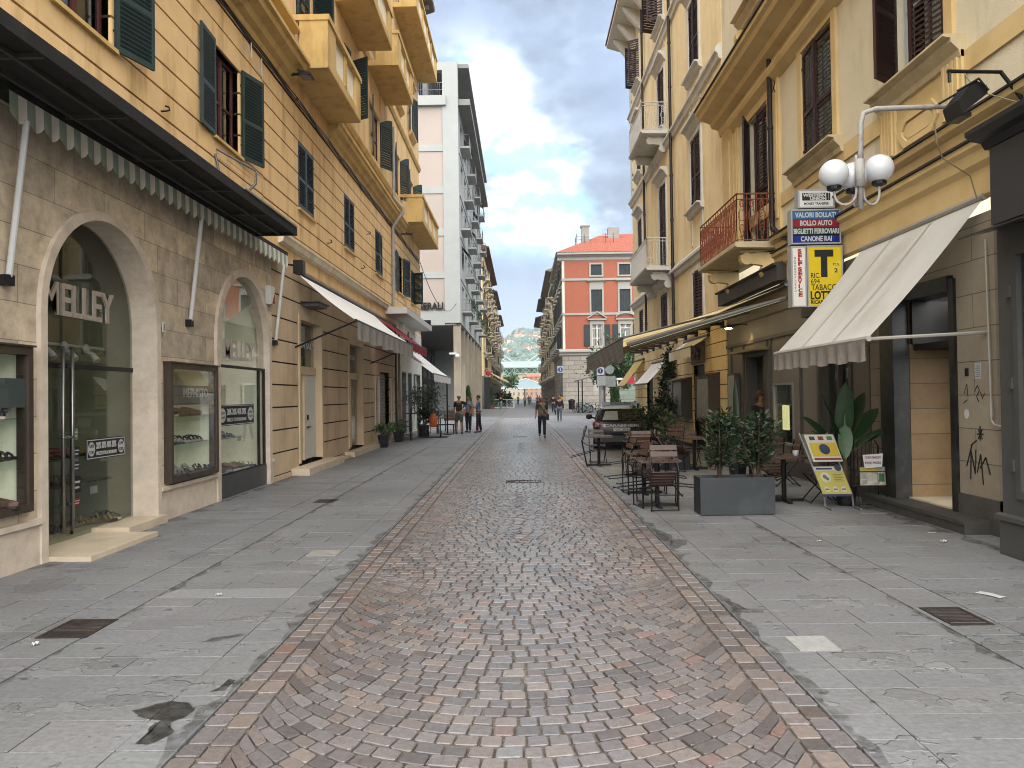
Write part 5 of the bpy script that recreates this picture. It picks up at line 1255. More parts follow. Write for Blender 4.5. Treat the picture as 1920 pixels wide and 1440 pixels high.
# ================================================================== white block on columns
wb = thing('white_block', 'tall white block with pinkish panels standing on high columns', 'building', (-5.0, 64, 0))
whitew = mat('white_concrete', '#babcb8', .8, .06, .5, .15, 20, stain='#a9aca6', stain_amt=.35, stain_scale=.4); pinkw = mat('pink_panel', '#cfc0b4', .85, .04, .4, .1, 20)
W0, W1, WX = 63.0, 97.5, -4.95
E_ = Fac('F', W0, 0)
WF = Fac('L', WX)
b = E_.mb()
b.box(-30, -.4, 7.9, WX-1.3, 0, 26.4); b.build('end_panels', pinkw, wb)
b = E_.mb()
b.box(WX-1.3, -.6, 7.9, WX, .10, 29.8); b.box(-30, -.3, 7.75, WX-1.3, .08, 8.9)
for z in (11.65, 15.2, 18.75, 22.3): b.box(-30, -.3, z, WX-1.3, .07, z+.55)
b.box(-30, -.3, 26.1, WX-1.0, .35, 26.9); b.box(-30, -.5, 29.1, WX-1.3, .1, 29.8); b.box(-30, -13, 29.2, -28, -.5, 29.6)
b.build('end_frame', whitew, wb)
b = E_.mb()
for x in np.arange(-29, WX-1.4, .16): b.box(x-.012, .16, 26.9, x+.012, .19, 28.0)
b.box(-30, .15, 27.98, WX-1.3, .20, 28.04); b.box(-30, .15, 27.4, WX-1.3, .2, 27.44); b.build('terrace_railing', grey_md, wb)
fr = []
for fl in range(5):
    z = 9.3+fl*3.55
    for k in range(8): fr.append((W0+2.2+k*4.15, W0+4.6+k*4.15, z, z+2.0 if k % 2 else z+2.0))
b = WF.mb(); wall_cells(b, W0+.6, W1, 7.9, 27.0, -.5, 0, fr)
for z in (11.65, 15.2, 18.75, 22.3): b.box(W0+.6, 0, z, W1, .06, z+.4)
b.box(W1-.3, -14, 0, W1, -.5, 27); b.build('front_wall', whitew, wb)
b = WF.mb(); b.box(W0+.1, -.5, 26.2, W1+.2, 1.0, 26.7); b.box(W0+.6, -3, 26.7, W1, -2.6, 29.5); b.box(W0+.3, -4, 29.4, W1+.2, .9, 29.75); b.build('roof_slab', mat('grey_concrete', '#8f908c', .85, .15, 1, .2), wb)
for i, (a, c, d, e) in enumerate(fr):
    o = window(WF, wb, a, c, d, e, -.35, white_p, cur=False, rail=0)
    s = WF.mb(); s.box(a, -.9, d, c, -.8, e); s.build('dark_room', room_dk, o)
    if (i*7) % 5 == 1:
        s = WF.mb(); s.prism([(.02, e-.1), (.7, e-.9), (.7, e-.95), (.02, e-.14)], 0, a, c); s.build('blind', mat('dark_blind', '#3c4244', .6, .2, 2, 0), o)
for k in range(8):
    for fl in range(5):
        if (k+fl) % 2 == 0:
            a, c, z = W0+1.8+k*4.15, W0+5.0+k*4.15, 9.1+fl*3.55
            if c > W1: continue
            b = WF.mb(); b.box(a, 0, z-.15, c, .8, z); o = b.build('balcony', whitew, wb)
            baluster_rail(WF, o, [(a+.03, .05), (a+.03, .76), (c-.03, .76), (c-.03, .05)], z, z+1.0, mat('rail_grey', '#8a8f92', .5, .1, 4, 0), .010, .2, mid=False)
            if (k*5+fl) % 5 == 0:
                g = WF.mb(); rr = random.Random(k*9+fl)
                for q in range(120):
                    u, n, zz = rr.uniform(a, c), .95+rr.gauss(0, .12), z+1.0-abs(rr.gauss(0, .45))
                    s_ = .09; g.add([(u, n, zz+s_), (u+s_*rr.uniform(.5, 1), n+s_*rr.uniform(-1, 1), zz), (u, n, zz-s_), (u-s_*rr.uniform(.5, 1), n+s_*rr.uniform(-1, 1), zz)], [(0, 1, 2, 3)])
                g.build('foliage', mat('balcony_leaves', '#4a6440', .7, .3, 3, 0), o)
trvcol = mat('marble_column', '#c2b39c', .55, .12, .6, .15, 20, stain='#8f8069', stain_amt=.5, stain_scale=.9, streak=.3)
for k in range(8):
    y = W0+.0+k*4.7; b = MB(); b.box(WX-.62, y, -.03, WX, y+.55, 7.75); b.build('column', trvcol, wb)
b = MB(); b.box(-30, W0-.08, 7.70, WX-.02, W1, 7.75); b.build('portico_ceiling', mat('portico_grey', '#8b8a86', .8, .08, 1, 0), wb)
b = MB(); b.box(-11.2, W0+.2, -.03, -11.0, W1, 7.7); b.box(-30, W0+12, -.03, -11.2, W0+12.2, 7.7); b.build('portico_wall', mat('portico_dark', '#4c4a46', .7, .3, .7, .1), wb)
for k in range(8):
    b = MB(); b.box(-11.0, W0+1+k*4.2, .2, -10.95, W0+3.9+k*4.2, 3.2); b.box(-11.0, W0+1+k*4.2, 3.9, -10.95, W0+3.9+k*4.2, 7.0); o = b.build('portico_window', win_gl if False else mat('portico_glass', '#59605f', .1, .3, 1, 0, spec=.8), wb)
b = E_.mb(); put_text(b, E_, 'GENERALI', -9.45, .14, 9.05, .80, ext=.06, bold=.018, width=3.05)
tag(b.build('block_lettering', grey_dk, None, loc=(-9, W0, 8.9)), 'dark capital letters on the end wall of the white block', 'sign')

# ================================================================== houses farther down the street
def far_house(name, label, side, y0, y1, x, h, col, floors, roofc, sh, base_h=4.6, ov=1.0, balc=True, base_col='#a39a8c', seed=1, wid=1.2):
    F = Fac('L' if side < 0 else 'R', x); rr = random.Random(seed)
    t = thing(name, label, 'building', (x, (y0+y1)/2, 0))
    wm = mat('wall'+col, col, .88, .08, .6, .2, 20, stain='#9a8a6a', stain_amt=.35, stain_scale=.4)
    n = max(2, round((y1-y0)/3.9)); st = (y1-y0)/n; fh = (h-base_h-1.0)/floors
    ops = []
    for f in range(floors):
        for k in range(n): a = y0+st*(k+.5)-wid/2; ops.append((a, a+wid, base_h+f*fh+(.1 if balc and (k+f) % 2 == 0 else .9), base_h+f*fh+.9+fh*.55))
    b = F.mb(); wall_cells(b, y0, y1, base_h, h, -.3, 0, ops); b.box(y0, -14, 0, y0+.3, -.3, h); b.box(y1-.3, -14, 0, y1, -.3, h); b.build('wall', wm, t)
    gops = [(y0+st*(k+.5)-1.2, y0+st*(k+.5)+1.2, -1, 3.2) for k in range(n)]
    b = F.mb(); wall_cells(b, y0, y1, -.03, base_h, -.3, .04, gops); b.box(y0, .0, base_h-.15, y1, .25, base_h+.1); b.build('base', mat('base'+base_col, base_col, .8, .15, .8, .2), t)
    b = F.mb(); b.box(y0, -1.6, -.03, y1, -1.5, base_h); b.build('shop_interior', mat('far_shop', '#3d3a36', .8, .6, .5, 0), t)
    b = F.mb()
    for f in range(1, floors): b.box(y0, 0, base_h+f*fh-.1, y1, .10, base_h+f*fh+.08)
    b.build('string_course', mat('far_trim', '#c9bfa8', .8, .08, 1, 0), t)
    sm = mat('far_shutter'+sh, sh, .6, .15, 3, 0)
    for (a, c, d, e) in ops:
        s = F.mb(); s.box(a, -.24, d, c, -.2, e); s.box(a-.12, 0, e, c+.12, .12, e+.18, 1); s.box(a-.12, 0, d-.12, c+.12, .14, d, 1)
        if rr.random() < .6:
            s.box(a-wid*.5, .02, d, a-.02, .08, e, 2); s.box(c+.02, .02, d, c+wid*.5, .08, e, 2)
        else: s.box(a, -.1, d, (a+c)/2-.01, -.05, e, 2); s.box((a+c)/2+.01, -.1, d, c, -.05, e, 2)
        s.build('window', [win_dark, MATS['far_trim'], sm], t)
        k = round((a+wid/2-y0)/st-.5); f = round((d-base_h-.1)/fh)
        if balc and d-(base_h+f*fh) < .3:
            bb = F.mb(); bb.box(a-.7, 0, d-.18, c+.7, .95, d-.02); bb.prism([(0, d-.2), (.7, d-.2), (0, d-.7)], 0, a-.5, a-.3); bb.prism([(0, d-.2), (.7, d-.2), (0, d-.7)], 0, c+.3, c+.5)
            o = bb.build('balcony', MATS['far_trim'], t); baluster_rail(F, o, [(a-.65, .05), (a-.65, .9), (c+.65, .9), (c+.65, .05)], d, d+1.0, grey_dk if rr.random() < .7 else MATS['far_trim'], .016, .22, mid=False)
    b = F.mb(); b.prism([(-.3, h-.35), (ov*.4, h-.1), (ov, h), (ov, h+.12), (-6, h+2.3), (-6, h), (-.3, h)], 0, y0-.25, y1+.25); b.build('roof', mat('roof'+roofc, roofc, .85, .2, 2, .4, 10), t)
    b = F.mb(); b.box(y0, -14, h-.3, y0+.3, .0, h+.0)
    return t
win_dark = mat('far_glass', '#2b3032', .15, .3, 1, 0, spec=.7)
far_house('ochre_far_house', 'yellow far house with brown eaves just past the white block', -1, 106, 142, -5.2, 22.6, '#e2cb9a', 5, '#7b4f3c', '#5b4a38', seed=2, wid=1.3)
far_house('grey_far_house', 'narrow weathered far house behind the yellow one on the left', -1, 142.4, 172, -5.2, 21.4, '#d9c6a2', 5, '#6a4a3c', '#4d4a42', seed=3)
far_house('cream_far_house', 'last cream house on the left before the footbridge', -1, 172.4, 198, -5.2, 20.0, '#e4d6b4', 4, '#7a5242', '#4d5a4c', seed=4)
far_house('stone_far_house', 'cream far house with grey eaves next to the orange building', 1, 118.3, 150, 5.3, 21.2, '#e0d5bc', 5, '#8d8a84', '#5c5448', ov=1.2, seed=5)
far_house('pale_far_house', 'pale far house with deep dark eaves on the right', 1, 150.4, 172, 5.3, 20.8, '#e6dcc2', 5, '#5e5048', '#5c5448', ov=1.6, seed=6)
far_house('tan_far_house', 'tan far house, last on the right before the footbridge', 1, 172.4, 196, 5.3, 19.4, '#dccba8', 4, '#5a4a42', '#4a4f48', ov=1.8, seed=7)
# ------------------------------------------------------------------ orange building
OY = 95.0; O0 = 5.35
oo = thing('orange_palace', 'orange-red palace with white window frames and tiled hip roof across the square', 'building', (12, OY, 0))
OF = Fac('F', OY, 0); OL = Fac('R', O0)
orng = mat('orange_stucco', '#d0795b', .85, .05, 1.2, .25, 20); cwt = mat('palace_trim', '#cfc9be', .75, .06, 1, .1)
ctr = [9.65, 13.2, 16.75, 20.3, 23.85, 27.4]
ops = []
for c_ in ctr: ops += [(c_-.68, c_+.68, 16.75, 18.1), (c_-.68, c_+.68, 12.15, 14.95), (c_-.68, c_+.68, 7.9, 10.55)]
b = OF.mb(); wall_cells(b, O0+.3, 30, 7.2, 19.0, -.3, 0, ops); b.build('wall', orng, oo)
lops = [(OY+3+k*4.6-.6, OY+3+k*4.6+.6, z0, z1) for k in range(5) for z0, z1 in ((16.75, 18.1), (12.15, 14.95), (7.9, 10.55))]
b = OL.mb(); wall_cells(b, OY, OY+23, 7.2, 19.0, -.3, 0, lops); b.build('side_wall', cwt if False else mat('side_cream', '#ddd6c6', .85, .08, 1, .15), oo)
b = OF.mb()
for z in (11.75, 16.1): b.box(O0, 0, z, 30, .12, z+.28)
b.prism([(0, 18.6), (.1, 18.7), (.1, 19.0), (.5, 19.25), (.7, 19.3), (.7, 19.55), (0, 19.6)], 0, O0-.6, 30)
b.prism([(0, 6.6), (.2, 6.75), (.2, 6.95), (.5, 7.1), (.5, 7.3), (.1, 7.5), (0, 7.5)], 0, O0-.5, 30); b.build('string_course', cwt, oo)
b = OL.mb()
for z in (11.75, 16.1): b.box(OY, 0, z, OY+23, .12, z+.28)
b.prism([(0, 18.6), (.1, 18.7), (.1, 19.0), (.5, 19.25), (.7, 19.3), (.7, 19.55), (0, 19.6)], 0, OY-.0, OY+23)
b.prism([(0, 6.6), (.2, 6.75), (.2, 6.95), (.5, 7.1), (.5, 7.3), (.1, 7.5), (0, 7.5)], 0, OY-.0, OY+23)
for k in range(5):
    u = OY+3+k*4.6; b.box(u-1.5, 0, 7.5, u+1.5, .8, 7.65); b.box(u-1.5, .7, 8.4, u+1.5, .8, 8.5)
    for q in np.arange(u-1.45, u+1.5, .25): b.box(q-.05, .72, 7.65, q+.05, .78, 8.4)
b.build('side_trim', cwt, oo)
ash = brickmat('ashlar', '#c9c0b2', '#b9afa1', '#8f867a', 1.5, .55, .03, .8, 'XZ', .6, .5, .12); ash2 = brickmat('ashlar_side', '#c2b9ab', '#b0a698', '#857c70', 1.5, .55, .03, .8, 'YZ', .6, .5, .12)
b = OF.mb(); wall_cells(b, O0+.3, 30, -.03, 6.6, -.3, .1, [(c_-.9, c_+.9, .0, 3.6) for c_ in ctr[2:]]+[(9.1, 10.6, 2.2, 4.2)]); b.build('stone_base', ash, oo)
b = OL.mb(); wall_cells(b, OY-.1, OY+23, -.03, 6.6, -.3, .1, [(OY+3+k*4.6-.9, OY+3+k*4.6+.9, 0, 3.8) for k in range(5)]); b.build('stone_side', ash2, oo)
b = OF.mb(); b.box(9.1, -.2, 2.2, 10.6, .0, 4.2); b.build('stone_plaque', mat('plaque', '#d6d2c8', .6, .06, 2, .05), oo)
b = OF.mb(); b.box(O0+.5, -1.0, .0, 30, -.9, 6.5); b.build('dark_room', room_dk, oo); b = OL.mb(); b.box(OY+.5, -1.0, .0, OY+22, -.9, 6.5); b.build('dark_room', room_dk, oo)
dgr = mat('dark_green_blind', '#26393a', .6, .15, 4, .1)
for i, (a, c, d, e) in enumerate(ops):
    kk = i % 3; s = OF.mb(); ww = .22
    s.box(a-ww, 0, d-.2, a, .10, e+ww); s.box(c, 0, d-.2, c+ww, .10, e+ww); s.box(a, 0, e, c, .10, e+ww); s.box(a, 0, d-.2, c, .12, d)
    if kk == 1: s.box(a-.2, .0, e+ww, c+.2, .05, e+.9); s.prism([(0, e+.9), (.12, e+.95), (.35, e+1.1), (.35, e+1.22), (0, e+1.25)], 0, a-.5, c+.5)
    if kk == 2:
        s.box(a-.2, 0, e+ww, c+.2, .06, e+.55); s.box(a-.5, 0, e+.55, c+.5, .3, e+.72)
        m_ = (a+c)/2; s.box(a-.5, .0, d-.35, c+.5, .3, d-.2)
        if (i//3) % 2 == 0:
            for p, q in (((a-.55, e+.72), (m_, e+1.5)), ((c+.55, e+.72), (m_, e+1.5))): s.prism([p, (p[0], p[1]+.16), (q[0], q[1]+.18), q] if p[0] < q[0] else [q, (q[0], q[1]+.18), (p[0], p[1]+.16), p], 1, 0, .3)
        else:
            A = [(m_-1.2*math.cos(PI*j/12), e+.72+.62*math.sin(PI*j/12)) for j in range(13)]
            for p, q in zip(A, A[1:]): s.prism([p, q, (q[0], q[1]+.17), (p[0], p[1]+.17)], 1, 0, .3)
        for q in np.arange(a-.4, c+.5, .2): s.box(q-.05, .15, d-1.0, q+.05, .22, d-.35)
        s.box(a-.5, .1, d-1.1, c+.5, .3, d-1.0)
    o = s.build('window', cwt, oo)
    if kk < 2:
        s = OF.mb(); s.box(a, -.15, d, (a+c)/2-.01, -.08, e); s.box((a+c)/2+.01, -.15, d, c, -.08, e)
        for zz in np.arange(d+.1, e-.05, .14): s.box(a+.06, -.08, zz, (a+c)/2-.06, -.06, zz+.06); s.box((a+c)/2+.06, -.08, zz, c-.06, -.06, zz+.06)
        s.build('shutter', dgr, o)
    else:
        for p, q in ((a-.95, a-.24), (c+.24, c+.95)):
            s = OF.mb(); s.box(p, .10, d-.05, q, .16, e)
            s.build('shutter', dgr, o)
        s = OF.mb(); s.box(a, -.2, d, c, -.18, e); s.build('pane', win_dark, o)
        s = OF.mb(); s.box(a, -.17, d, a+.12, -.1, e); s.box(c-.12, -.17, d, c, -.1, e); s.box((a+c)/2-.08, -.17, d, (a+c)/2+.08, -.1, e); s.box(a+.12, -.17, d+.9, c-.12, -.12, d+1.0); s.box(a+.12, -.17, e-.5, c-.12, -.12, e-.4); s.box(a+.15, -.178, d, a+.45, -.172, e, 1); s.box(c-.45, -.178, d, c-.15, -.172, e, 1); s.build('casement', [white_p, curtain], o)
for i, (a, c, d, e) in enumerate(lops):
    s = OL.mb(); s.box(a-.2, 0, d-.2, a, .1, e+.2); s.box(c, 0, d-.2, c+.2, .1, e+.2); s.box(a, 0, e, c, .1, e+.2); s.box(a-.4, 0, e+.4, c+.4, .35, e+.6); o = s.build('window', cwt, oo)
    s = OL.mb(); s.box(a-.62, .1, d, a-.02, .16, e); s.box(c+.02, .1, d, c+.62, .16, e); s.box(a, -.15, d, c, -.1, e); s.build('shutter', dgr, o)
til = mat('orange_tiles', '#cd7256', .8, .12, 3, .0); 
tm = til.node_tree; wv = tm.nodes.new('ShaderNodeTexWave'); wv.bands_direction = 'X'; wv.inputs['Scale'].default_value = 1.2; tcx = tm.nodes.new('ShaderNodeTexCoord'); tm.links.new(tcx.outputs['Object'], wv.inputs[0]); bpn = tm.nodes.new('ShaderNodeBump'); bpn.inputs['Strength'].default_value = .8; bpn.inputs['Distance'].default_value = .1; tm.links.new(wv.outputs['Fac'], bpn.inputs['Height']); tm.links.new(bpn.outputs[0], tm.nodes['Principled BSDF'].inputs['Normal'])
b = MB(); z0 = 19.58; b.add([(O0-.75, OY-.75, z0), (31, OY-.75, z0), (31, OY+23, z0), (O0-.75, OY+23, z0), (O0+6.2, OY+9, z0+4.2), (31, OY+9, z0+4.2), (31, OY+13, z0+4.2), (O0+6.2, OY+13, z0+4.2)], [(0, 1, 5, 4), (3, 0, 4, 7), (2, 3, 7, 6), (4, 5, 6, 7)])
rf = b.build('roof', til, oo)
b = MB(); b.box(8.3, OY+5, 20.4, 9.3, OY+6, 24.0); b.box(8.2, OY+4.9, 24.0, 9.4, OY+6.1, 24.2); b.build('chimney', mat('chimney_plaster', '#b9b4ac', .85, .1, 2, .1), rf)
b = MB(); b.box(12.0, OY+6.5, 22.0, 13.5, OY+7.7, 24.2); b.build('chimney', MATS['chimney_plaster'], rf)
sca = thing('scaffold', 'light tube scaffold standing round the roof chimney', 'scaffold', (9.5, OY+4, 20.5)); b = MB()
for x in (7.6, 8.6, 11.4, 12.4):
    for y in (OY+4.2, OY+6.6): b.tube([(x, y, 20.0), (x, y, 22.9)], .05, 5)
for z in (21.6, 22.6):
    for y in (OY+4.2, OY+6.6): b.tube([(7.4, y, z), (12.6, y, z)], .045, 5)
b.build('tubes', steel, sca)
# ------------------------------------------------------------------ footbridge, canopy, quay houses, hill
br = thing('footbridge', 'white and green cable-stayed footbridge crossing at the end of the street', 'bridge', (0, 350, 0))
bgm = mat('bridge_green', '#a9c9b4', .5, .06, .5, 0); bwm = mat('bridge_white', '#d9e6e4', .5, .05, .5, 0)
b = MB(); b.box(-60, 349, 15.0, 60, 353, 17.6); b.build('deck_side', bwm, br)
b = MB(); b.box(-60, 348.8, 11.6, 60, 349.1, 12.1); b.box(-60, 348.8, 14.5, 60, 349.1, 15.0)
for x in np.arange(-60, 60, 5.2):
    b.tube([(x, 349, 11.9), (x+2.6, 349, 14.8), (x+5.2, 349, 11.9)], .18, 5); b.tube([(x, 349, 14.8), (x+2.6, 349, 11.9), (x+5.2, 349, 14.8)], .18, 5); b.tube([(x, 349, 11.9), (x, 349, 14.8)], .2, 5)
b.build('truss', bgm, br); b = MB(); b.box(-60, 352.5, 11.7, 60, 352.8, 15.0); b.build('deck_panel', mat('bridge_panel', '#8fa898', .6, .1, .3, 0), br)
b = MB()
for s_ in (-1, 1):
    for k in range(3): b.tube([(s_*(3.5+k*3), 351, 17.6), (s_*(60), 351, 17.6+38-k*4)], .28, 6)
b.build('cable', bwm, br)
for s_ in (-1, 1): b = MB(); b.tube([(s_*60, 351, -1), (s_*60, 351, 58)], [1.4, .8], 8); b.build('mast', bwm, br)
tn = thing('glass_canopy', 'pale pitched glass canopy in front of the footbridge', 'canopy', (1, 262, 0))
b = MB(); b.add([(-8, 255, 4.3), (1.5, 255, 7.6), (11, 255, 4.3), (-8, 300, 4.3), (1.5, 300, 7.6), (11, 300, 4.3)], [(0, 1, 4, 3), (1, 2, 5, 4)]); b.add([(-8, 255, 4.3), (11, 255, 4.3), (1.5, 255, 7.6)], [(0, 1, 2)]); b.build('panes', mat('canopy_panes', '#c3d6dc', .3, .05, .3, 0, trans=.5), tn)
b = MB()
for y in np.arange(255, 301, 9):
    b.tube([(-8, y, 4.2), (1.5, y, 7.5), (11, y, 4.2)], .15, 5)
    for x in (-8, 11): b.tube([(x, y, -.03), (x, y, 4.3)], .16, 6)
b.tube([(-8, 255, 4.2), (11, 255, 4.2)], .12, 5); b.build('frame', white_p, tn)
rq = random.Random(4)
for i, (x, w_, h_, c_, lb) in enumerate(((-40, 22, 17, '#d9c9a8', 'cream'), (-17, 14, 13, '#d9b48a', 'apricot'), (-3, 12, 15, '#e0cfae', 'ivory'), (9, 14, 13.5, '#dba98c', 'pink'), (24, 18, 16, '#d8c08f', 'straw yellow'))):
    t = thing('quay_house', lb+' house on the quay seen under the footbridge', 'building', (x, 470, 0), 'houses on the quay')
    b = MB(); b.box(x-w_/2, 470, -.5, x+w_/2-.3, 484, h_); b.build('wall', mat('quay'+c_, c_, .85, .05, .3, 0), t)
    b = MB(); b.add([(x-w_/2-.5, 469.5, h_), (x+w_/2, 469.5, h_), (x+w_/2, 484.5, h_), (x-w_/2-.5, 484.5, h_), (x-w_/2+3, 477, h_+2.5), (x+w_/2-3, 477, h_+2.5)], [(0, 1, 5, 4), (1, 2, 5), (2, 3, 4, 5), (3, 0, 4)]); b.build('roof', mat('quay_roof', '#b06a50', .85, .1, .5, 0), t)
    for f in range(4):
        for k in range(int(w_/3)):
            b = MB(); b.box(x-w_/2+1+k*3, 469.9, 2+f*3.2, x-w_/2+2.1+k*3, 470.05, 3.9+f*3.2); b.build('window', mat('quay_shutter', '#7d8478', .7, .1, 1, 0), t)
hillm = mat('hill_green', '#6a7a6c', .95, .35, .02, .0)
def hz_(x, y):
    t = min(1, max(0, (y-900)/1250)); rid = 158+26*math.sin(x/95+1.2)+14*math.sin(x/41)+9*math.sin(x/17+2)
    return -2+(t**1.25)*rid+5*math.sin(x/33+y/60)*t+4*math.sin(x/19-y/37)*t
b = MB(); P = []; nx, ny = 90, 60
for j in range(ny+1):
    for i in range(nx+1):
        x = -900+1800*i/nx; y = 900+1500*j/ny; P.append((x, y, hz_(x, y)))
b.add(P, [(j*(nx+1)+i, j*(nx+1)+i+1, (j+1)*(nx+1)+i+1, (j+1)*(nx+1)+i) for j in range(ny) for i in range(nx)])
tag(b.build('hill', hillm, None, True), None, None, None, 'structure')
b = MB(); rr = random.Random(12)
for i in range(1500):
    y = rr.uniform(1150, 2150); x = rr.uniform(-.062, .062)*y; r = rr.uniform(3.5, 8.5)
    z = hz_(x, y); k = 7
    b.lathe((x, y, z), [(r*.5, -1), (r*rr.uniform(.85, 1.1), r*.45), (r*rr.uniform(.75, 1.0), r*.9), (r*.45, r*rr.uniform(1.2, 1.5)), (.1, r*1.6)], k, rr.choice((0, 0, 1, 2)))
tag(b.build('hill_woods', [mat('hill_tree', '#5d7264', .95, .3, .1, 0), mat('hill_tree_light', '#73866f', .95, .3, .1, 0), mat('hill_tree_dark', '#4d6258', .95, .3, .1, 0)]), 'dense green woods covering the far hillside', 'woods', None, 'stuff')
spots = []
rr = random.Random(21)
clusters = [(.002, .60, 9), (-.012, .93, 7), (.022, .78, 8), (-.004, .80, 6), (.020, .62, 6), (-.018, .62, 5), (.03, .92, 4)]
hn = 0
wallc = [('#e8b8a4', 'pink'), ('#ecd9bd', 'cream'), ('#e3a48c', 'salmon'), ('#f0e6d6', 'white'), ('#e6c48e', 'yellow')]
for (cx_, fy, n_) in clusters:
    for i in range(n_):
        y = 900+1250*fy+rr.uniform(-60, 60); x = (cx_+rr.uniform(-.011, .011))*y; s_ = rr.uniform(3.6, 6.6); h_ = rr.uniform(5, 8.5)
        c_, nm = rr.choice(wallc); z = hz_(x, y)+2; hn += 1
        lvl = 'high on the ridge' if fy > .85 else ('halfway up the hill' if fy > .7 else 'low on the hill')
        t = thing('hill_house', f'tiny {nm} house with red roof {lvl} beyond the bridge', 'house', (x, y, z), 'houses on the hillside')
        b = MB(); b.box(x-s_, y-s_*.7, z-8, x+s_, y+s_*.7, z+h_); b.build('wall', mat('hill_wall'+c_, c_, .85, .03, .2, 0), t)
        b = MB(); b.add([(x-s_-.6, y-s_*.7-.6, z+h_), (x+s_+.6, y-s_*.7-.6, z+h_), (x+s_+.6, y+s_*.7+.6, z+h_), (x-s_-.6, y+s_*.7+.6, z+h_), (x-s_*.5, y, z+h_+3), (x+s_*.5, y, z+h_+3)], [(0, 1, 5, 4), (1, 2, 5), (2, 3, 4, 5), (3, 0, 4)]); b.build('roof', mat('hill_roof', '#c07058', .85, .1, .3, 0), t)
        b = MB()
        for q in (-.55, 0, .55):
            for zz in (1.5, 4.5): b.box(x+q*s_-.6, y-s_*.7-.06, z+zz, x+q*s_+.6, y-s_*.7+.02, z+zz+1.7)
        b.build('windows', win_dark, t)
# ================================================================== plants
def leafmats(nm, cols, rough=.45):
    return [mat(nm+c, c, rough, .25, 9, 0, spec=.45, trans=.22) for c in cols]
laurel = leafmats('laurel', ('#3c5236', '#2c3f2c', '#56703f', '#4a3a2c'))
olive_l = leafmats('olive', ('#5d6a58', '#4a5a46', '#7c866f'))
tree_l = leafmats('plane', ('#4d7440', '#3a5c34', '#6d9450'))
ivy_l = leafmats('ivy', ('#2f4a2c', '#223822', '#43603a'))
bark = mat('bark', '#5c4c3e', .9, .25, 9, .5, 30)
def leaf(b, p, d, l, w_, m):
    d = Vector(d).normalized(); s = d.cross(Vector((random.uniform(-1, 1), random.uniform(-1, 1), random.uniform(.2, 1)))).normalized(); n = s.cross(d)
    p = Vector(p); 
    b.add([p, p+d*l*.45+s*w_*.5+n*w_*.12, p+d*l, p+d*l*.45-s*w_*.5+n*w_*.12, p+d*l*.45], [(0, 1, 4), (1, 2, 4), (2, 3, 4), (3, 0, 4)], m)
def bush(parent, name, mats_, c, rad, n, l, w_, clumps=14, seed=1, up=.3):
    random.seed(seed); b = MB(); cs = []
    for i in range(clumps):
        v = Vector((random.gauss(0, 1), random.gauss(0, 1), random.gauss(0, 1))); v = v.normalized()*random.uniform(.25, 1)
        cs.append((Vector((c[0]+v.x*rad[0], c[1]+v.y*rad[1], c[2]+v.z*rad[2])), random.uniform(.18, .42), random.choices(range(len(mats_)), [4, 3, 2, 1][:len(mats_)])[0]))
    for i in range(n):
        q, r, m_ = random.choice(cs); v = Vector((random.gauss(0, 1), random.gauss(0, 1), random.gauss(0, 1)))
        p = (q.x+v.x*r*rad[0]*.6, q.y+v.y*r*rad[1]*.6, q.z+v.z*r*rad[2]*.6)
        mm = m_ if random.random() < .6 else random.randrange(len(mats_))
        leaf(b, p, (v.x, v.y, v.z+up), l*random.uniform(.6, 1.3), w_*random.uniform(.7, 1.2), mm)
    return b.build(name, mats_, parent)
def stem_shrub(parent, x, y, z0, h, n, seed, spread=.22, l=.10, w_=.042, mats_=None, stems=4):
    random.seed(seed); s = MB(); b = MB()
    for k in range(stems):
        a = random.uniform(0, 2*PI); top = Vector((x+math.cos(a)*spread*random.uniform(.3, 1), y+math.sin(a)*spread*random.uniform(.3, 1), z0+h*random.uniform(.75, 1.0)))
        base = Vector((x+math.cos(a)*.03, y+math.sin(a)*.03, z0)); pts = [tuple(base.lerp(top, t)+Vector((random.gauss(0, .012), random.gauss(0, .012), 0))) for t in (0, .25, .5, .75, 1)]
        s.tube(pts, [.012, .011, .009, .007, .004], 5)
        for i in range(n//stems):
            t = random.uniform(.14, 1)**.8; p = base.lerp(top, t); aa = random.uniform(0, 2*PI); el = random.uniform(-.2, .9)
            side = Vector((math.cos(aa), math.sin(aa), el)); r = random.uniform(.0, .17)*(1.15-.4*t)
            q = p+side*r
            leaf(b, q, side+Vector((0, 0, random.uniform(-.2, .4))), l*random.uniform(.6, 1.25), w_*random.uniform(.7, 1.2), random.choices(range(len(mats_)), [4, 3, 2, 1.2][:len(mats_)])[0])
    s.build('stem', bark, parent); return b.build('foliage', mats_, parent)
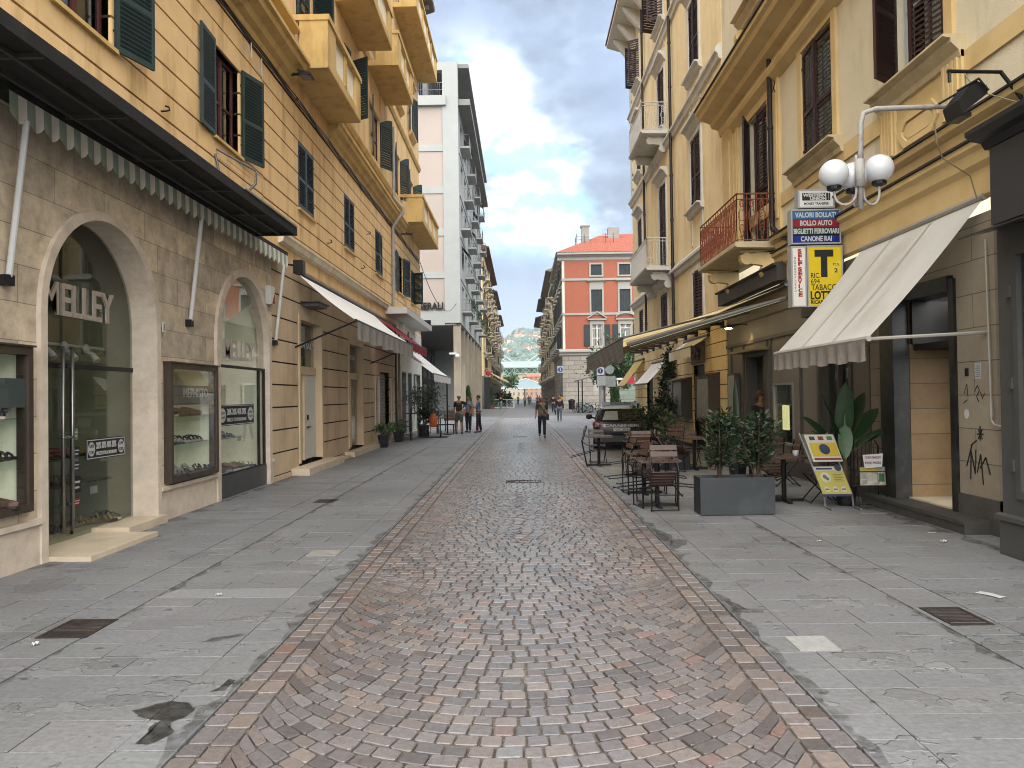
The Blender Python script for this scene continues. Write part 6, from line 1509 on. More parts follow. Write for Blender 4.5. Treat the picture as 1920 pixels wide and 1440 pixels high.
# grey planter with two laurel bushes
pl = thing('planter', 'large rectangular blue-grey metal planter in front of the cafe tables', 'planter', (3.08, 11.1, 0))
b = MB(); x0, x1, y0, y1, h = 2.54, 3.60, 10.86, 11.28, .54
b.box(x0, y0, .012, x1, y0+.025, h); b.box(x0, y1-.025, .012, x1, y1, h); b.box(x0, y0+.025, .012, x0+.025, y1-.025, h); b.box(x1-.025, y0+.025, .012, x1, y1-.025, h); b.box(x0+.03, y0+.03, 0, x1-.03, y1-.03, .012)
b.build('box', mat('planter_grey', '#565d63', .5, .08, 2, .08, 60, stain='#8d9190', stain_amt=.55, stain_scale=2.4), pl)
b = MB(); b.box(x0+.025, y0+.025, .3, x1-.025, y1-.025, h-.05); b.build('soil', mat('soil', '#2e251d', .95, .3, 20, .6, 40), pl)
for i, (x, y, hh, sd, lb) in enumerate(((2.86, 11.08, .98, 3, 'taller laurel bush at the left end of the grey planter'), (3.40, 11.06, .95, 8, 'laurel bush with reddish leaves at the right end of the grey planter'))):
    t = thing('laurel_bush', lb, 'shrub', (x, y, .49)); stem_shrub(t, x, y, .49, hh, 950, sd, .27, .105, .046, laurel, 8)
# tall white pot with climbing ivy
t = thing('tall_pot', 'tall tapering white plastic pot against the wall', 'plant pot', (4.98, 25.9, 0)); b = MB()
b.lathe((4.98, 25.9, 0), [(.20, 0), (.22, .05), (.31, .95), (.33, 1.0), (.29, 1.0), (.27, .9)], 20); b.build('body', mat('white_plastic', '#dcdcd8', .4, .05, 3, .03), t, smooth=True)
t = thing('ivy_shrub', 'dark green shrub growing out of the tall white pot', 'shrub', (4.98, 25.9, .95)); bush(t, 'foliage', ivy_l, (4.95, 25.9, 1.35), (.55, .5, .45), 900, .12, .07, 16, 5)
b = MB(); b.tube([(4.98, 25.9, .9), (4.97, 25.9, 1.3)], .03, 6); b.build('stem', bark, t)
t = thing('climbing_ivy', 'dark ivy climbing the wall left of the cream display case', 'climber', (5.5, 28.2, 0)); bush(t, 'foliage', ivy_l, (5.45, 27.9, 1.9), (.28, .9, 1.5), 2200, .12, .08, 26, 6)
b = MB(); b.tube([(5.55, 28.1, .05), (5.5, 28.0, 1), (5.55, 27.8, 2.4)], .03, 6); b.build('stem', bark, t)
t = thing('pot_shrub', 'bushy shrub in a dark blue pot beside the police car', 'shrub', (3.85, 21.6, 0)); bush(t, 'foliage', laurel, (3.8, 21.6, 1.05), (.62, .5, .5), 1000, .12, .055, 16, 9)
b = MB(); b.lathe((3.85, 21.6, 0), [(.16, 0), (.18, .04), (.25, .50), (.27, .52), (.22, .5)], 16); b.build('pot', mat('dark_blue_pot', '#1e2230', .35, .1, 4, .03), t)
b = MB(); b.tube([(3.85, 21.6, .45), (3.82, 21.6, 1.0)], .025, 6); b.build('stem', bark, t)
t = thing('thin_shrub', 'thin leafy shrub in a black trough among the cafe tables', 'shrub', (3.35, 17.6, 0)); stem_shrub(t, 3.35, 17.6, .35, 1.05, 300, 15, .3, .11, .05, laurel, 5)
b = MB(); b.box(2.95, 17.4, 0, 3.85, 17.8, .40); b.build('trough', mat('black_trough', '#1c1c1d', .5, .1, 4, .03), t)
# banana plant
bn = thing('banana_plant', 'banana plant with broad dark leaves in a black pot by the door', 'plant', (4.98, 11.75, 0))
b = MB(); b.lathe((4.98, 11.75, 0), [(.12, 0), (.13, .03), (.16, .28), (.17, .30), (.14, .28)], 16); b.build('pot', mat('black_trough', '#1c1c1d'), bn)
b = MB(); b.tube([(4.98, 11.75, .25), (4.97, 11.75, .6), (4.95, 11.75, .98)], [.055, .05, .035], 8); b.build('trunk', mat('banana_stalk', '#6b5a3a', .7, .2, 6, .2), bn)
ban = leafmats('banana', ('#33552c', '#2a4726', '#456b36'), .4)
random.seed(4)
def bigleaf(base, tip, droop, w_, m_, roll=0.0):
    b = MB(); B_, T_ = Vector(base), Vector(tip); k = 12; d = (T_-B_).normalized(); s = d.cross(Vector((0, 0, 1)))
    s = (s.normalized() if s.length > .05 else Vector((1, 0, 0))); nrm = s.cross(d); s = s*math.cos(roll)+nrm*math.sin(roll); nrm = s.cross(d)
    P = []
    for i in range(k+1):
        q = i/k; c = B_.lerp(T_, q)-Vector((0, 0, droop*q*q)); qq = max(0, (q-.25)/.75); ww = w_*.5*(max(0, math.sin(PI*(qq**.8)))**.55) if q > .27 else .012
        ww = max(ww, .008)
        P += [tuple(c-s*ww+nrm*ww*.25), tuple(c), tuple(c+s*ww+nrm*ww*.25)]
    b.add(P, [f for i in range(k) for f in ((3*i, 3*i+1, 3*i+4, 3*i+3), (3*i+1, 3*i+2, 3*i+5, 3*i+4))]); return b.build('leaf', m_, bn, smooth=True)
for base, tip, dr, ww, mi, rl in (((4.95, 11.72, .75), (4.93, 11.55, 1.88), .0, .27, 0, .1), ((4.92, 11.6, 1.40), (4.84, 11.40, .74), .0, .21, 2, .1), ((4.95, 11.75, .8), (4.55, 11.6, 1.82), .05, .20, 1, .8), ((4.95, 11.75, .8), (5.30, 11.75, 1.78), .05, .32, 1, -.4), ((4.95, 11.75, .8), (5.50, 11.75, 1.60), .12, .26, 0, -.7), ((4.95, 11.75, .75), (4.32, 11.7, 1.52), .15, .18, 1, .9), ((4.95, 11.75, .75), (4.40, 11.55, 1.25), .1, .2, 0, .5), ((4.95, 11.75, .8), (5.62, 11.5, 1.30), .1, .15, 1, -.8), ((4.95, 11.8, .8), (5.1, 11.95, 1.72), .0, .3, 1, .2), ((4.95, 11.75, .7), (5.35, 11.5, 1.2), .1, .22, 0, -.5), ((4.95, 11.75, .7), (4.65, 11.5, 1.42), .05, .22, 1, .6)):
    bigleaf(base, tip, dr, ww, ban[mi], rl)
bn2 = bn; bn = thing('banana_plant', 'smaller banana plant with upright leaves behind the laurel bushes', 'plant', (4.3, 15.2, 0))
b = MB(); b.lathe((4.3, 15.2, 0), [(.14, 0), (.19, .38), (.16, .36)], 14); b.build('pot', MATS['black_trough'], bn)
for tip, dr, ww, mi, rl in (((4.28, 15.2, 1.98), 0, .13, 1, 0), ((3.95, 15.1, 1.62), .12, .26, 2, .7), ((4.1, 15.0, 1.38), .2, .26, 2, .3), ((4.65, 15.2, 1.6), .2, .26, 0, -.5)): bigleaf((4.3, 15.2, .35), tip, dr, ww, ban[mi], rl)
# left side plants
potd = mat('navy_pot', '#252a33', .4, .1, 4, .03)
for (x, y, s_, lb) in ((-4.84, 26.6, .86, 'leafy potted plant left of the roller shutter, the nearer of the two'), (-4.84, 29.75, .82, 'leafy potted plant beside the dark pier of the bar')):
    t = thing('potted_plant', lb, 'potted plant', (x, y, 0)); b = MB()
    b.add([(x-.15*s_, y-.15*s_, 0), (x+.15*s_, y-.15*s_, 0), (x+.15*s_, y+.15*s_, 0), (x-.15*s_, y+.15*s_, 0), (x-.23*s_, y-.23*s_, .52*s_), (x+.23*s_, y-.23*s_, .52*s_), (x+.23*s_, y+.23*s_, .52*s_), (x-.23*s_, y+.23*s_, .52*s_)], [(3, 2, 1, 0), (4, 5, 6, 7), (0, 1, 5, 4), (1, 2, 6, 5), (2, 3, 7, 6), (3, 0, 4, 7)])
    b.build('pot', potd, t); bush(t, 'foliage', leafmats('mint', ('#5f7f55', '#48683f', '#82996b')), (x, y, .70*s_), (.42*s_, .42*s_, .25), 700, .085, .05, 16, int(y))
def tree(name, label, x, y, h, r, mats_, n, l, seed, trunk=.12, cat='tree', tk=.4):
    t = thing(name, label, cat, (x, y, 0)); random.seed(seed); b = MB()
    b.tube([(x, y, 0), (x+.05*r, y, h*tk*.6), (x-.04*r, y, h*tk), (x, y, h*.8)], [trunk, trunk*.8, trunk*.65, trunk*.2], 8)
    for i in range(7):
        a = random.uniform(0, 2*PI); z = h*random.uniform(tk*.8, .7); b.tube([(x, y, z), (x+math.cos(a)*r*.4, y+math.sin(a)*r*.4, z+h*.10), (x+math.cos(a)*r*.75, y+math.sin(a)*r*.75, z+h*.2)], [trunk*.4, trunk*.25, trunk*.1], 5)
    b.build('trunk', bark, t); bush(t, 'crown', mats_, (x, y, h*(tk+1)/2), (r, r, h*(1-tk)/2), n, l, l*.5, 26, seed+1)
    return t
tree('olive_tree', 'small olive tree with grey-green leaves among the bar tables', -4.35, 33.6, 2.25, .85, olive_l, 1500, .11, 3, .05)
tree('street_tree', 'dense green street tree behind the traffic signs', 8.3, 66, 6.4, 2.2, tree_l, 3200, .34, 4, .16)
tree('street_tree', 'lower street tree in front of the palace stone base', 9.6, 80, 5.6, 2.6, tree_l, 2600, .36, 6, .16)
tree('street_tree', 'round leafy tree at the far left end of the street', -3.6, 238, 9.0, 2.6, tree_l, 900, .8, 7, .3)
def cypress(x, y, h, r, label, pot=None):
    t = thing('potted_cypress', label, 'potted tree', (x, y, 0)); random.seed(int(y)); b = MB()
    for i in range(900):
        q = random.random()**.8; a = random.uniform(0, 2*PI); rr = r*(1-q)**.7*random.uniform(.5, 1.05); leaf(b, (x+rr*math.cos(a), y+rr*math.sin(a), .5+(h-.5)*q), (math.cos(a)*.5, math.sin(a)*.5, 1), .22, .08, random.randrange(3))
    b.build('crown', leafmats('cypress', ('#4c7038', '#38582e', '#5f8644')), t)
    b = MB(); b.tube([(x, y, .3), (x, y, h*.8)], [.05, .02], 6); b.build('trunk', bark, t)
    b = MB(); b.box(x-.45, y-.45, -.02, x+.45, y+.45, .62); b.build('pot', mat('terracotta_box', '#7a4634', .7, .1, 3, .1), t)
cypress(6.95, 56, 2.5, .45, 'narrow green cypress in a pot beyond the police car')
cypress(-4.15, 104, 2.9, .6, 'cypress in a terracotta box by the white fence')
cypress(-4.75, 68, 2.6, .4, 'slim cypress standing between the marble columns')

# ================================================================== cafe furniture
wood = mat('slat_wood', '#5e3f31', .5, .2, 8, .15, 40, spec=.5); iron_b = mat('black_iron', '#1d1d1f', .4, .15, 8, .05, 40, metal=.4)
def make_chair(label):
    t = thing('folding_chair', label, 'chair', (0, 0, 0), 'folding slatted chairs of the cafe')
    W_ = .2
    s = MB()
    for i in range(5): y = -.17+i*.085; s.box(-W_+.02, y, .445, W_-.02, y+.062, .462)
    s.build('seat', wood, t)
    s = MB()
    for z in (.66, .765):
        P = [(-W_, -.262-(z-.66)*.16, z), (W_, -.262-(z-.66)*.16, z), (W_, -.275-(z-.60)*.16, z+.075), (-W_, -.275-(z-.60)*.16, z+.075)]
        s.add(P+[(p[0], p[1]-.014, p[2]) for p in P], [(0, 1, 2, 3), (7, 6, 5, 4), (0, 4, 5, 1), (1, 5, 6, 2), (2, 6, 7, 3), (3, 7, 4, 0)])
    s.build('backrest', wood, t)
    for x in (-W_, W_):
        s = MB(); s.tube([(x, -.29, .86), (x, -.20, .46), (x, .20, .0)], .011, 6); s.build('front_leg', iron_b, t)
        s = MB(); s.tube([(x*.92, .20, .45), (x*.92, -.25, .0)], .011, 6); s.build('rear_leg', iron_b, t)
    for y, z in ((.20, .02), (-.25, .02), (-.17, .44), (.19, .44)): s = MB(); s.tube([(-W_, y, z), (W_, y, z)], .0085, 5); s.build('stretcher', iron_b, t)
    return t
ch0 = make_chair('folding chair leaning on the front table with its back to the street')
def place(o, x, y, face, tilt=0, label=None, first=False):
    """face: direction the sitter looks, degrees from +y towards +x; tilt: tipped forwards onto its front feet"""
    r = o if first else dup(o, (0, 0, 0), 0, label)
    M_ = Matrix.Rotation(-R(face), 4, 'Z') @ Matrix.Translation((0, .20, 0)) @ Matrix.Rotation(-R(tilt), 4, 'X') @ Matrix.Translation((0, -.20, 0))
    r.matrix_world = Matrix.Translation((x, y, 0)) @ M_
    r.location, r.rotation_euler = (Matrix.Translation((x, y, 0)) @ M_).to_translation(), (Matrix.Translation((x, y, 0)) @ M_).to_euler()
    return r
place(ch0, 2.12, 11.12, 0, 37, first=True)
CH = [(1.60, 11.75, 78, 40, 'chair tipped against the front table, nearest the setts'), (1.70, 12.25, 84, 40, 'second tipped chair by the setts, behind the nearest one'), (2.62, 11.95, -82, 40, 'tipped chair between the front table and the grey planter'),
      (1.62, 13.35, 84, 40, 'tipped chair on the street side of the second table'), (2.15, 14.2, 178, 38, 'chair tipped towards us over the second table'), (2.72, 13.4, -84, 38, 'tipped chair on the wall side of the second table'),
      (1.40, 18.7, 92, 30, 'chair leaning at the small far table by the setts'), (1.95, 19.5, 180, 0, 'upright chair behind the small far table'), (2.5, 15.6, 0, 37, 'tipped chair in front of the third table'), (2.0, 16.2, 90, 38, 'tipped chair on the street side of the third table'), (3.1, 16.3, -90, 38, 'tipped chair on the wall side of the third table'),
      (3.35, 16.9, 40, 30, 'tipped chair before the round-shadowed table near the wall'), (4.05, 18.25, 180, 0, 'upright chair behind the table near the wall'), (4.55, 17.4, -92, 32, 'tipped chair between the wall and the inner table'), (3.5, 17.9, 95, 34, 'tipped chair beside the black trough'),
      (4.72, 12.15, -88, 0, 'upright chair at the table beside the yellow stand'), (4.2, 12.95, 180, 30, 'chair tipped over the table beside the yellow stand'), (4.9, 14.3, -90, 0, 'upright chair under the glowing cafe window'), (3.7, 12.3, 85, 25, 'chair half hidden by the planter bushes')]
for x, y, f, tl, lb in CH: place(ch0, x, y, f, tl, lb)
def make_table(label):
    t = thing('cafe_table', label, 'table', (0, 0, 0), 'square cafe tables')
    s = MB()
    for i in range(7): s.box(-.33+i*.095, -.32, .715, -.33+i*.095+.088, .32, .737)
    s.box(-.30, -.33, .70, .30, -.30, .714); s.box(-.30, .30, .70, .30, .33, .714); s.build('tabletop', wood, t)
    s = MB(); s.tube([(0, 0, .02), (0, 0, .715)], .038, 10); s.build('pedestal', iron_b, t)
    s = MB(); s.prism([(-.30, -.03), (.30, -.03), (.30, .03), (-.30, .03)], 2, .0, .045); s.prism([(-.03, -.30), (.03, -.30), (.03, .30), (-.03, .30)], 2, .0, .042); s.build('foot', iron_b, t)
    return t
tb = make_table('front square table nearest the grey planter')
tb.location = (2.10, 11.86, 0)
for x, y, a, lb in ((2.15, 13.4, 0, 'second square table just behind the front one'), (1.9, 18.74, 0, 'small pale-topped table by the setts near the police car'), (2.55, 16.3, 5, 'third square table in the middle of the terrace'), (3.97, 17.52, 0, 'inner table close to the cafe wall'), (4.19, 12.21, 0, 'square table between the planter and the yellow stand'), (4.3, 14.3, 0, 'table under the glowing cafe window'), (3.0, 19.6, 0, 'rear table in front of the police car bumper')):
    dup(tb, (x, y, 0), R(a), lb)
def small(name, label, cat, mk, m_, loc):
    b = MB(); mk(b); return tag(b.build(name, m_, None, loc=loc), label, cat)
small('ashtray', 'white cup left on the table beside the yellow stand', 'cup', lambda b: b.lathe((4.35, 12.1, .738), [(.03, 0), (.045, .03), (.05, .08), (.044, .08), (.03, .02)], 14), white_p, (4.35, 12.1, .738))
small('napkin_box', 'small wooden box on the second square table', 'box', lambda b: (b.box(2.2, 13.35, .738, 2.34, 13.47, .82), b.box(2.215, 13.365, .82, 2.325, 13.455, .835)), mat('pale_wood', '#b08d5c', .6, .1, 6, .1), (2.2, 13.4, .738))
# yellow display stand
ds = thing('display_stand', 'tilted white tube stand carrying a yellow box and a yellow poster', 'stand', (4.7, 11.3, 0))
def tl(x, z): return (4.55+x, 11.30+.22*(z), z)     # leaning plane
b = MB()
for x, dx in ((0, 0), (.42, 0)):
    b.tube([(4.55+x-.02, 11.16, .02), (4.55+x, 11.46, .02), (4.54+x-.02, 11.44, .2), (4.40+x-.05, 11.52, .72), (4.28+x-.05, 11.62, 1.12)], .016, 8)
b.tube([(4.52, 11.43, .2), (4.94, 11.43, .2)], .012, 6)
b.build('frame', mat('tube_grey', '#b9b9b6', .35, .1, 6, .02, metal=.6), ds)
def slant(b, x0, x1, z0, z1, d0, d1, m=0):
    """a slab in the leaning plane: x runs along, z up, d out of its face"""
    def q(x, z, d): return (4.50+x-.27*(z-.2), 11.44+.20*(z-.2)-d, z+.0)
    P = [q(x0, z0, d0), q(x1, z0, d0), q(x1, z1, d0), q(x0, z1, d0), q(x0, z0, d1), q(x1, z0, d1), q(x1, z1, d1), q(x0, z1, d1)]
    b.add(P, [(3, 2, 1, 0), (4, 5, 6, 7), (0, 1, 5, 4), (1, 2, 6, 5), (2, 3, 7, 6), (3, 0, 4, 7)], m)
def disc(b, xc, zc, r, d, m=0, n=22):
    def q(x, z): return (4.50+x-.27*(z-.2), 11.44+.20*(z-.2)-d, z)
    b.poly([q(xc+r*math.cos(2*PI*i/n), zc+r*math.sin(2*PI*i/n)) for i in range(n)], m)
yel_p = mat('poster_yellow', '#d8b928', .5, .05, 4, 0); lem = mat('poster_lemon', '#cfc15a', .5, .05, 4, 0); blu = mat('poster_blue', '#22305a', .5, .3, 9, 0); cre = mat('poster_cream', '#dcd6c0', .5, .05, 4, 0); red_d = mat('poster_red', '#8c2a26', .5, .1, 4, 0); grn = mat('poster_green', '#4d7a50', .5, .2, 8, 0)
b = MB(); slant(b, .0, .44, .70, 1.10, .02, .13); b.build('box', cre, ds)
b = MB(); slant(b, .03, .43, .78, .98, .131, .134); slant(b, .03, .43, .725, .755, .131, .134, 2); disc(b, .23, .885, .078, .137, 1)
for i, m_ in enumerate((1, 2, 3)): slant(b, .06+i*.13, .14+i*.13, 1.02, 1.075, .131, .134, m_)
b.build('box_print', [yel_p, blu, red_d, grn], ds)
b = MB(); slant(b, -.0, .43, .18, .62, .02, .03); b.build('poster', lem, ds)
b = MB(); slant(b, .0, .43, .18, .215, .031, .033, 1); slant(b, .0, .43, .56, .62, .031, .033); disc(b, .36, .60, .05, .036, 1); slant(b, .03, .27, .575, .60, .034, .0355, 1)
disc(b, .13, .46, .075, .033); 
for i in range(3): disc(b, .09+i*.125, .285, .042, .033); slant(b, .06+i*.125, .12+i*.125, .275, .295, .034, .0355, 2+(i % 2))
for i in range(5): slant(b, .25, .40-.03*(i % 2), .50-i*.025, .508-i*.025, .031, .0325, 2)
disc(b, .12, .47, .03, .036, 2); disc(b, .15, .44, .025, .036, 3)
b.build('poster_print', [cre, blu, mat('print_brown', '#7a6a3a', .6, .1, 4, 0), grn], ds)
# newspaper rack
nr = thing('newspaper_rack', 'black wire rack holding free newspapers under a small white card', 'rack', (5.2, 11.5, 0))
b = MB()
for x in (5.0, 5.42):
    b.tube([(x, 11.3, .02), (x, 11.65, .02)], .008, 5); b.tube([(x, 11.62, .02), (x, 11.6, .9), (x+(.06 if x < 5.2 else -.06), 11.6, 1.0)], .009, 5); b.tube([(x, 11.34, .02), (x, 11.38, .75)], .007, 5)
for z in (.02, .34, .55, .75): b.tube([(5.0, 11.36, z), (5.42, 11.36, z)], .007, 5); b.tube([(5.0, 11.61, z), (5.42, 11.61, z)], .007, 5)
for x in np.arange(5.05, 5.42, .06): b.tube([(x, 11.61, .3), (x, 11.61, .95)], .005, 4)
b.build('frame', iron_b, nr)
b = MB(); b.add([(5.06, 11.33, .80), (5.36, 11.33, .82), (5.35, 11.335, .62), (5.09, 11.335, .60)], [(0, 1, 2, 3)]); b.build('card', paper, nr)
b = MB()
for s, z in (('COPIA OMAGGIO', .745), ('FREE PRESS', .665)):
    V, F = text_mesh(s, .05, 1, 0, .001); x0 = max(v[0] for v in V); b.add([(5.095+v[0]*.235/x0, 11.328, z+v[1]) for v in V], F)
b.build('card_lettering', red_d, nr)
news = [mat('news'+c, c, .7, .3, 14, 0) for c in ('#c9c4b2', '#a8a89c')]+[yel_p, grn, red_d]
for i, (x, rz, lb) in enumerate(((5.04, -.16, 'yellow-topped newspaper at the left of the wire rack'), (5.12, .03, 'newspaper with pictures in the middle of the wire rack'), (5.24, .06, 'newspaper with a green block at the right of the wire rack'))):
    b = MB(); y = 11.40+i*.02-.03
    def q(u, z, d=0): return (x+u*math.cos(rz)-z*math.sin(rz)*.3, y-d+.10*z, .34+z)
    def rect(u0, u1, z0, z1, d, m): b.add([q(u0, z0, d), q(u1, z0, d), q(u1, z1, d), q(u0, z1, d)], [(0, 1, 2, 3)], m)
    b.add([q(0, 0), q(.2, 0), q(.2, .27), q(0, .27), q(0, 0, -.02), q(.2, 0, -.02), q(.2, .27, -.02), q(0, .27, -.02)], [(0, 1, 2, 3), (7, 6, 5, 4), (0, 4, 5, 1), (1, 5, 6, 2), (2, 6, 7, 3), (3, 7, 4, 0)], i % 2)
    rect(.01, .19, .21, .26, .002, 2 if i < 2 else 0); rect(.02, .09, .10, .19, .002, 4 if i == 1 else 1); rect(.10, .18, .05, .17, .002, 3 if i == 2 else 0); rect(.02, .10, .02, .08, .002, 4 if i else 1)
    tag(b.build('newspaper', news, None, loc=(x, y, .34)), lb, 'newspaper')
# bar furniture on the left
def stool(x, y, h, label, w_=.36):
    t = thing('bar_stool', label, 'stool', (x, y, 0)); s = MB(); a = w_/2
    s.box(x-a, y-a, h-.03, x+a, y+a, h); s.build('seat', iron_b, t); s = MB()
    for i in (-1, 1):
        for j in (-1, 1): s.box(x+i*a-.015*(1+i), y+j*a-.015*(1+j), 0, x+i*a+.015*(1-i), y+j*a+.015*(1-j), h-.03)
    for z in (.22, .55):
        s.box(x-a+.03, y-a, z, x+a-.03, y-a+.02, z+.02); s.box(x-a+.03, y+a-.02, z+.004, x+a-.03, y+a, z+.024); s.box(x-a, y-a+.03, z+.002, x-a+.02, y+a-.03, z+.022); s.box(x+a-.02, y-a+.03, z+.006, x+a, y+a-.03, z+.026)
    s.build('legs', iron_b, t)
stool(-4.62, 30.6, .78, 'tall black bar stool nearest the bar wall'); stool(-4.28, 32.6, .8, 'tall black bar stool next to the orange bag')
t = thing('bar_table', 'high black bar table with a bottle on it', 'table', (-4.65, 31.7, 0)); s = MB(); s.box(-4.95, 31.4, 1.05, -4.35, 32.0, 1.09); s.build('tabletop', iron_b, t); s = MB(); s.tube([(-4.65, 31.7, .03), (-4.65, 31.7, 1.05)], .035, 8); s.lathe((-4.65, 31.7, 0), [(.26, 0), (.26, .02), (.05, .04)], 16); s.build('pedestal', iron_b, t)
small('bottle', 'dark bottle standing on the high bar table', 'bottle', lambda b: b.lathe((-4.6, 31.65, 1.09), [(.035, 0), (.037, .16), (.014, .22), (.014, .29)], 12), mat('bottle_glass', '#1d2a1c', .15, .1, 4, 0, spec=.7), (-4.6, 31.65, 1.09))
t = thing('bar_table', 'low black table with slatted top behind the olive tree', 'table', (-3.55, 36.4, 0)); s = MB()
s.box(-4.0, 36.0, .72, -3.1, 36.8, .76); s.build('tabletop', iron_b, t); s = MB()
for i in (-3.95, -3.18):
    for j in (36.05, 36.72): s.box(i, j, 0, i+.04, j+.04, .72)
s.build('legs', iron_b, t)
t = thing('bar_bench', 'dark bench in front of the low bar table', 'bench', (-3.6, 35.6, 0)); s = MB(); s.box(-4.0, 35.4, .42, -3.15, 35.75, .47); s.build('seat', iron_b, t); s = MB()
for i in (-3.98, -3.21):
    for j in (35.42, 35.69): s.box(i, j, 0, i+.04, j+.04, .42)
s.build('legs', iron_b, t)
t = thing('planter', 'wooden flower box on legs by the bar corner', 'planter', (-3.4, 38.3, 0)); s = MB(); s.box(-3.9, 38.1, .55, -2.95, 38.5, .85); s.build('box', mat('brown_box', '#7c5a42', .7, .15, 5, .1), t); s = MB()
for i in (-3.86, -3.0): s.box(i, 38.12, 0, i+.04, 38.48, .55)
s.build('legs', iron_b, t); bush(t, 'flowers', leafmats('flowers', ('#6f7f5a', '#b98f7a', '#8c9a70')), (-3.42, 38.3, .95), (.45, .18, .14), 260, .07, .04, 8, 2)
# hand truck with orange bag
t = thing('hand_truck', 'grey two-wheeled hand truck standing by the bar', 'hand truck', (-3.75, 32.9, 0)); s = MB()
for x in (-3.95, -3.6): s.tube([(x, 32.8, .18), (x, 32.95, 1.25), (x+(.08 if x < -3.8 else -.08), 32.98, 1.35)], .016, 6)
for z in (.4, .7, 1.0): s.tube([(-3.95, 32.83, z), (-3.6, 32.83, z)], .013, 6)
s.box(-4.0, 32.5, .05, -3.55, 32.8, .07); s.build('frame', grey_md, t)
for x in (-4.04, -3.5): s = MB(); s.tube([(x-.03, 32.85, .14), (x+.03, 32.85, .14)], .14, 16); s.tube([(x-.035, 32.85, .14), (x+.035, 32.85, .14)], .06, 10, 1); s.build('wheel', [mat('tyre', '#1a1a1a', .8, .1, 5, 0), grey_md], t)
small('orange_bag', 'bright orange bag hanging on the hand truck', 'bag', lambda b: b.lathe((-3.8, 32.68, .45), [(.10, 0), (.17, .08), (.18, .3), (.13, .5), (.04, .62)], 12, 0, 1, .6), mat('orange_bag', '#d8641c', .6, .1, 6, .3, 20), (-3.8, 32.68, .45))
t = thing('leafy_planter', 'dark pot with glossy leaves behind the orange bag', 'potted plant', (-4.3, 33.9, 0)); s = MB(); s.lathe((-4.35, 33.6, 0), [(.2, 0), (.28, .5), (.24, .48)], 14); s.build('pot', potd, t); bush(t, 'foliage', laurel, (-4.3, 33.6, .95), (.5, .5, .35), 500, .14, .08, 12, 12)
b = MB(); b.box(-4.4, 32.2, .0, -3.2, 33.4, .015); tag(b.build('door_mat', mat('mat_black', '#202020', .9, .2, 9, .3), None, loc=(-3.8, 32.8, 0)), 'flat black mat under the hand truck', 'mat')
t = thing('parasol_pole', 'black pole carrying the outer corner of the white awning', 'pole', (-3.4, 36.0, 0)); s = MB(); s.tube([(-3.42, 35.0, 0), (-3.42, 35.0, 2.62)], .035, 8); s.lathe((-3.42, 35.0, 0), [(.2, 0), (.2, .03), (.05, .05)], 14); s.build('pole', iron_b, t)
# white fence, signs, bin, kiosk in the distance
wf = thing('terrace_fence', 'white panel fence round the far cafe terrace', 'fence', (-3, 110, 0)); s = MB()
for x in np.arange(-4.9, -.9, .95): s.box(x-.04, 109.95, 0, x+.04, 110.05, 1.25)
s.box(-4.9, 109.97, 1.17, -1.0, 110.03, 1.25); s.box(-4.9, 109.97, .05, -1.0, 110.03, .16)
for y in np.arange(110, 122, 1.2): s.box(-1.04, y-.04, 0, -.96, y+.04, 1.25)
s.box(-1.03, 110.05, 1.17, -.97, 122, 1.25); s.box(-1.03, 110.05, .05, -.97, 122, .16); s.build('rails', white_p, wf)
s = MB(); s.box(-4.85, 109.99, .16, -1.05, 110.0, 1.17); s.box(-1.005, 110.05, .16, -.995, 122, 1.17); s.build('panels', glass('fence_glass', (.85, .9, .9), .05, 1.2), wf)
awning('far_awning', 'long brown-gold awning over the far terrace on the left', Fac('L', -5.2), 108, 140, .1, 5.6, 3.4, 3.9, .3, brn, arms=True, bar_m=grey_md)
t = thing('pharmacy_sign', 'red and black upright sign on the corner of the yellow far house', 'sign', (-4.7, 103, 0)); s = MB(); s.box(-5.0, 102.9, .0, -4.2, 103.2, 4.3); s.build('pillar', black_p, t); s = MB(); s.lathe((-4.4, 102.8, 4.9), [(.02, -.42), (.32, -.25), (.40, 0), (.32, .25), (.02, .42)], 14, 0, 1, .25); s.build('disc', mat('sign_pink', '#d8324a', .5, .05, 3, 0), t)
Sg = Fac('F', 102.88, 0); s = MB(); put_text(s, Sg, 'FARO', -4.9, .02, 2.6, .5, ext=.01, width=.55); s.build('lettering', letter_wh, t)
def disc_post(x, y, label, rects):
    t = thing('traffic_sign', label, 'sign', (x, y, 0)); s = MB(); s.tube([(x, y, 0), (x, y, 3.3)], .045, 8); s.build('pole', grey_md, t); return t
sp_ = thing('traffic_sign', 'grey post with a pedestrian-zone sign and panels beyond the police car', 'sign', (5.3, 48, 0))
s = MB(); s.tube([(5.28, 48, 0), (5.28, 48, 3.9)], .07, 8); s.tube([(5.05, 48.1, 0), (5.05, 48.1, 2.7)], .12, 8, 1); s.build('pole', [grey_md, mat('pale_post', '#c4c6c6', .5, .05, 4, 0)], sp_)
Sf = Fac('F', 47.9, 0)
def pl_(x0, x1, z0, z1, m_, nm='panel'): s = Sf.mb(); s.box(x0, 0, z0, x1, .03, z1); return s.build(nm, m_, sp_)
pl_(4.80, 5.28, 3.28, 3.78, white_p); pl_(4.80, 5.36, 2.6, 3.22, mat('timetable', '#d5d9d6', .5, .12, 9, 0)); pl_(5.38, 5.98, 2.52, 3.2, mat('timetable2', '#b9bdb8', .5, .3, 5, 0))
blue_s = mat('sign_blue', '#1b3c98', .4, .04, 3, 0)
s = Sf.mb(); s.prism([(5.02+.17*math.cos(2*PI*i/24), 3.53+.17*math.sin(2*PI*i/24)) for i in range(24)], 1, .031, .036); s.build('blue_disc', blue_s, sp_)
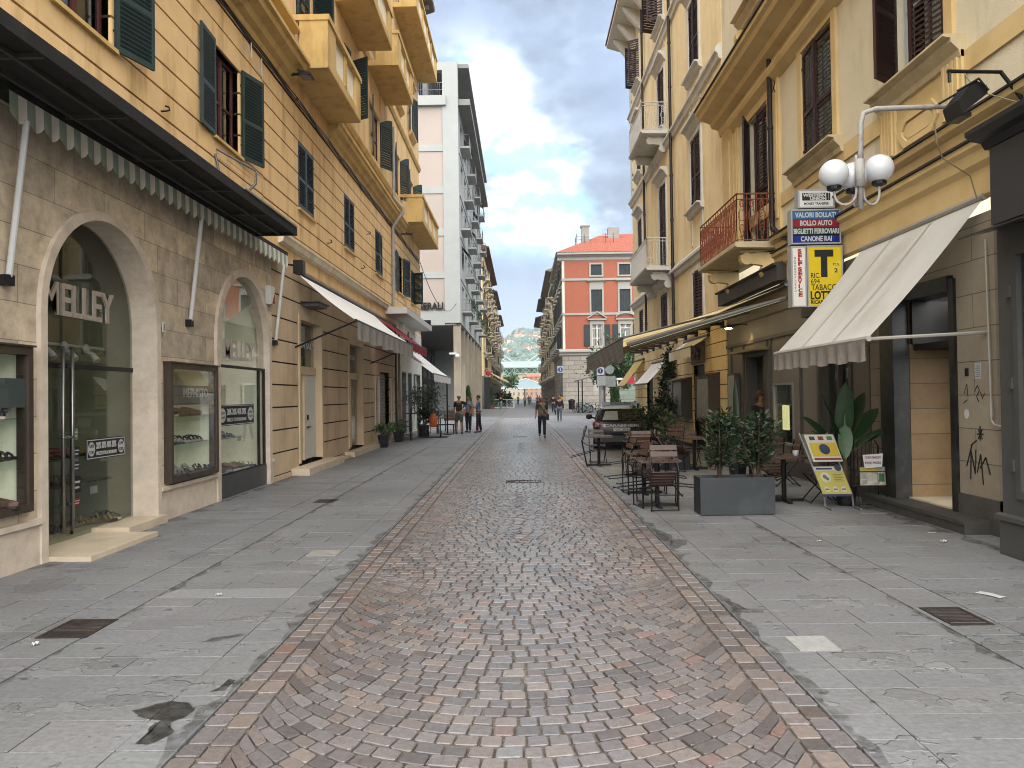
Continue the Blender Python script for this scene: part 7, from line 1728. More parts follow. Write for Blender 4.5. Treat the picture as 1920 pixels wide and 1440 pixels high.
s = Sf.mb(); s.prism([(5.02+.035*math.cos(2*PI*i/12), 3.61+.035*math.sin(2*PI*i/12)) for i in range(12)], 1, .037, .04); s.prism([(4.985, 3.44), (5.055, 3.44), (5.05, 3.57), (4.99, 3.57)], 1, .037, .04); s.build('pictogram', letter_wh, sp_)
s = Sf.mb(); s.prism([(5.62+.28*math.cos(2*PI*i/24), 3.6+.28*math.sin(2*PI*i/24)) for i in range(24)], 1, .0, .03); s.build('round_sign', mat('sign_back', '#c2cacf', .4, .05, 3, 0, metal=.2), sp_)
sp_.location.z = -.28
t = thing('traffic_sign', 'slim post with a blue walking-person disc by the palace corner', 'sign', (4.6, 88, 0)); s = MB(); s.tube([(4.6, 88, 0), (4.6, 88, 4.4)], .05, 8); s.build('pole', grey_md, t); Sf2 = Fac('F', 87.9, 0)
s = Sf2.mb(); s.box(4.25, 0, 4.35, 4.95, .03, 5.15); s.build('panel', mat('pale_blue_panel', '#b7cfe2', .5, .04, 3, 0), t); s = Sf2.mb(); s.prism([(4.6+.27*math.cos(2*PI*i/24), 4.72+.27*math.sin(2*PI*i/24)) for i in range(24)], 1, .031, .036); s.build('blue_disc', blue_s, t); s = Sf2.mb(); s.prism([(4.55, 4.55), (4.65, 4.55), (4.63, 4.78), (4.57, 4.78)], 1, .037, .04); s.prism([(4.6+.05*math.cos(2*PI*i/12), 4.86+.05*math.sin(2*PI*i/12)) for i in range(12)], 1, .037, .04); s.build('pictogram', letter_wh, t)
t = thing('litter_bin', 'black street litter bin on the corner by the orange palace', 'bin', (6.2, 93, 0)); s = MB(); s.lathe((6.2, 93, 0), [(.36, 0), (.40, .9), (.42, .95)], 16); s.build('drum', iron_b, t); s = MB(); s.lathe((6.2, 93, .95), [(.44, 0), (.44, .12), (.2, .3), (.02, .32)], 16); s.build('lid', iron_b, t)
kk_ = thing('kiosk_canopy', 'black-framed terrace canopy over the bicycles', 'canopy', (7.4, 74, 0)); s = MB()
for x in (5.9, 9.4):
    for y in (73, 78): s.tube([(x, y, 0), (x, y, 3.2)], .06, 6)
s.build('posts', iron_b, kk_); s = MB(); s.add([(5.6, 72.5, 3.1), (9.8, 72.5, 4.2), (9.8, 79, 4.2), (5.6, 79, 3.1), (5.6, 72.5, 3.22), (9.8, 72.5, 4.32), (9.8, 79, 4.32), (5.6, 79, 3.22)], [(3, 2, 1, 0), (4, 5, 6, 7), (0, 1, 5, 4), (1, 2, 6, 5), (2, 3, 7, 6), (3, 0, 4, 7)]); s.build('roof', mat('canopy_cloth', '#7c7f7e', .7, .1, 2, .1), kk_)
t = thing('glass_shelter', 'glazed terrace shelter beyond the police car', 'shelter', (9, 60, 0)); s = MB(); s.box(7.6, 60, 0, 7.7, 60.1, 2.9); s.box(9.5, 60, 0, 9.6, 60.1, 2.9); s.box(11.4, 60, 0, 11.5, 60.1, 2.9); s.box(7.6, 59.9, 2.9, 11.5, 62.4, 3.05); s.build('frame', white_p, t); s = MB(); s.box(7.7, 60.04, .1, 11.4, 60.06, 2.9); s.build('panes', glass('shelter_glass', (.8, .92, .9), .03, 1.6), t)
s = MB(); Sx = Fac('F', 57.5, 0); s2 = Sx.mb(); s2.box(7.95, 0, 2.55, 8.6, .1, 3.1); tag(s2.build('red_sign', mat('sign_pink', '#d8324a'), None, loc=(8.3, 57.5, 2.6)), 'small red shop sign behind the yellow awning', 'sign')
for (x, y, w_, lb) in ((-2.2, 150, 3.2, 'white square parasol far down the street'), ):
    t = thing('parasol', lb, 'parasol', (x, y, 0)); s = MB(); s.tube([(x, y, 0), (x, y, 3.2)], .05, 6); s.build('pole', grey_md, t); s = MB(); s.add([(x-w_/2, y-w_/2, 2.7), (x+w_/2, y-w_/2, 2.7), (x+w_/2, y+w_/2, 2.7), (x-w_/2, y+w_/2, 2.7), (x, y, 3.4)], [(0, 1, 4), (1, 2, 4), (2, 3, 4), (3, 0, 4)]); s.build('cloth', white_c, t)
for i, (x, y, r_, h_) in enumerate(((-3.4, 128, 1.1, 2.6), (-2.9, 136, 1.0, 2.2), (-2.2, 142, .9, 2.0))):
    t = thing('terrace_shrub', ('dark bushy shrub just behind the white fence', 'middle shrub of the far terrace row', 'last shrub of the far terrace by the parasol')[i], 'shrub', (x, y, 0)); bush(t, 'foliage', ivy_l, (x, y, h_*.55), (r_, r_, h_*.45), 500, .3, .2, 14, 30+i); s = MB(); s.tube([(x, y, 0), (x, y, h_*.6)], .06, 6); s.build('stem', bark, t)
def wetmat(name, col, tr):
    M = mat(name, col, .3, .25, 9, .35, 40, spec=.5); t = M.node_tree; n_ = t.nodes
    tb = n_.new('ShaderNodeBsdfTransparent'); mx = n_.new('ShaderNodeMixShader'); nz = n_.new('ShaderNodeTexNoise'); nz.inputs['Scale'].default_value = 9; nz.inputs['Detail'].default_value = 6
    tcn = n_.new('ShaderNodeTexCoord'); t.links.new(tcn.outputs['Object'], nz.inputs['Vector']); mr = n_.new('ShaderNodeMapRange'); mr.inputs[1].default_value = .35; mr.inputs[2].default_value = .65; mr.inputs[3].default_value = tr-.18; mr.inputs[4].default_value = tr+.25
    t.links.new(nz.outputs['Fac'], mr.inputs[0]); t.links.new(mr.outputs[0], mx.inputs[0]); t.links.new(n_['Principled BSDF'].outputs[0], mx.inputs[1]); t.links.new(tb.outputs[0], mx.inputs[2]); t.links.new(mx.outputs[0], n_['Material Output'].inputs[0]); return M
def ragged(pts, seed, amp=.11):
    r = random.Random(seed)
    for it in range(4):
        q = []
        for a, c in zip(pts, pts[1:]+pts[:1]):
            dx, dy = c[0]-a[0], c[1]-a[1]; k = r.uniform(-amp, amp); q += [a, ((a[0]+c[0])/2-dy*k, (a[1]+c[1])/2+dx*k)]
        pts = q
    return pts
def wet(pts, seed, m_, label):
    pts = ragged(pts, seed); cx, cy = sum(p[0] for p in pts)/len(pts), sum(p[1] for p in pts)/len(pts); b = MB(); n = len(pts)
    b.add([(x, y, .0065) for x, y in pts]+[(cx, cy, .0065)], [(i, (i+1) % n, n) for i in range(n)])
    tag(b.build('wet_patch', m_, None, loc=(cx, cy, 0)), label, 'puddle')
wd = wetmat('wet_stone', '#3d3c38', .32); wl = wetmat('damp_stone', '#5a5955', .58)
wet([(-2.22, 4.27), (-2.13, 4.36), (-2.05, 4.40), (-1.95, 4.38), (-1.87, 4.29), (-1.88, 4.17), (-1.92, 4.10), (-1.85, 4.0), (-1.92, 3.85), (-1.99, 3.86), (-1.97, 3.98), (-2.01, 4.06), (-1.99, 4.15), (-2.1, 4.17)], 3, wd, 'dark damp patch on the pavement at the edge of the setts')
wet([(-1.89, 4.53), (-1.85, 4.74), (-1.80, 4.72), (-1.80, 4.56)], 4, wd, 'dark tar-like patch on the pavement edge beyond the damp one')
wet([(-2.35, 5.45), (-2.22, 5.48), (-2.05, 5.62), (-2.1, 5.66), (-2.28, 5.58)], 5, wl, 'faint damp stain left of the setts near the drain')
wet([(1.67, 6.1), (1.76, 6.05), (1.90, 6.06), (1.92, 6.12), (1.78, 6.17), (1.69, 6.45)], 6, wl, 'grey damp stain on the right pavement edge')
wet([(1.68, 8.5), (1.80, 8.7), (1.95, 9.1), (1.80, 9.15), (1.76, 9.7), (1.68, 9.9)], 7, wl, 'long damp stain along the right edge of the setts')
wf = wetmat('thin_grime_shade', '#4f4e4a', .70)
def dirt(x0, x1, ya, yb, seed, label):  # ragged dirt strips; those at wall feet also paint in contact shade
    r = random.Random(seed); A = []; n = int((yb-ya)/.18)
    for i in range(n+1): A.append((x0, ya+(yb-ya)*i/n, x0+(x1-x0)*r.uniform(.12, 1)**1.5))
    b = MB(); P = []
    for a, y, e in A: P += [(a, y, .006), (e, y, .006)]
    b.add(P, [(2*i, 2*i+1, 2*i+3, 2*i+2) for i in range(n)]); tag(b.build('dirt_shade_strip', wf, None, loc=(x0, ya, 0)), label, 'dirt')
dirt(-5.19, -4.92, 7.9, 16.9, 1, 'dark dirt and painted contact shade along the foot of the stone shop front'); dirt(-5.24, -5.0, 17, 39.5, 2, 'dark dirt and painted contact shade along the foot of the ochre ground floor')
dirt(5.28, 4.95, 8.2, 12.2, 3, 'dark dirt and painted contact shade at the foot of the stone doorstep'); dirt(5.6, 5.2, 12.4, 20, 4, 'dark dirt and painted contact shade along the foot of the cafe front')
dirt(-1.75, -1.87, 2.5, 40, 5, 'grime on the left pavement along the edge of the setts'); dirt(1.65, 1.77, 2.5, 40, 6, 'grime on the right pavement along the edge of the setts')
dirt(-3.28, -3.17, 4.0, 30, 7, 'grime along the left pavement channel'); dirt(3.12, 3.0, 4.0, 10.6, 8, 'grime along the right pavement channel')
# ================================================================== police car
def loft(b, secs, m=0, cap=True):
    k = len(secs[0]); P = [p for s in secs for p in s]; F = []
    for i in range(len(secs)-1):
        for j in range(k): F.append((i*k+j, (i+1)*k+j, (i+1)*k+(j+1) % k, i*k+(j+1) % k))
    if cap: F += [tuple(range(k)), tuple(range((len(secs)-1)*k, len(secs)*k))[::-1]]
    b.add(P, F, m)
car = thing('police_car', 'dark blue police estate car with red stripes, white roof and light bar', 'car', (0, 0, 0))
cpaint = mat('car_navy', '#141823', .3, .05, 2, 0, spec=.22, coat=.08); cred = mat('car_red', '#b81a22', .35, .05, 2, 0, coat=.2); cwhite = mat('car_white', '#dfe2e4', .3, .04, 2, 0, coat=.6); cgl = mat('car_glass', '#0a0c0d', .14, .1, 2, 0, spec=.18); crub = mat('tyre', '#1a1a1a', .8); crim = mat('rim', '#8d9092', .3, .1, 4, 0, metal=.8)
def sec(y, hw, z0, z1, r=.14, tuck=.06):
    pts = []
    for (sx_, base) in ((1, 0), (-1, 1)):
        seq = [(hw-tuck-r*.6, z0), (hw-tuck, z0+r*.5), (hw, (z0+z1)*.5-.02), (hw-.015, z1-r), (hw-r*.55, z1-r*.2), (hw-r*1.5, z1)]
        seq = seq if sx_ > 0 else [(-x, z) for x, z in seq[::-1]]
        pts += [(x, y, z) for x, z in seq]
    return pts
b = MB()
loft(b, [sec(.02, .72, .34, .80, .12), sec(.06, .82, .24, .90, .14), sec(.30, .885, .20, .94, .14), sec(1.0, .90, .19, .93), sec(2.2, .90, .19, .91), sec(3.2, .89, .19, .89), sec(3.9, .86, .2, .80), sec(4.3, .76, .24, .70), sec(4.42, .60, .30, .58)])
body = b.build('body', cpaint, car); smooth_by_angle(body, 40)
def gh(z, ya, yb, hw, r=.16):
    return [(hw-r, ya, z), (hw-.03, ya+r*.6, z), (hw, ya+r*1.6, z), (hw, (ya+yb)/2, z), (hw-.02, yb-r*1.6, z), (hw-r*.8, yb, z), (-(hw-r*.8), yb, z), (-(hw-.02), yb-r*1.6, z), (-hw, (ya+yb)/2, z), (-hw, ya+r*1.6, z), (-(hw-.03), ya+r*.6, z), (-(hw-r), ya, z)]
b = MB(); loft(b, [gh(.88, .10, 3.35, .83), gh(1.05, .24, 3.0, .78), gh(1.25, .50, 2.52, .70), gh(1.33, .66, 2.25, .64)])
o = b.build('cabin', cpaint, car); smooth_by_angle(o, 40)
b = MB(); loft(b, [gh(1.315, .60, 2.36, .665), gh(1.365, .70, 2.2, .60), gh(1.385, .95, 1.95, .45)]); b.box(-.62, .50, 1.285, .62, .72, 1.318); o = b.build('roof', cwhite, car); smooth_by_angle(o, 40)
def quadpanel(name, pts, m_, off=(0, -.012, .004)):
    b = MB(); P = [Vector(p)+Vector(off) for p in pts]; n = len(P); c = sum(P, Vector())/n
    b.add([tuple(p) for p in P]+[tuple(p-Vector(off)*2) for p in P], [tuple(range(n)), tuple(range(n, 2*n))[::-1]]+[(i, n+i, n+(i+1) % n, (i+1) % n) for i in range(n)])
    return b.build(name, m_, car)
quadpanel('rear_window', [(-.66, .135, .92), (.66, .135, .92), (.60, .36, 1.14), (.52, .53, 1.27), (-.52, .53, 1.27), (-.60, .36, 1.14)], cgl, (0, -.022, .012))
quadpanel('sun_shade', [(-.60, .14, .93), (-.10, .14, .93), (-.12, .44, 1.20), (-.50, .44, 1.20)], mat('silver_sheet', '#b4c2ca', .35, .1, 3, .1), (0, -.034, .02))
for s_ in (-1, 1):
    quadpanel('side_window', [(s_*.825, .55, .94), (s_*.825, 2.9, .93), (s_*.715, 2.40, 1.24), (s_*.715, .80, 1.25)], cgl, (s_*.012, 0, .006))
    quadpanel('tail_light', [(s_*.50, .03, .72), (s_*.84, .08, .74), (s_*.83, .09, .85), (s_*.50, .05, .82)], mat('tail_red', '#9a1418', .2, .1, 3, 0, coat=.6), (0, -.03, 0))
    quadpanel('red_stripe', [(s_*.90, .45, .74), (s_*.905, 3.6, .70), (s_*.90, 3.6, .80), (s_*.885, .45, .88)], cred, (s_*.012, 0, 0))
    b = MB(); b.tube([(s_*.84, 2.72, .93), (s_*.98, 2.66, .98)], .03, 6); b.lathe((s_*1.03, 2.65, .99), [(.03, -.09), (.10, -.06), (.11, 0), (.09, .07), (.02, .09)], 12, 0, 1, .6); b.build('mirror', mat('mirror_black', '#15171a', .3, .1, 4, 0), car)
    for y in (.85, 3.55):
        b = MB(); b.tube([(s_*.68, y, .315), (s_*.89, y, .315)], .315, 22); w_ = b.build('wheel', crub, car); b = MB(); b.tube([(s_*.70, y, .315), (s_*.897, y, .315)], .21, 20); b.build('rim', crim, w_)
quadpanel('red_stripe', [(-.84, .07, .845), (.84, .07, .845), (.82, .10, .895), (-.82, .10, .895)], cred, (0, -.02, 0))
b = MB(); b.box(-.80, -.04, .26, .80, .1, .46); b.box(-.74, -.05, .3, .74, -.04, .36); b.build('bumper', mat('bumper_dark', '#1b1d20', .45, .1, 4, .05), car)
b = MB(); b.box(-.26, -.025, .60, .26, .02, .71); b.build('number_plate', cwhite, car)
Cf = Fac('F', -.012, 0); s = Cf.mb(); put_text(s, Cf, 'CARABINIERI', -.52, .004, .745, .105, ext=.004, bold=.004, width=1.04); s.build('lettering', letter_wh, car)
s = Cf.mb(); put_text(s, Cf, 'CC 207', -.2, .018, .625, .08, ext=.003, bold=.002, width=.40); s.build('plate_lettering', black_p, car)
lb_ = MB(); lb_.box(-.50, .98, 1.40, .50, 1.20, 1.50); bar = lb_.build('light_bar', mat('bar_grey', '#3c4044', .3, .1, 4, 0), car)
for s_ in (-1, 1): b = MB(); b.box(s_*.34, .975, 1.405, s_*.60, 1.205, 1.51); b.build('blue_lens', mat('blue_lens', '#15204a', .15, .1, 3, 0, spec=.7), bar)
b = MB()
for x in (-.4, .4): b.box(x-.03, 1.05, 1.36, x+.03, 1.12, 1.40)
b.build('bar_foot', cpaint, bar)
car.location = (3.13, 23.7, 0); car.rotation_euler = (0, 0, R(-5.5))
# ================================================================== bicycles
def make_bike(label, col):
    t = thing('bicycle', label, 'bicycle', (0, 0, 0), 'bicycles parked in the square'); fm = mat('bike'+col, col, .35, .08, 4, 0, coat=.4)
    for y in (0, 1.05):
        b = MB(); P = [(0, y+.33*math.cos(2*PI*i/24), .35+.33*math.sin(2*PI*i/24)) for i in range(25)]; b.tube(P, .020, 6, cap=False); w_ = b.build('wheel', crub, t)
        b = MB()
        for i in range(10): a = PI*i/10; b.tube([(0, y+.31*math.cos(a), .35+.31*math.sin(a)), (0, y-.31*math.cos(a), .35-.31*math.sin(a))], .003, 3, cap=False)
        b.tube([(-.04, y, .35), (.04, y, .35)], .03, 8); b.build('spokes', steel, w_)
    b = MB(); bb, st, hd, rr, ff = (0, .45, .32), (0, .33, .78), (0, .88, .80), (0, 0, .35), (0, 1.05, .35)
    for a, c in ((bb, st), (st, hd), (bb, (0, .9, .70)), (bb, rr), (st, rr), (hd, (0, .92, .6)), ((0, .92, .6), ff), (hd, (0, .84, .98)), (st, (0, .30, .92))): b.tube([a, c], .021, 6)
    b.build('frame', fm, t); b = MB(); b.tube([(-.28, .72, 1.0), (-.24, .84, 1.02), (0, .86, .99), (.24, .84, 1.02), (.28, .72, 1.0)], .014, 6); b.build('handlebar', iron_b, t)
    b = MB(); b.prism([(-.09, .15), (.09, .15), (.03, .42), (-.03, .42)], 2, .92, .97); b.build('saddle', iron_b, t)
    b = MB(); b.tube([(.05, .45, .32), (.07, .45, .32)], .09, 12); b.tube([(-.12, .5, .2), (.12, .4, .44)], .012, 5); b.build('crank', iron_b, t); return t
bk = [('turquoise bicycle standing in front of the row', '#58c3bd', 6.6, 73.5, 62), ('orange-brown bicycle at the left end of the row', '#8a5a3c', 5.7, 76, 20), ('black bicycle behind the turquoise one', '#24262a', 6.2, 75.2, 40), ('grey bicycle in the middle of the row', '#7d8286', 6.9, 75.6, 35), ('dark blue bicycle second from the right end', '#26355c', 7.6, 75.4, 38), ('red bicycle at the right end of the row', '#8c2f2a', 8.3, 75.2, 36), ('white bicycle behind the grey one', '#c9ccca', 7.2, 77.2, 30), ('dark green bicycle next to the canopy post', '#2f4a3a', 6.4, 77.6, 28)]
for lb, c_, x, y, a in bk: t = make_bike(lb, c_); t.location = (x, y, -.015); t.rotation_euler = (R(random.uniform(-5, 5)), 0, R(a))
# ================================================================== people
def skin(name, V, E, rad, mats_, parent, sub=1, squash=None):
    me = bpy.data.meshes.new('sk'); me.from_pydata(V, E, []); o = bpy.data.objects.new('sk', me); C.objects.link(o)
    md = o.modifiers.new('s', 'SKIN'); md.use_smooth_shade = True
    for i, r in enumerate(rad):
        d = me.skin_vertices[0].data[i]; d.radius = (r, r); d.use_root = (i == 0)
    sb = o.modifiers.new('u', 'SUBSURF'); sb.levels = sub; sb.render_levels = sub
    dg = bpy.context.evaluated_depsgraph_get(); m2 = bpy.data.meshes.new_from_object(o.evaluated_get(dg)); m2.name = name
    bpy.data.objects.remove(o); bpy.data.meshes.remove(me)
    if squash:
        for v in m2.vertices:
            k = squash(v.co)
            if k != 1: v.co.y *= k
    m2.materials.clear(); m2.materials.append(mats_)
    m2.polygons.foreach_set('use_smooth', [True]*len(m2.polygons))
    ob = bpy.data.objects.new(name, m2); C.objects.link(ob); ob.parent = parent; return ob
skins = {'fair': mat('skin_fair', '#c99a80', .6, .08, 8, 0), 'tan': mat('skin_tan', '#a97558', .6, .08, 8, 0)}
def person(label, x, y, face, h=1.75, top='#333', bottom='#222', shoes='#1a1a1a', sleeves='short', legs='long', swing=0, arms=((8, 8, 15), (8, 8, 15)), hair='#777', hairlen=.02, sk='fair', vest=None, belly=1.0, stance=.0, group=None, bald=False):
    """face: heading in degrees, 0 looks at the camera (-y); arms: per side (forward deg, outward deg, elbow bend deg)"""
    t = thing('person', label, 'person', (0, 0, 0), group); s = h/1.75
    def v(a, b_, c): return (a*s, b_*s, c*s)
    V = []; E = []; Rd = []
    def add(p, r, par=None):
        V.append(p); Rd.append(r*s); 
        if par is not None: E.append((par, len(V)-1))
        return len(V)-1
    idx = {}
    idx['pel'] = add(v(0, 0, .95), .135*belly); idx['sp'] = add(v(0, -.01, 1.12), .125*belly, idx['pel']); idx['ch'] = add(v(0, 0, 1.30), .145, idx['sp']); idx['ut'] = add(v(0, .015, 1.42), .105, idx['ch'])
    idx['nk'] = add(v(0, .0, 1.50), .055, idx['ut']); idx['jw'] = add(v(0, -.018, 1.565), .066, idx['nk']); idx['hd'] = add(v(0, -.012, 1.655), .088, idx['jw']); idx['tp'] = add(v(0, .0, 1.715), .062, idx['hd'])
    J = {}
    for sd, sg in (('l', 1), ('r', -1)):
        a = R(swing)*sg; hip = Vector(v(sg*.095, 0, .90)); th, shn = .43*s, .42*s
        d1 = Vector((sg*stance, -math.sin(a), -math.cos(a))).normalized(); kn = hip+d1*th
        a2 = a-abs(R(swing))*(.9 if sg*swing < 0 else .25); d2 = Vector((sg*stance*.6, -math.sin(a2), -math.cos(a2))).normalized(); an = kn+d2*shn
        J[sd] = (hip, kn, an)
    low = min(J['l'][2].z, J['r'][2].z); dz = .075*s-low
    for sd, sg in (('l', 1), ('r', -1)):
        hip, kn, an = J[sd]; i1 = add(tuple(hip), .10, idx['pel']); i2 = add(tuple(hip.lerp(kn, .5)), .082, i1); i3 = add(tuple(kn), .060, i2); i4 = add(tuple(kn.lerp(an, .4)), .056, i3); i5 = add(tuple(an), .038, i4); i6 = add((an.x+sg*.02*s, an.y-.13*s, an.z-.035*s), .032, i5); J[sd] = (hip, kn, an, (an.x+sg*.02*s, an.y-.15*s, an.z-.035*s))
    A = {}
    for (sd, sg), (f, o, eb) in zip((('l', 1), ('r', -1)), arms):
        sh = Vector(v(sg*.185, .01, 1.41)); f_, o_ = R(f), R(o)
        d1 = Vector((sg*math.sin(o_), -math.sin(f_)*math.cos(o_), -math.cos(f_)*math.cos(o_))).normalized(); el = sh+d1*.29*s
        f2 = f_+R(eb); inn = .25 if eb > 60 else 0
        d2 = Vector((sg*math.sin(o_)*.5-sg*inn*1.6, -math.sin(f2)*math.cos(o_), -math.cos(f2)*math.cos(o_))).normalized(); wr = el+d2*.25*s
        i0 = add(tuple(sh), .060, idx['ut']); i1 = add(tuple(sh.lerp(el, .5)), .048, i0); i2 = add(tuple(el), .041, i1); i3 = add(tuple(el.lerp(wr, .4)), .037, i2); i4 = add(tuple(wr), .026, i3)
        pm = wr+d2*.07*s; i5 = add(tuple(pm), .030, i4); sidev = Vector((0, 1, 0)) if abs(d2.y) < .8 else Vector((0, 0, 1))
        for k, (q, ln) in enumerate(((-.027, .062), (-.009, .075), (.010, .070), (.028, .055))):
            p1 = wr+d2*.085*s+sidev*q*s; p2 = p1+d2*ln*s*.6+Vector((-sg*.008*s, 0, 0)); j1 = add(tuple(p1), .010, i5); add(tuple(p2), .008, j1)
        p1 = wr+d2*.035*s+sidev*-.035*s; j1 = add(tuple(p1), .011, i5); add(tuple(p1+d2*.045*s+sidev*-.012*s), .009, j1)
        A[sd] = (sh, el, wr, d2)
    sq = lambda c: (.78 if c.z > .8*s and c.z < 1.46*s and abs(c.x) < .17*s and abs(c.y) < .2*s else 1)
    skin('body', V, E, Rd, skins[sk], t, 1, sq)
    # trousers
    tm_ = mat('cloth'+bottom, bottom, .85, .12, 10, .2, 60); V = []; E = []; Rd = []
    p0 = add(v(0, 0, 1.0), .142*belly); p1 = add(v(0, 0, .92), .148*belly, p0)
    for sd in 'lr':
        hip, kn, an, toe = J[sd]; i1 = add(tuple(hip.lerp(kn, .12)), .108, p1); i2 = add(tuple(hip.lerp(kn, .55)), .094, i1); i3 = add(tuple(hip.lerp(kn, .97)), .078 if legs == 'long' else .095, i2)
        if legs == 'long': i4 = add(tuple(kn.lerp(an, .5)), .070, i3); add(tuple(kn.lerp(an, .97)), .062, i4)
    skin('trousers', V, E, Rd, tm_, t, 1, lambda c: .82 if c.z > .86*s else 1)
    for sd in 'lr':
        hip, kn, an, toe = J[sd]; V = []; E = []; Rd = []; a0 = add((an.x, an.y+.03*s, an.z-.03*s), .046); a1 = add((an.x, an.y-.06*s, an.z-.038*s), .044, a0); add((toe[0], toe[1]-.01*s, an.z-.046*s), .036, a1); skin('shoe', V, E, Rd, mat('shoe'+shoes, shoes, .6, .1, 8, 0), t, 1)
    cm = mat('cloth'+top, top, .85, .12, 10, .25, 50); V = []; E = []; Rd = []
    p0 = add(v(0, 0, .93), .146*belly); p1 = add(v(0, -.01, 1.10), .142*belly, p0); p2 = add(v(0, 0, 1.29), .160, p1); p3 = add(v(0, .012, 1.42), .118, p2); add(v(0, .006, 1.478), .066, p3)
    for sd in 'lr':
        sh, el, wr, d2 = A[sd]; i0 = add(tuple(sh), .074, p3); i1 = add(tuple(sh.lerp(el, .5)), .066, i0); i2 = add(tuple(sh.lerp(el, .85)), .062, i1)
        if sleeves == 'long': i3 = add(tuple(el), .058, i2); i4 = add(tuple(el.lerp(wr, .5)), .050, i3); add(tuple(el.lerp(wr, .95)), .042, i4)
    sh_o = skin('shirt', V, E, Rd, cm, t, 1, sq)
    if vest:
        V = []; E = []; Rd = []; p0 = add(v(0, 0, .90), .158*belly); p1 = add(v(0, -.01, 1.10), .156*belly, p0); p2 = add(v(0, 0, 1.30), .174, p1); p3 = add(v(0, .012, 1.42), .128, p2); add(v(.15, .01, 1.43), .07, p3); add(v(-.15, .01, 1.43), .07, p3)
        skin('vest', V, E, Rd, mat('cloth'+vest, vest, .85, .12, 10, .3, 40), t, 1, sq)
    # face and hair
    b = MB(); hz = 1.655*s
    b.lathe((0, -.112*s, 1.635*s), [(.012*s, -.022*s), (.014*s, -.005*s), (.006*s, .03*s)], 6)
    for sg in (-1, 1): b.ball((sg*.088*s, .0, 1.645*s), .024*s, 8, 0, (.4, .8, 1.2))
    b.build('nose_and_ears', skins[sk], t, smooth=True)
    b = MB()
    for sg in (-1, 1): b.ball((sg*.032*s, -.092*s, 1.665*s), .011*s, 8)
    b.box(-.025*s, -.098*s, 1.588*s, .025*s, -.086*s, 1.594*s); b.build('eyes_and_mouth', mat('eye_dark', '#2a1d18', .4, .1, 3, 0), t)
    b = MB(); k = 14; P = []; F = []
    rr = .098*s+hairlen*.3
    for i in range(7):
        th = PI*.5*(1-i/6)*(1.15 if not bald else .55)
        for j in range(k):
            a = 2*PI*j/k; front = max(0, -math.sin(a)); el_ = PI/2-(PI/2-th)*0
            ph = (i/6)*(PI*.62-front*PI*.24+(hairlen*2.4)*(1-front)) if not bald else 1.05+(i/6)*.8*(1-front)
            P.append((rr*math.sin(ph)*math.cos(a)*.93, .004*s+rr*math.sin(ph)*math.sin(a)*1.06, 1.668*s+rr*math.cos(ph)*1.05))
    for i in range(6):
        for j in range(k): F.append((i*k+j, i*k+(j+1) % k, (i+1)*k+(j+1) % k, (i+1)*k+j))
    b.add(P, F); b.build('hair', mat('hair'+hair, hair, .8, .2, 14, .2, 60), t, smooth=True)
    t.location = (x, y, dz); t.rotation_euler = (0, 0, R(face))
    if dz: t.location.z = dz
    return t, A, s
def strap_bag(t, s, col, side=1, drop=.86, strap=True, sz=(.26, .11, .26), x=.24, y=-.05):
    m_ = mat('bag'+col, col, .6, .12, 8, .15, 40)
    b = MB(); b.prism([(x*s-.0-sz[1]/2, (y-sz[0]/2)*s), (x*s+sz[1]/2, (y-sz[0]/2)*s), (x*s+sz[1]/2, (y+sz[0]/2)*s), (x*s-sz[1]/2, (y+sz[0]/2)*s)], 2, (drop-sz[2]/2)*s, (drop+sz[2]/2)*s)
    if strap: b.tube([(-.13*s, -.03*s, 1.47*s), (-.05*s, -.148*s, 1.33*s), (.10*s, -.158*s, 1.12*s), (x*s-.02, y*s, (drop+sz[2]/2)*s)], .019*s, 6); b.tube([(-.13*s, -.03*s, 1.47*s), (-.06*s, .15*s, 1.3*s), (.10*s, .14*s, 1.1*s), (x*s-.02, y*s, (drop+sz[2]/2)*s)], .017*s, 6)
    b.build('shoulder_bag', m_, t)
t, A, s = person('man in tan vest and dark trousers walking towards us with a black shoulder bag', .86, 31.7, 2, 1.69, '#4a4038', '#1d2030', '#2a2522', 'short', 'long', 13, ((-8, 9, 18), (6, 12, 12)), '#9a958c', .0, 'tan', '#8a7a5f', 1.14, bald=True)
strap_bag(t, s, '#1c1b1c')
t, A, s = person('bald man in black T-shirt and shorts holding the awning pole', -2.93, 35.6, 168, 1.80, '#1b1d22', '#4d5a4c', '#3a2c26', 'short', 'short', 6, ((4, 6, 8), (28, 74, 6)), '#8a857e', .0, 'tan', belly=1.1, bald=True, stance=.08)
b = MB(); put_text(b, Fac('F', .118*s, -.11), 'POLIZIA', 0, -.24, 1.32*s, .04, width=.2); b.v = [(-p[0], .128*s+.012, p[2]) for p in b.v]; b.build('shirt_print', letter_wh, t)
t, A, s = person('policeman in light blue shirt with hand on hip facing the bald man', -2.58, 36.9, -35, 1.74, '#6f87ad', '#1a1d2a', '#16161a', 'short', 'long', 3, ((10, 10, 20), (-14, 40, 75)), '#55483e', .0, 'tan', belly=1.12, bald=True, stance=.05)
t, A, s = person('policeman in blue shirt and dark trousers with red stripe standing apart on the right', -2.07, 36.6, -92, 1.77, '#5f7da8', '#171a26', '#141416', 'short', 'long', 5, ((24, 4, 88), (24, 4, 88)), '#30261f', .0, 'tan', stance=.03)
b = MB(); b.tube([(.155*s, .0, .93*s), (.142*s, 0, .5*s), (.135*s, 0, .1*s)], .014*s, 5); b.build('trouser_stripe', cred, t)
b = MB(); b.tube([(.15*s*math.cos(a), .122*s*math.sin(a), .985*s) for a in [2*PI*i/20 for i in range(21)]], .022*s, 6); b.build('belt', black_p, t)
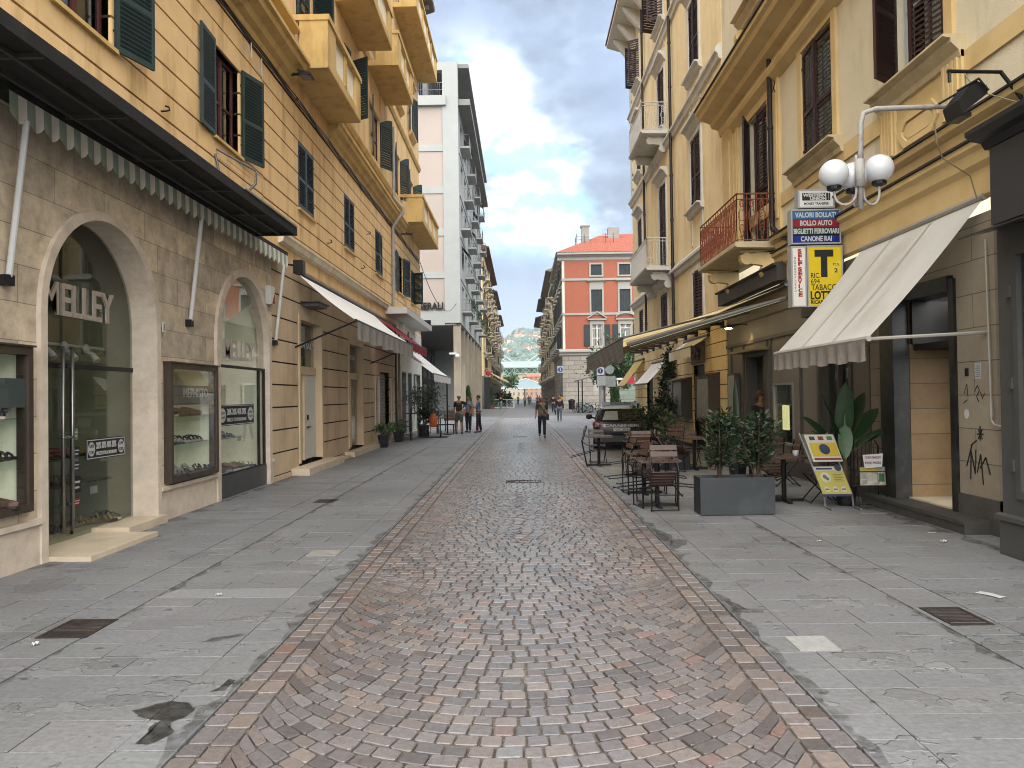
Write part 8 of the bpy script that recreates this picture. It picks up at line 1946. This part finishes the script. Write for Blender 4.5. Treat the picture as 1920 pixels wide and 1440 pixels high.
t, A, s = person('person in dark purple jacket and jeans walking away with a black bag', 2.55, 50.6, 178, 1.68, '#2f2a3a', '#5d7488', '#242228', 'long', 'long', 10, ((6, 10, 10), (-4, 14, 10)), '#b06a3c', .06, 'fair', belly=1.12)
strap_bag(t, s, '#17171c', strap=False, drop=.62, sz=(.28, .10, .30), x=.28)
t, A, s = person('man in dark blue jacket and trousers walking away by the palace', 3.3, 78, 175, 1.76, '#20222e', '#2a3040', '#1a1a1a', 'long', 'long', 9, ((6, 8, 10), (-6, 8, 10)), '#3a3028', .02, 'fair')
t, A, s = person('person in bright yellow shirt behind the one in the purple jacket', 4.4, 84, 150, 1.8, '#e0b530', '#3a3a40', '#1a1a1a', 'short', 'long', 6, ((10, 8, 20), (-6, 8, 20)), '#2a221c', .02, 'tan')
t, A, s = person('person in black jacket and grey trousers carrying a green bag', -2.6, 97, 170, 1.75, '#1c1d22', '#8a8c90', '#d8d8d8', 'long', 'long', 8, ((6, 8, 10), (6, 8, 10)), '#2c241e', .02, 'fair')
strap_bag(t, s, '#4fb27a', strap=False, drop=.8, sz=(.3, .14, .34), x=.3)
crowd = [(.6, 118, 10, '#d6d6d2', '#3c3f45', 'person in white top standing in the middle of the far street'), (2.4, 112, 160, '#8a9cb4', '#3a3f4c', 'person in pale blue shirt walking away on the far right'), (3.0, 124, 175, '#b3a58c', '#5a5448', 'person in beige top among the far walkers'), (3.9, 116, 185, '#3a3436', '#2a2c34', 'person in dark top close to the far right facades'), (-.6, 150, 5, '#b0503c', '#30323a', 'person in red top far down the street'), (1.4, 140, 190, '#5a6a8c', '#2e3038', 'person in blue top far down the street'), (2.0, 160, 0, '#e2e0da', '#6a6a66', 'person in white clothes, farthest in the street')]
for (x, y, f, a, c_, lb) in crowd: person(lb, x, y, f, random.uniform(1.66, 1.8), a, c_, '#222222', 'short', 'long', random.uniform(4, 12), ((8, 8, 12), (-6, 8, 12)), random.choice(['#2c241e', '#6a5a48', '#3a2c22']), .02, 'fair')
t, A, s = person('person in dark clothes with brown hair in the cafe doorway', 5.75, 18.3, 20, 1.72, '#1a1a1c', '#1a1a1c', '#111111', 'long', 'long', 2, ((14, 6, 40), (14, 6, 40)), '#5a3524', .12, 'tan')
# ================================================================== goods in the shop windows
def shoe_mb(b, x, y, z, a, s, m0, m1, kind):
    ca, sa = math.cos(a), math.sin(a)
    def q(u, v_, w_): return (x+(u*ca-v_*sa)*s, y+(u*sa+v_*ca)*s, z+w_*s)
    out = [(-.13, -.03), (-.10, -.04), (.0, -.032), (.07, -.047), (.13, -.03), (.145, 0), (.13, .03), (.07, .045), (.0, .032), (-.10, .04), (-.13, .03)]
    lift = lambda u: .045*max(0, -u/.13) if kind == 'heel' else .0
    n = len(out); b.add([q(u, v_, lift(u)) for u, v_ in out]+[q(u, v_, .022+lift(u)) for u, v_ in out], [tuple(range(n))[::-1], tuple(range(n, 2*n))]+[(i, (i+1) % n, n+(i+1) % n, n+i) for i in range(n)], m1)
    if kind == 'heel': b.add([q(-.13, -.025, 0), q(-.08, -.025, 0), q(-.08, .025, 0), q(-.13, .025, 0), q(-.13, -.03, .05), q(-.07, -.03, .03), q(-.07, .03, .03), q(-.13, .03, .05)], [(3, 2, 1, 0), (4, 5, 6, 7), (0, 1, 5, 4), (1, 2, 6, 5), (2, 3, 7, 6), (3, 0, 4, 7)], m1)
    if kind == 'closed':
        secs = []
        for u, hw, h0 in ((-.128, .028, .075), (-.10, .036, .085), (-.03, .032, .075), (.04, .038, .058), (.10, .036, .042), (.138, .016, .03)):
            secs.append([q(u, hw*math.cos(PI*i/6), .022+h0*math.sin(PI*i/6)) for i in range(7)])
        loft(b, secs, m0)
    else:
        for u, hh in ((.08, .035), (.03, .045), (-.04, .055)):
            P = [q(u+.01*math.cos(i), .042*math.cos(PI*i/6), .02+lift(u)+hh*math.sin(PI*i/6)) for i in range(7)]; b.tube(P, .011*s, 5, m0, cap=False)
        P = [q(-.11+.02*math.sin(PI*i/6), .036*math.cos(PI*i/6), .05+lift(-.1)+.03*math.sin(PI*i/6)) for i in range(7)]; b.tube(P, .008*s, 5, m0, cap=False)
scol = {'white': '#d9d6cc', 'black': '#1d1c1c', 'brown': '#6a4630', 'navy': '#232c44', 'tan': '#a5794e', 'grey': '#8a8a86', 'red': '#8e2d2a', 'gold': '#b3985a'}
def shoe(c_, k, u, n, z, a, label, s_=1.0):
    x, y, z_ = L.tf(u, n, z); b = MB(); m0 = mat('shoe_'+c_, scol[c_], .5, .12, 9, .1); m1 = mat('sole', '#3a3028', .7, .1, 6, 0) if c_ != 'black' else mat('sole_pale', '#c9bfae', .7, .1, 6, 0)
    for d in (-.055, .06): shoe_mb(b, x+d*math.sin(a+1.3), y+d*math.cos(a-1.3)+d, z_, a+d*2, s_, 0, 1, k)
    tag(b.build('shoe_pair', [m0, m1], None, loc=(x, y, z_)), label, 'shoes', 'shoes displayed in the shop windows')
S_ = [('black', 'closed', 11.55, -.2, 1.508, 'black shoes on the upper glass shelf of the showcase between the arches'), ('tan', 'closed', 12.3, -.25, 1.508, 'tan shoes on the upper glass shelf of the showcase between the arches'),
      ('white', 'sandal', 11.5, -.15, 1.088, 'white sandals on the lower glass shelf of the showcase between the arches'), ('black', 'sandal', 12.2, -.15, 1.088, 'black sandals on the lower glass shelf of the showcase between the arches'),
      ('grey', 'sandal', 11.45, -.1, .60, 'grey sandals at the near end of the showcase floor between the arches'), ('white', 'heel', 11.9, -.1, .60, 'white heeled sandals in the middle of the showcase floor between the arches'), ('navy', 'sandal', 12.4, -.1, .60, 'navy sandals at the far end of the showcase floor between the arches'),
      ('black', 'closed', 7.45, -.12, 1.588, 'black shoes on the upper shelf of the showcase at the picture edge'), ('navy', 'sandal', 7.5, -.1, 1.168, 'navy sandals on the lower shelf of the showcase at the picture edge'), ('brown', 'closed', 7.5, -.08, .68, 'brown shoes on the floor of the showcase at the picture edge'),
      ('gold', 'closed', 10.15, -.75, 1.03, 'gold-yellow shoes on the shelf behind the tall glass door'), ('red', 'closed', 9.6, -.75, 1.03, 'dark red shoes on the shelf behind the tall glass door'), ('brown', 'sandal', 9.9, -.75, .68, 'brown sandals on the low shelf behind the tall glass door'),
      ('grey', 'sandal', 8.8, -.6, .13, 'grey sandals on the floor left of the tall door handles'), ('navy', 'sandal', 9.3, -.6, .13, 'navy sandals on the floor behind the tall door handles'), ('tan', 'sandal', 9.75, -.55, .13, 'tan sandals on the floor in the middle of the arched door'), ('gold', 'heel', 10.1, -.5, .13, 'gold heels on the floor right in the arched door'), ('black', 'sandal', 10.4, -.5, .13, 'black and white sandals on the floor at the right jamb'),
      ('brown', 'closed', 13.5, -.3, .43, 'brown shoes at the near end of the second arched window floor'), ('black', 'closed', 13.95, -.35, .43, 'black shoes in the middle of the second arched window floor'), ('tan', 'closed', 14.5, -.3, .43, 'tan shoes on the second arched window floor'), ('white', 'sandal', 14.95, -.3, .43, 'white sandals at the far end of the second arched window floor'), ('grey', 'closed', 13.5, -.5, 1.03, 'grey shoes on the shelf of the second arched window'), ('brown', 'heel', 14.4, -.5, 1.03, 'brown heels on the shelf of the second arched window')]
for i, (c_, k, u, n, z, lb) in enumerate(S_): shoe(c_, k, u, n, z, (i*1.3) % 2.2-.6, lb, 1.3)
b = L.mb(); b.box(9.35, -.98, 1.0, 10.8, -.62, 1.025); b.box(9.5, -.98, .65, 10.8, -.62, .675); b.box(13.2, -.75, 1.0, 15.2, -.38, 1.025); b.build('display_shelf', glass('shelf_glass'), oh)
b = L.mb()
for u in (9.0, 9.35, 9.8, 10.3):
    b.tube([(u, -.74, 2.44), (u-.0, -.62, 2.40), (u-.02, -.54, 2.30)], [.03, .035, .05], 10); b.ball((u, -.70, 2.47), .075, 14, 0, (1, .5, 1))
b.tube([(8.2, -.74, 2.5), (10.8, -.74, 2.5)], .02, 6)
tag(b.build('track_lamps', white_p, None, loc=L.tf(9.5, -.7, 2.4)), 'row of white spot lamps on a rail inside the tall arched door', 'lamps')
b = L.mb(); b.box(7.35, -.02, 1.60, 7.75, -.01, 1.78); tag(b.build('price_card', paper, None, loc=L.tf(7.5, 0, 1.7)), 'cream card on the upper shelf of the edge showcase', 'card')
for (u, n, z, lb) in ((9.75, -.6, .9, 'small white price card on the shelf behind the tall door'), (10.45, -.6, .92, 'white price card near the right jamb of the tall door'), (10.2, -.6, .5, 'lower white price card behind the tall door'), (13.4, -.36, .93, 'price card on the shelf of the second arched window'), (14.9, -.36, .93, 'right-hand price card on the shelf of the second arched window'), (11.5, -.05, .60, 'white card with red print on the showcase floor')):
    b = L.mb(); b.box(u, n, z, u+.17, n+.006, z+.10); tag(b.build('price_card', paper, None, loc=L.tf(u, n, z)), lb, 'card')
b = L.mb(); put_text(b, L, 'PIE', 7.42, -.009, 1.65, .12, ext=.001, width=.26); tag(b.build('card_lettering', black_p, None, loc=L.tf(7.5, 0, 1.66)), 'black letters on the cream card in the edge showcase', 'lettering')
for i, (u, z, lb) in enumerate(((15.1, 8.62, 'larger white cable box under the cornice by the near balcony'), (14.5, 8.72, 'smaller white cable box left of the larger one under the cornice'))):
    b = L.mb(); b.lathe(L.tf(u, .09, z-.08), [(.05, 0), (.075, .03), (.07, .16), (.03, .2)], 12); b.tube([(u-.05, .06, z-.1), (u+.12, .08, z-.32), (u+.2, .05, z+.1)], .012, 5, 0)
    tag(b.build('cable_box', white_p, None, loc=L.tf(u, .1, z)), lb, 'cable box')
for i, (u, z, lb) in enumerate(((11.0, 6.0, 'small iron hook left of the open shuttered window'), (20.6, 6.0, 'iron hook right of the first closed shutters'), (25.0, 6.05, 'iron hook right of the second closed shutters'), (26.0, 7.4, 'star-shaped iron hook between closed shutters'))):
    b = L.mb(); b.tube([(u, .0, z), (u, .08, z), (u+.04, .13, z+.03), (u+.08, .1, z+.09), (u+.05, .06, z+.1)], .014, 5); tag(b.build('wall_hook', grey_dk, None, loc=L.tf(u, 0, z)), lb, 'hook')
b = L.mb(); b.box(10.90, .06, 2.75, 10.99, .07, 2.9); put_text(b, L, '3', 10.92, .072, 2.78, .12, ext=.001, m=1); tag(b.build('house_number', [white_p, black_p], None, loc=L.tf(10.9, 0, 2.8)), 'tiny white house number plate beside the tall arch', 'number plate')
b = Rr.mb(); b.tube([(16.3, .15, 8.2), (16.05, .2, 8.2), (15.95, .2, 8.3), (16.05, .2, 8.38)], .012, 5); b.tube([(16.05, .2, 8.2), (15.95, .2, 8.08)], .012, 5); tag(b.build('pipe_hook', grey_dk, None, loc=Rr.tf(16, .2, 8.2)), 'curled iron hook on the brown downpipe', 'hook')
t = thing('security_camera', 'white security camera on the corner column of the white block', 'camera', (-5.6, 62.8, 5.2)); b = MB(); b.box(-5.9, 62.5, 5.25, -5.3, 62.95, 5.4); b.build('arm', white_p, t); b = MB(); b.ball((-5.2, 62.4, 5.1), .2, 12); b.build('dome', white_p, t, smooth=True)
# ------------------------------------------------------------------ haze of the far air
hm = bpy.data.materials.new('haze'); hm.use_nodes = True; hn_ = hm.node_tree; hn_.nodes.remove(hn_.nodes['Principled BSDF'])
pv = hn_.nodes.new('ShaderNodeVolumePrincipled'); pv.inputs['Color'].default_value = (.86, .93, 1, 1); pv.inputs['Density'].default_value = .00019; pv.inputs['Anisotropy'].default_value = .2
hn_.links.new(pv.outputs[0], hn_.nodes['Material Output'].inputs['Volume'])
b = MB(); b.box(-3100, -70, -12, 3100, 6100, 320); hzo = b.build('haze', hm); tag(hzo, None, None, None, 'stuff')
import OpenImageIO as oiio,sys,numpy as np
b=oiio.ImageBuf('/workdir/render_main.png');a=b.get_pixels()
for l,(x0,y0,x1,y1) in dict(pave=(160,630,181,646),ochre=(275,140,296,156),cream=(853,70,874,86),orange=(571,300,587,310),awning=(860,280,880,300),clad=(170,215,190,235),road=(480,600,560,640),road2=(480,480,560,500),skyc=(540,100,560,120),globe=(832,170,842,180)).items():
    print(l,(a[y0:y1,x0:x1,:3].mean((0,1))*255).astype(int))
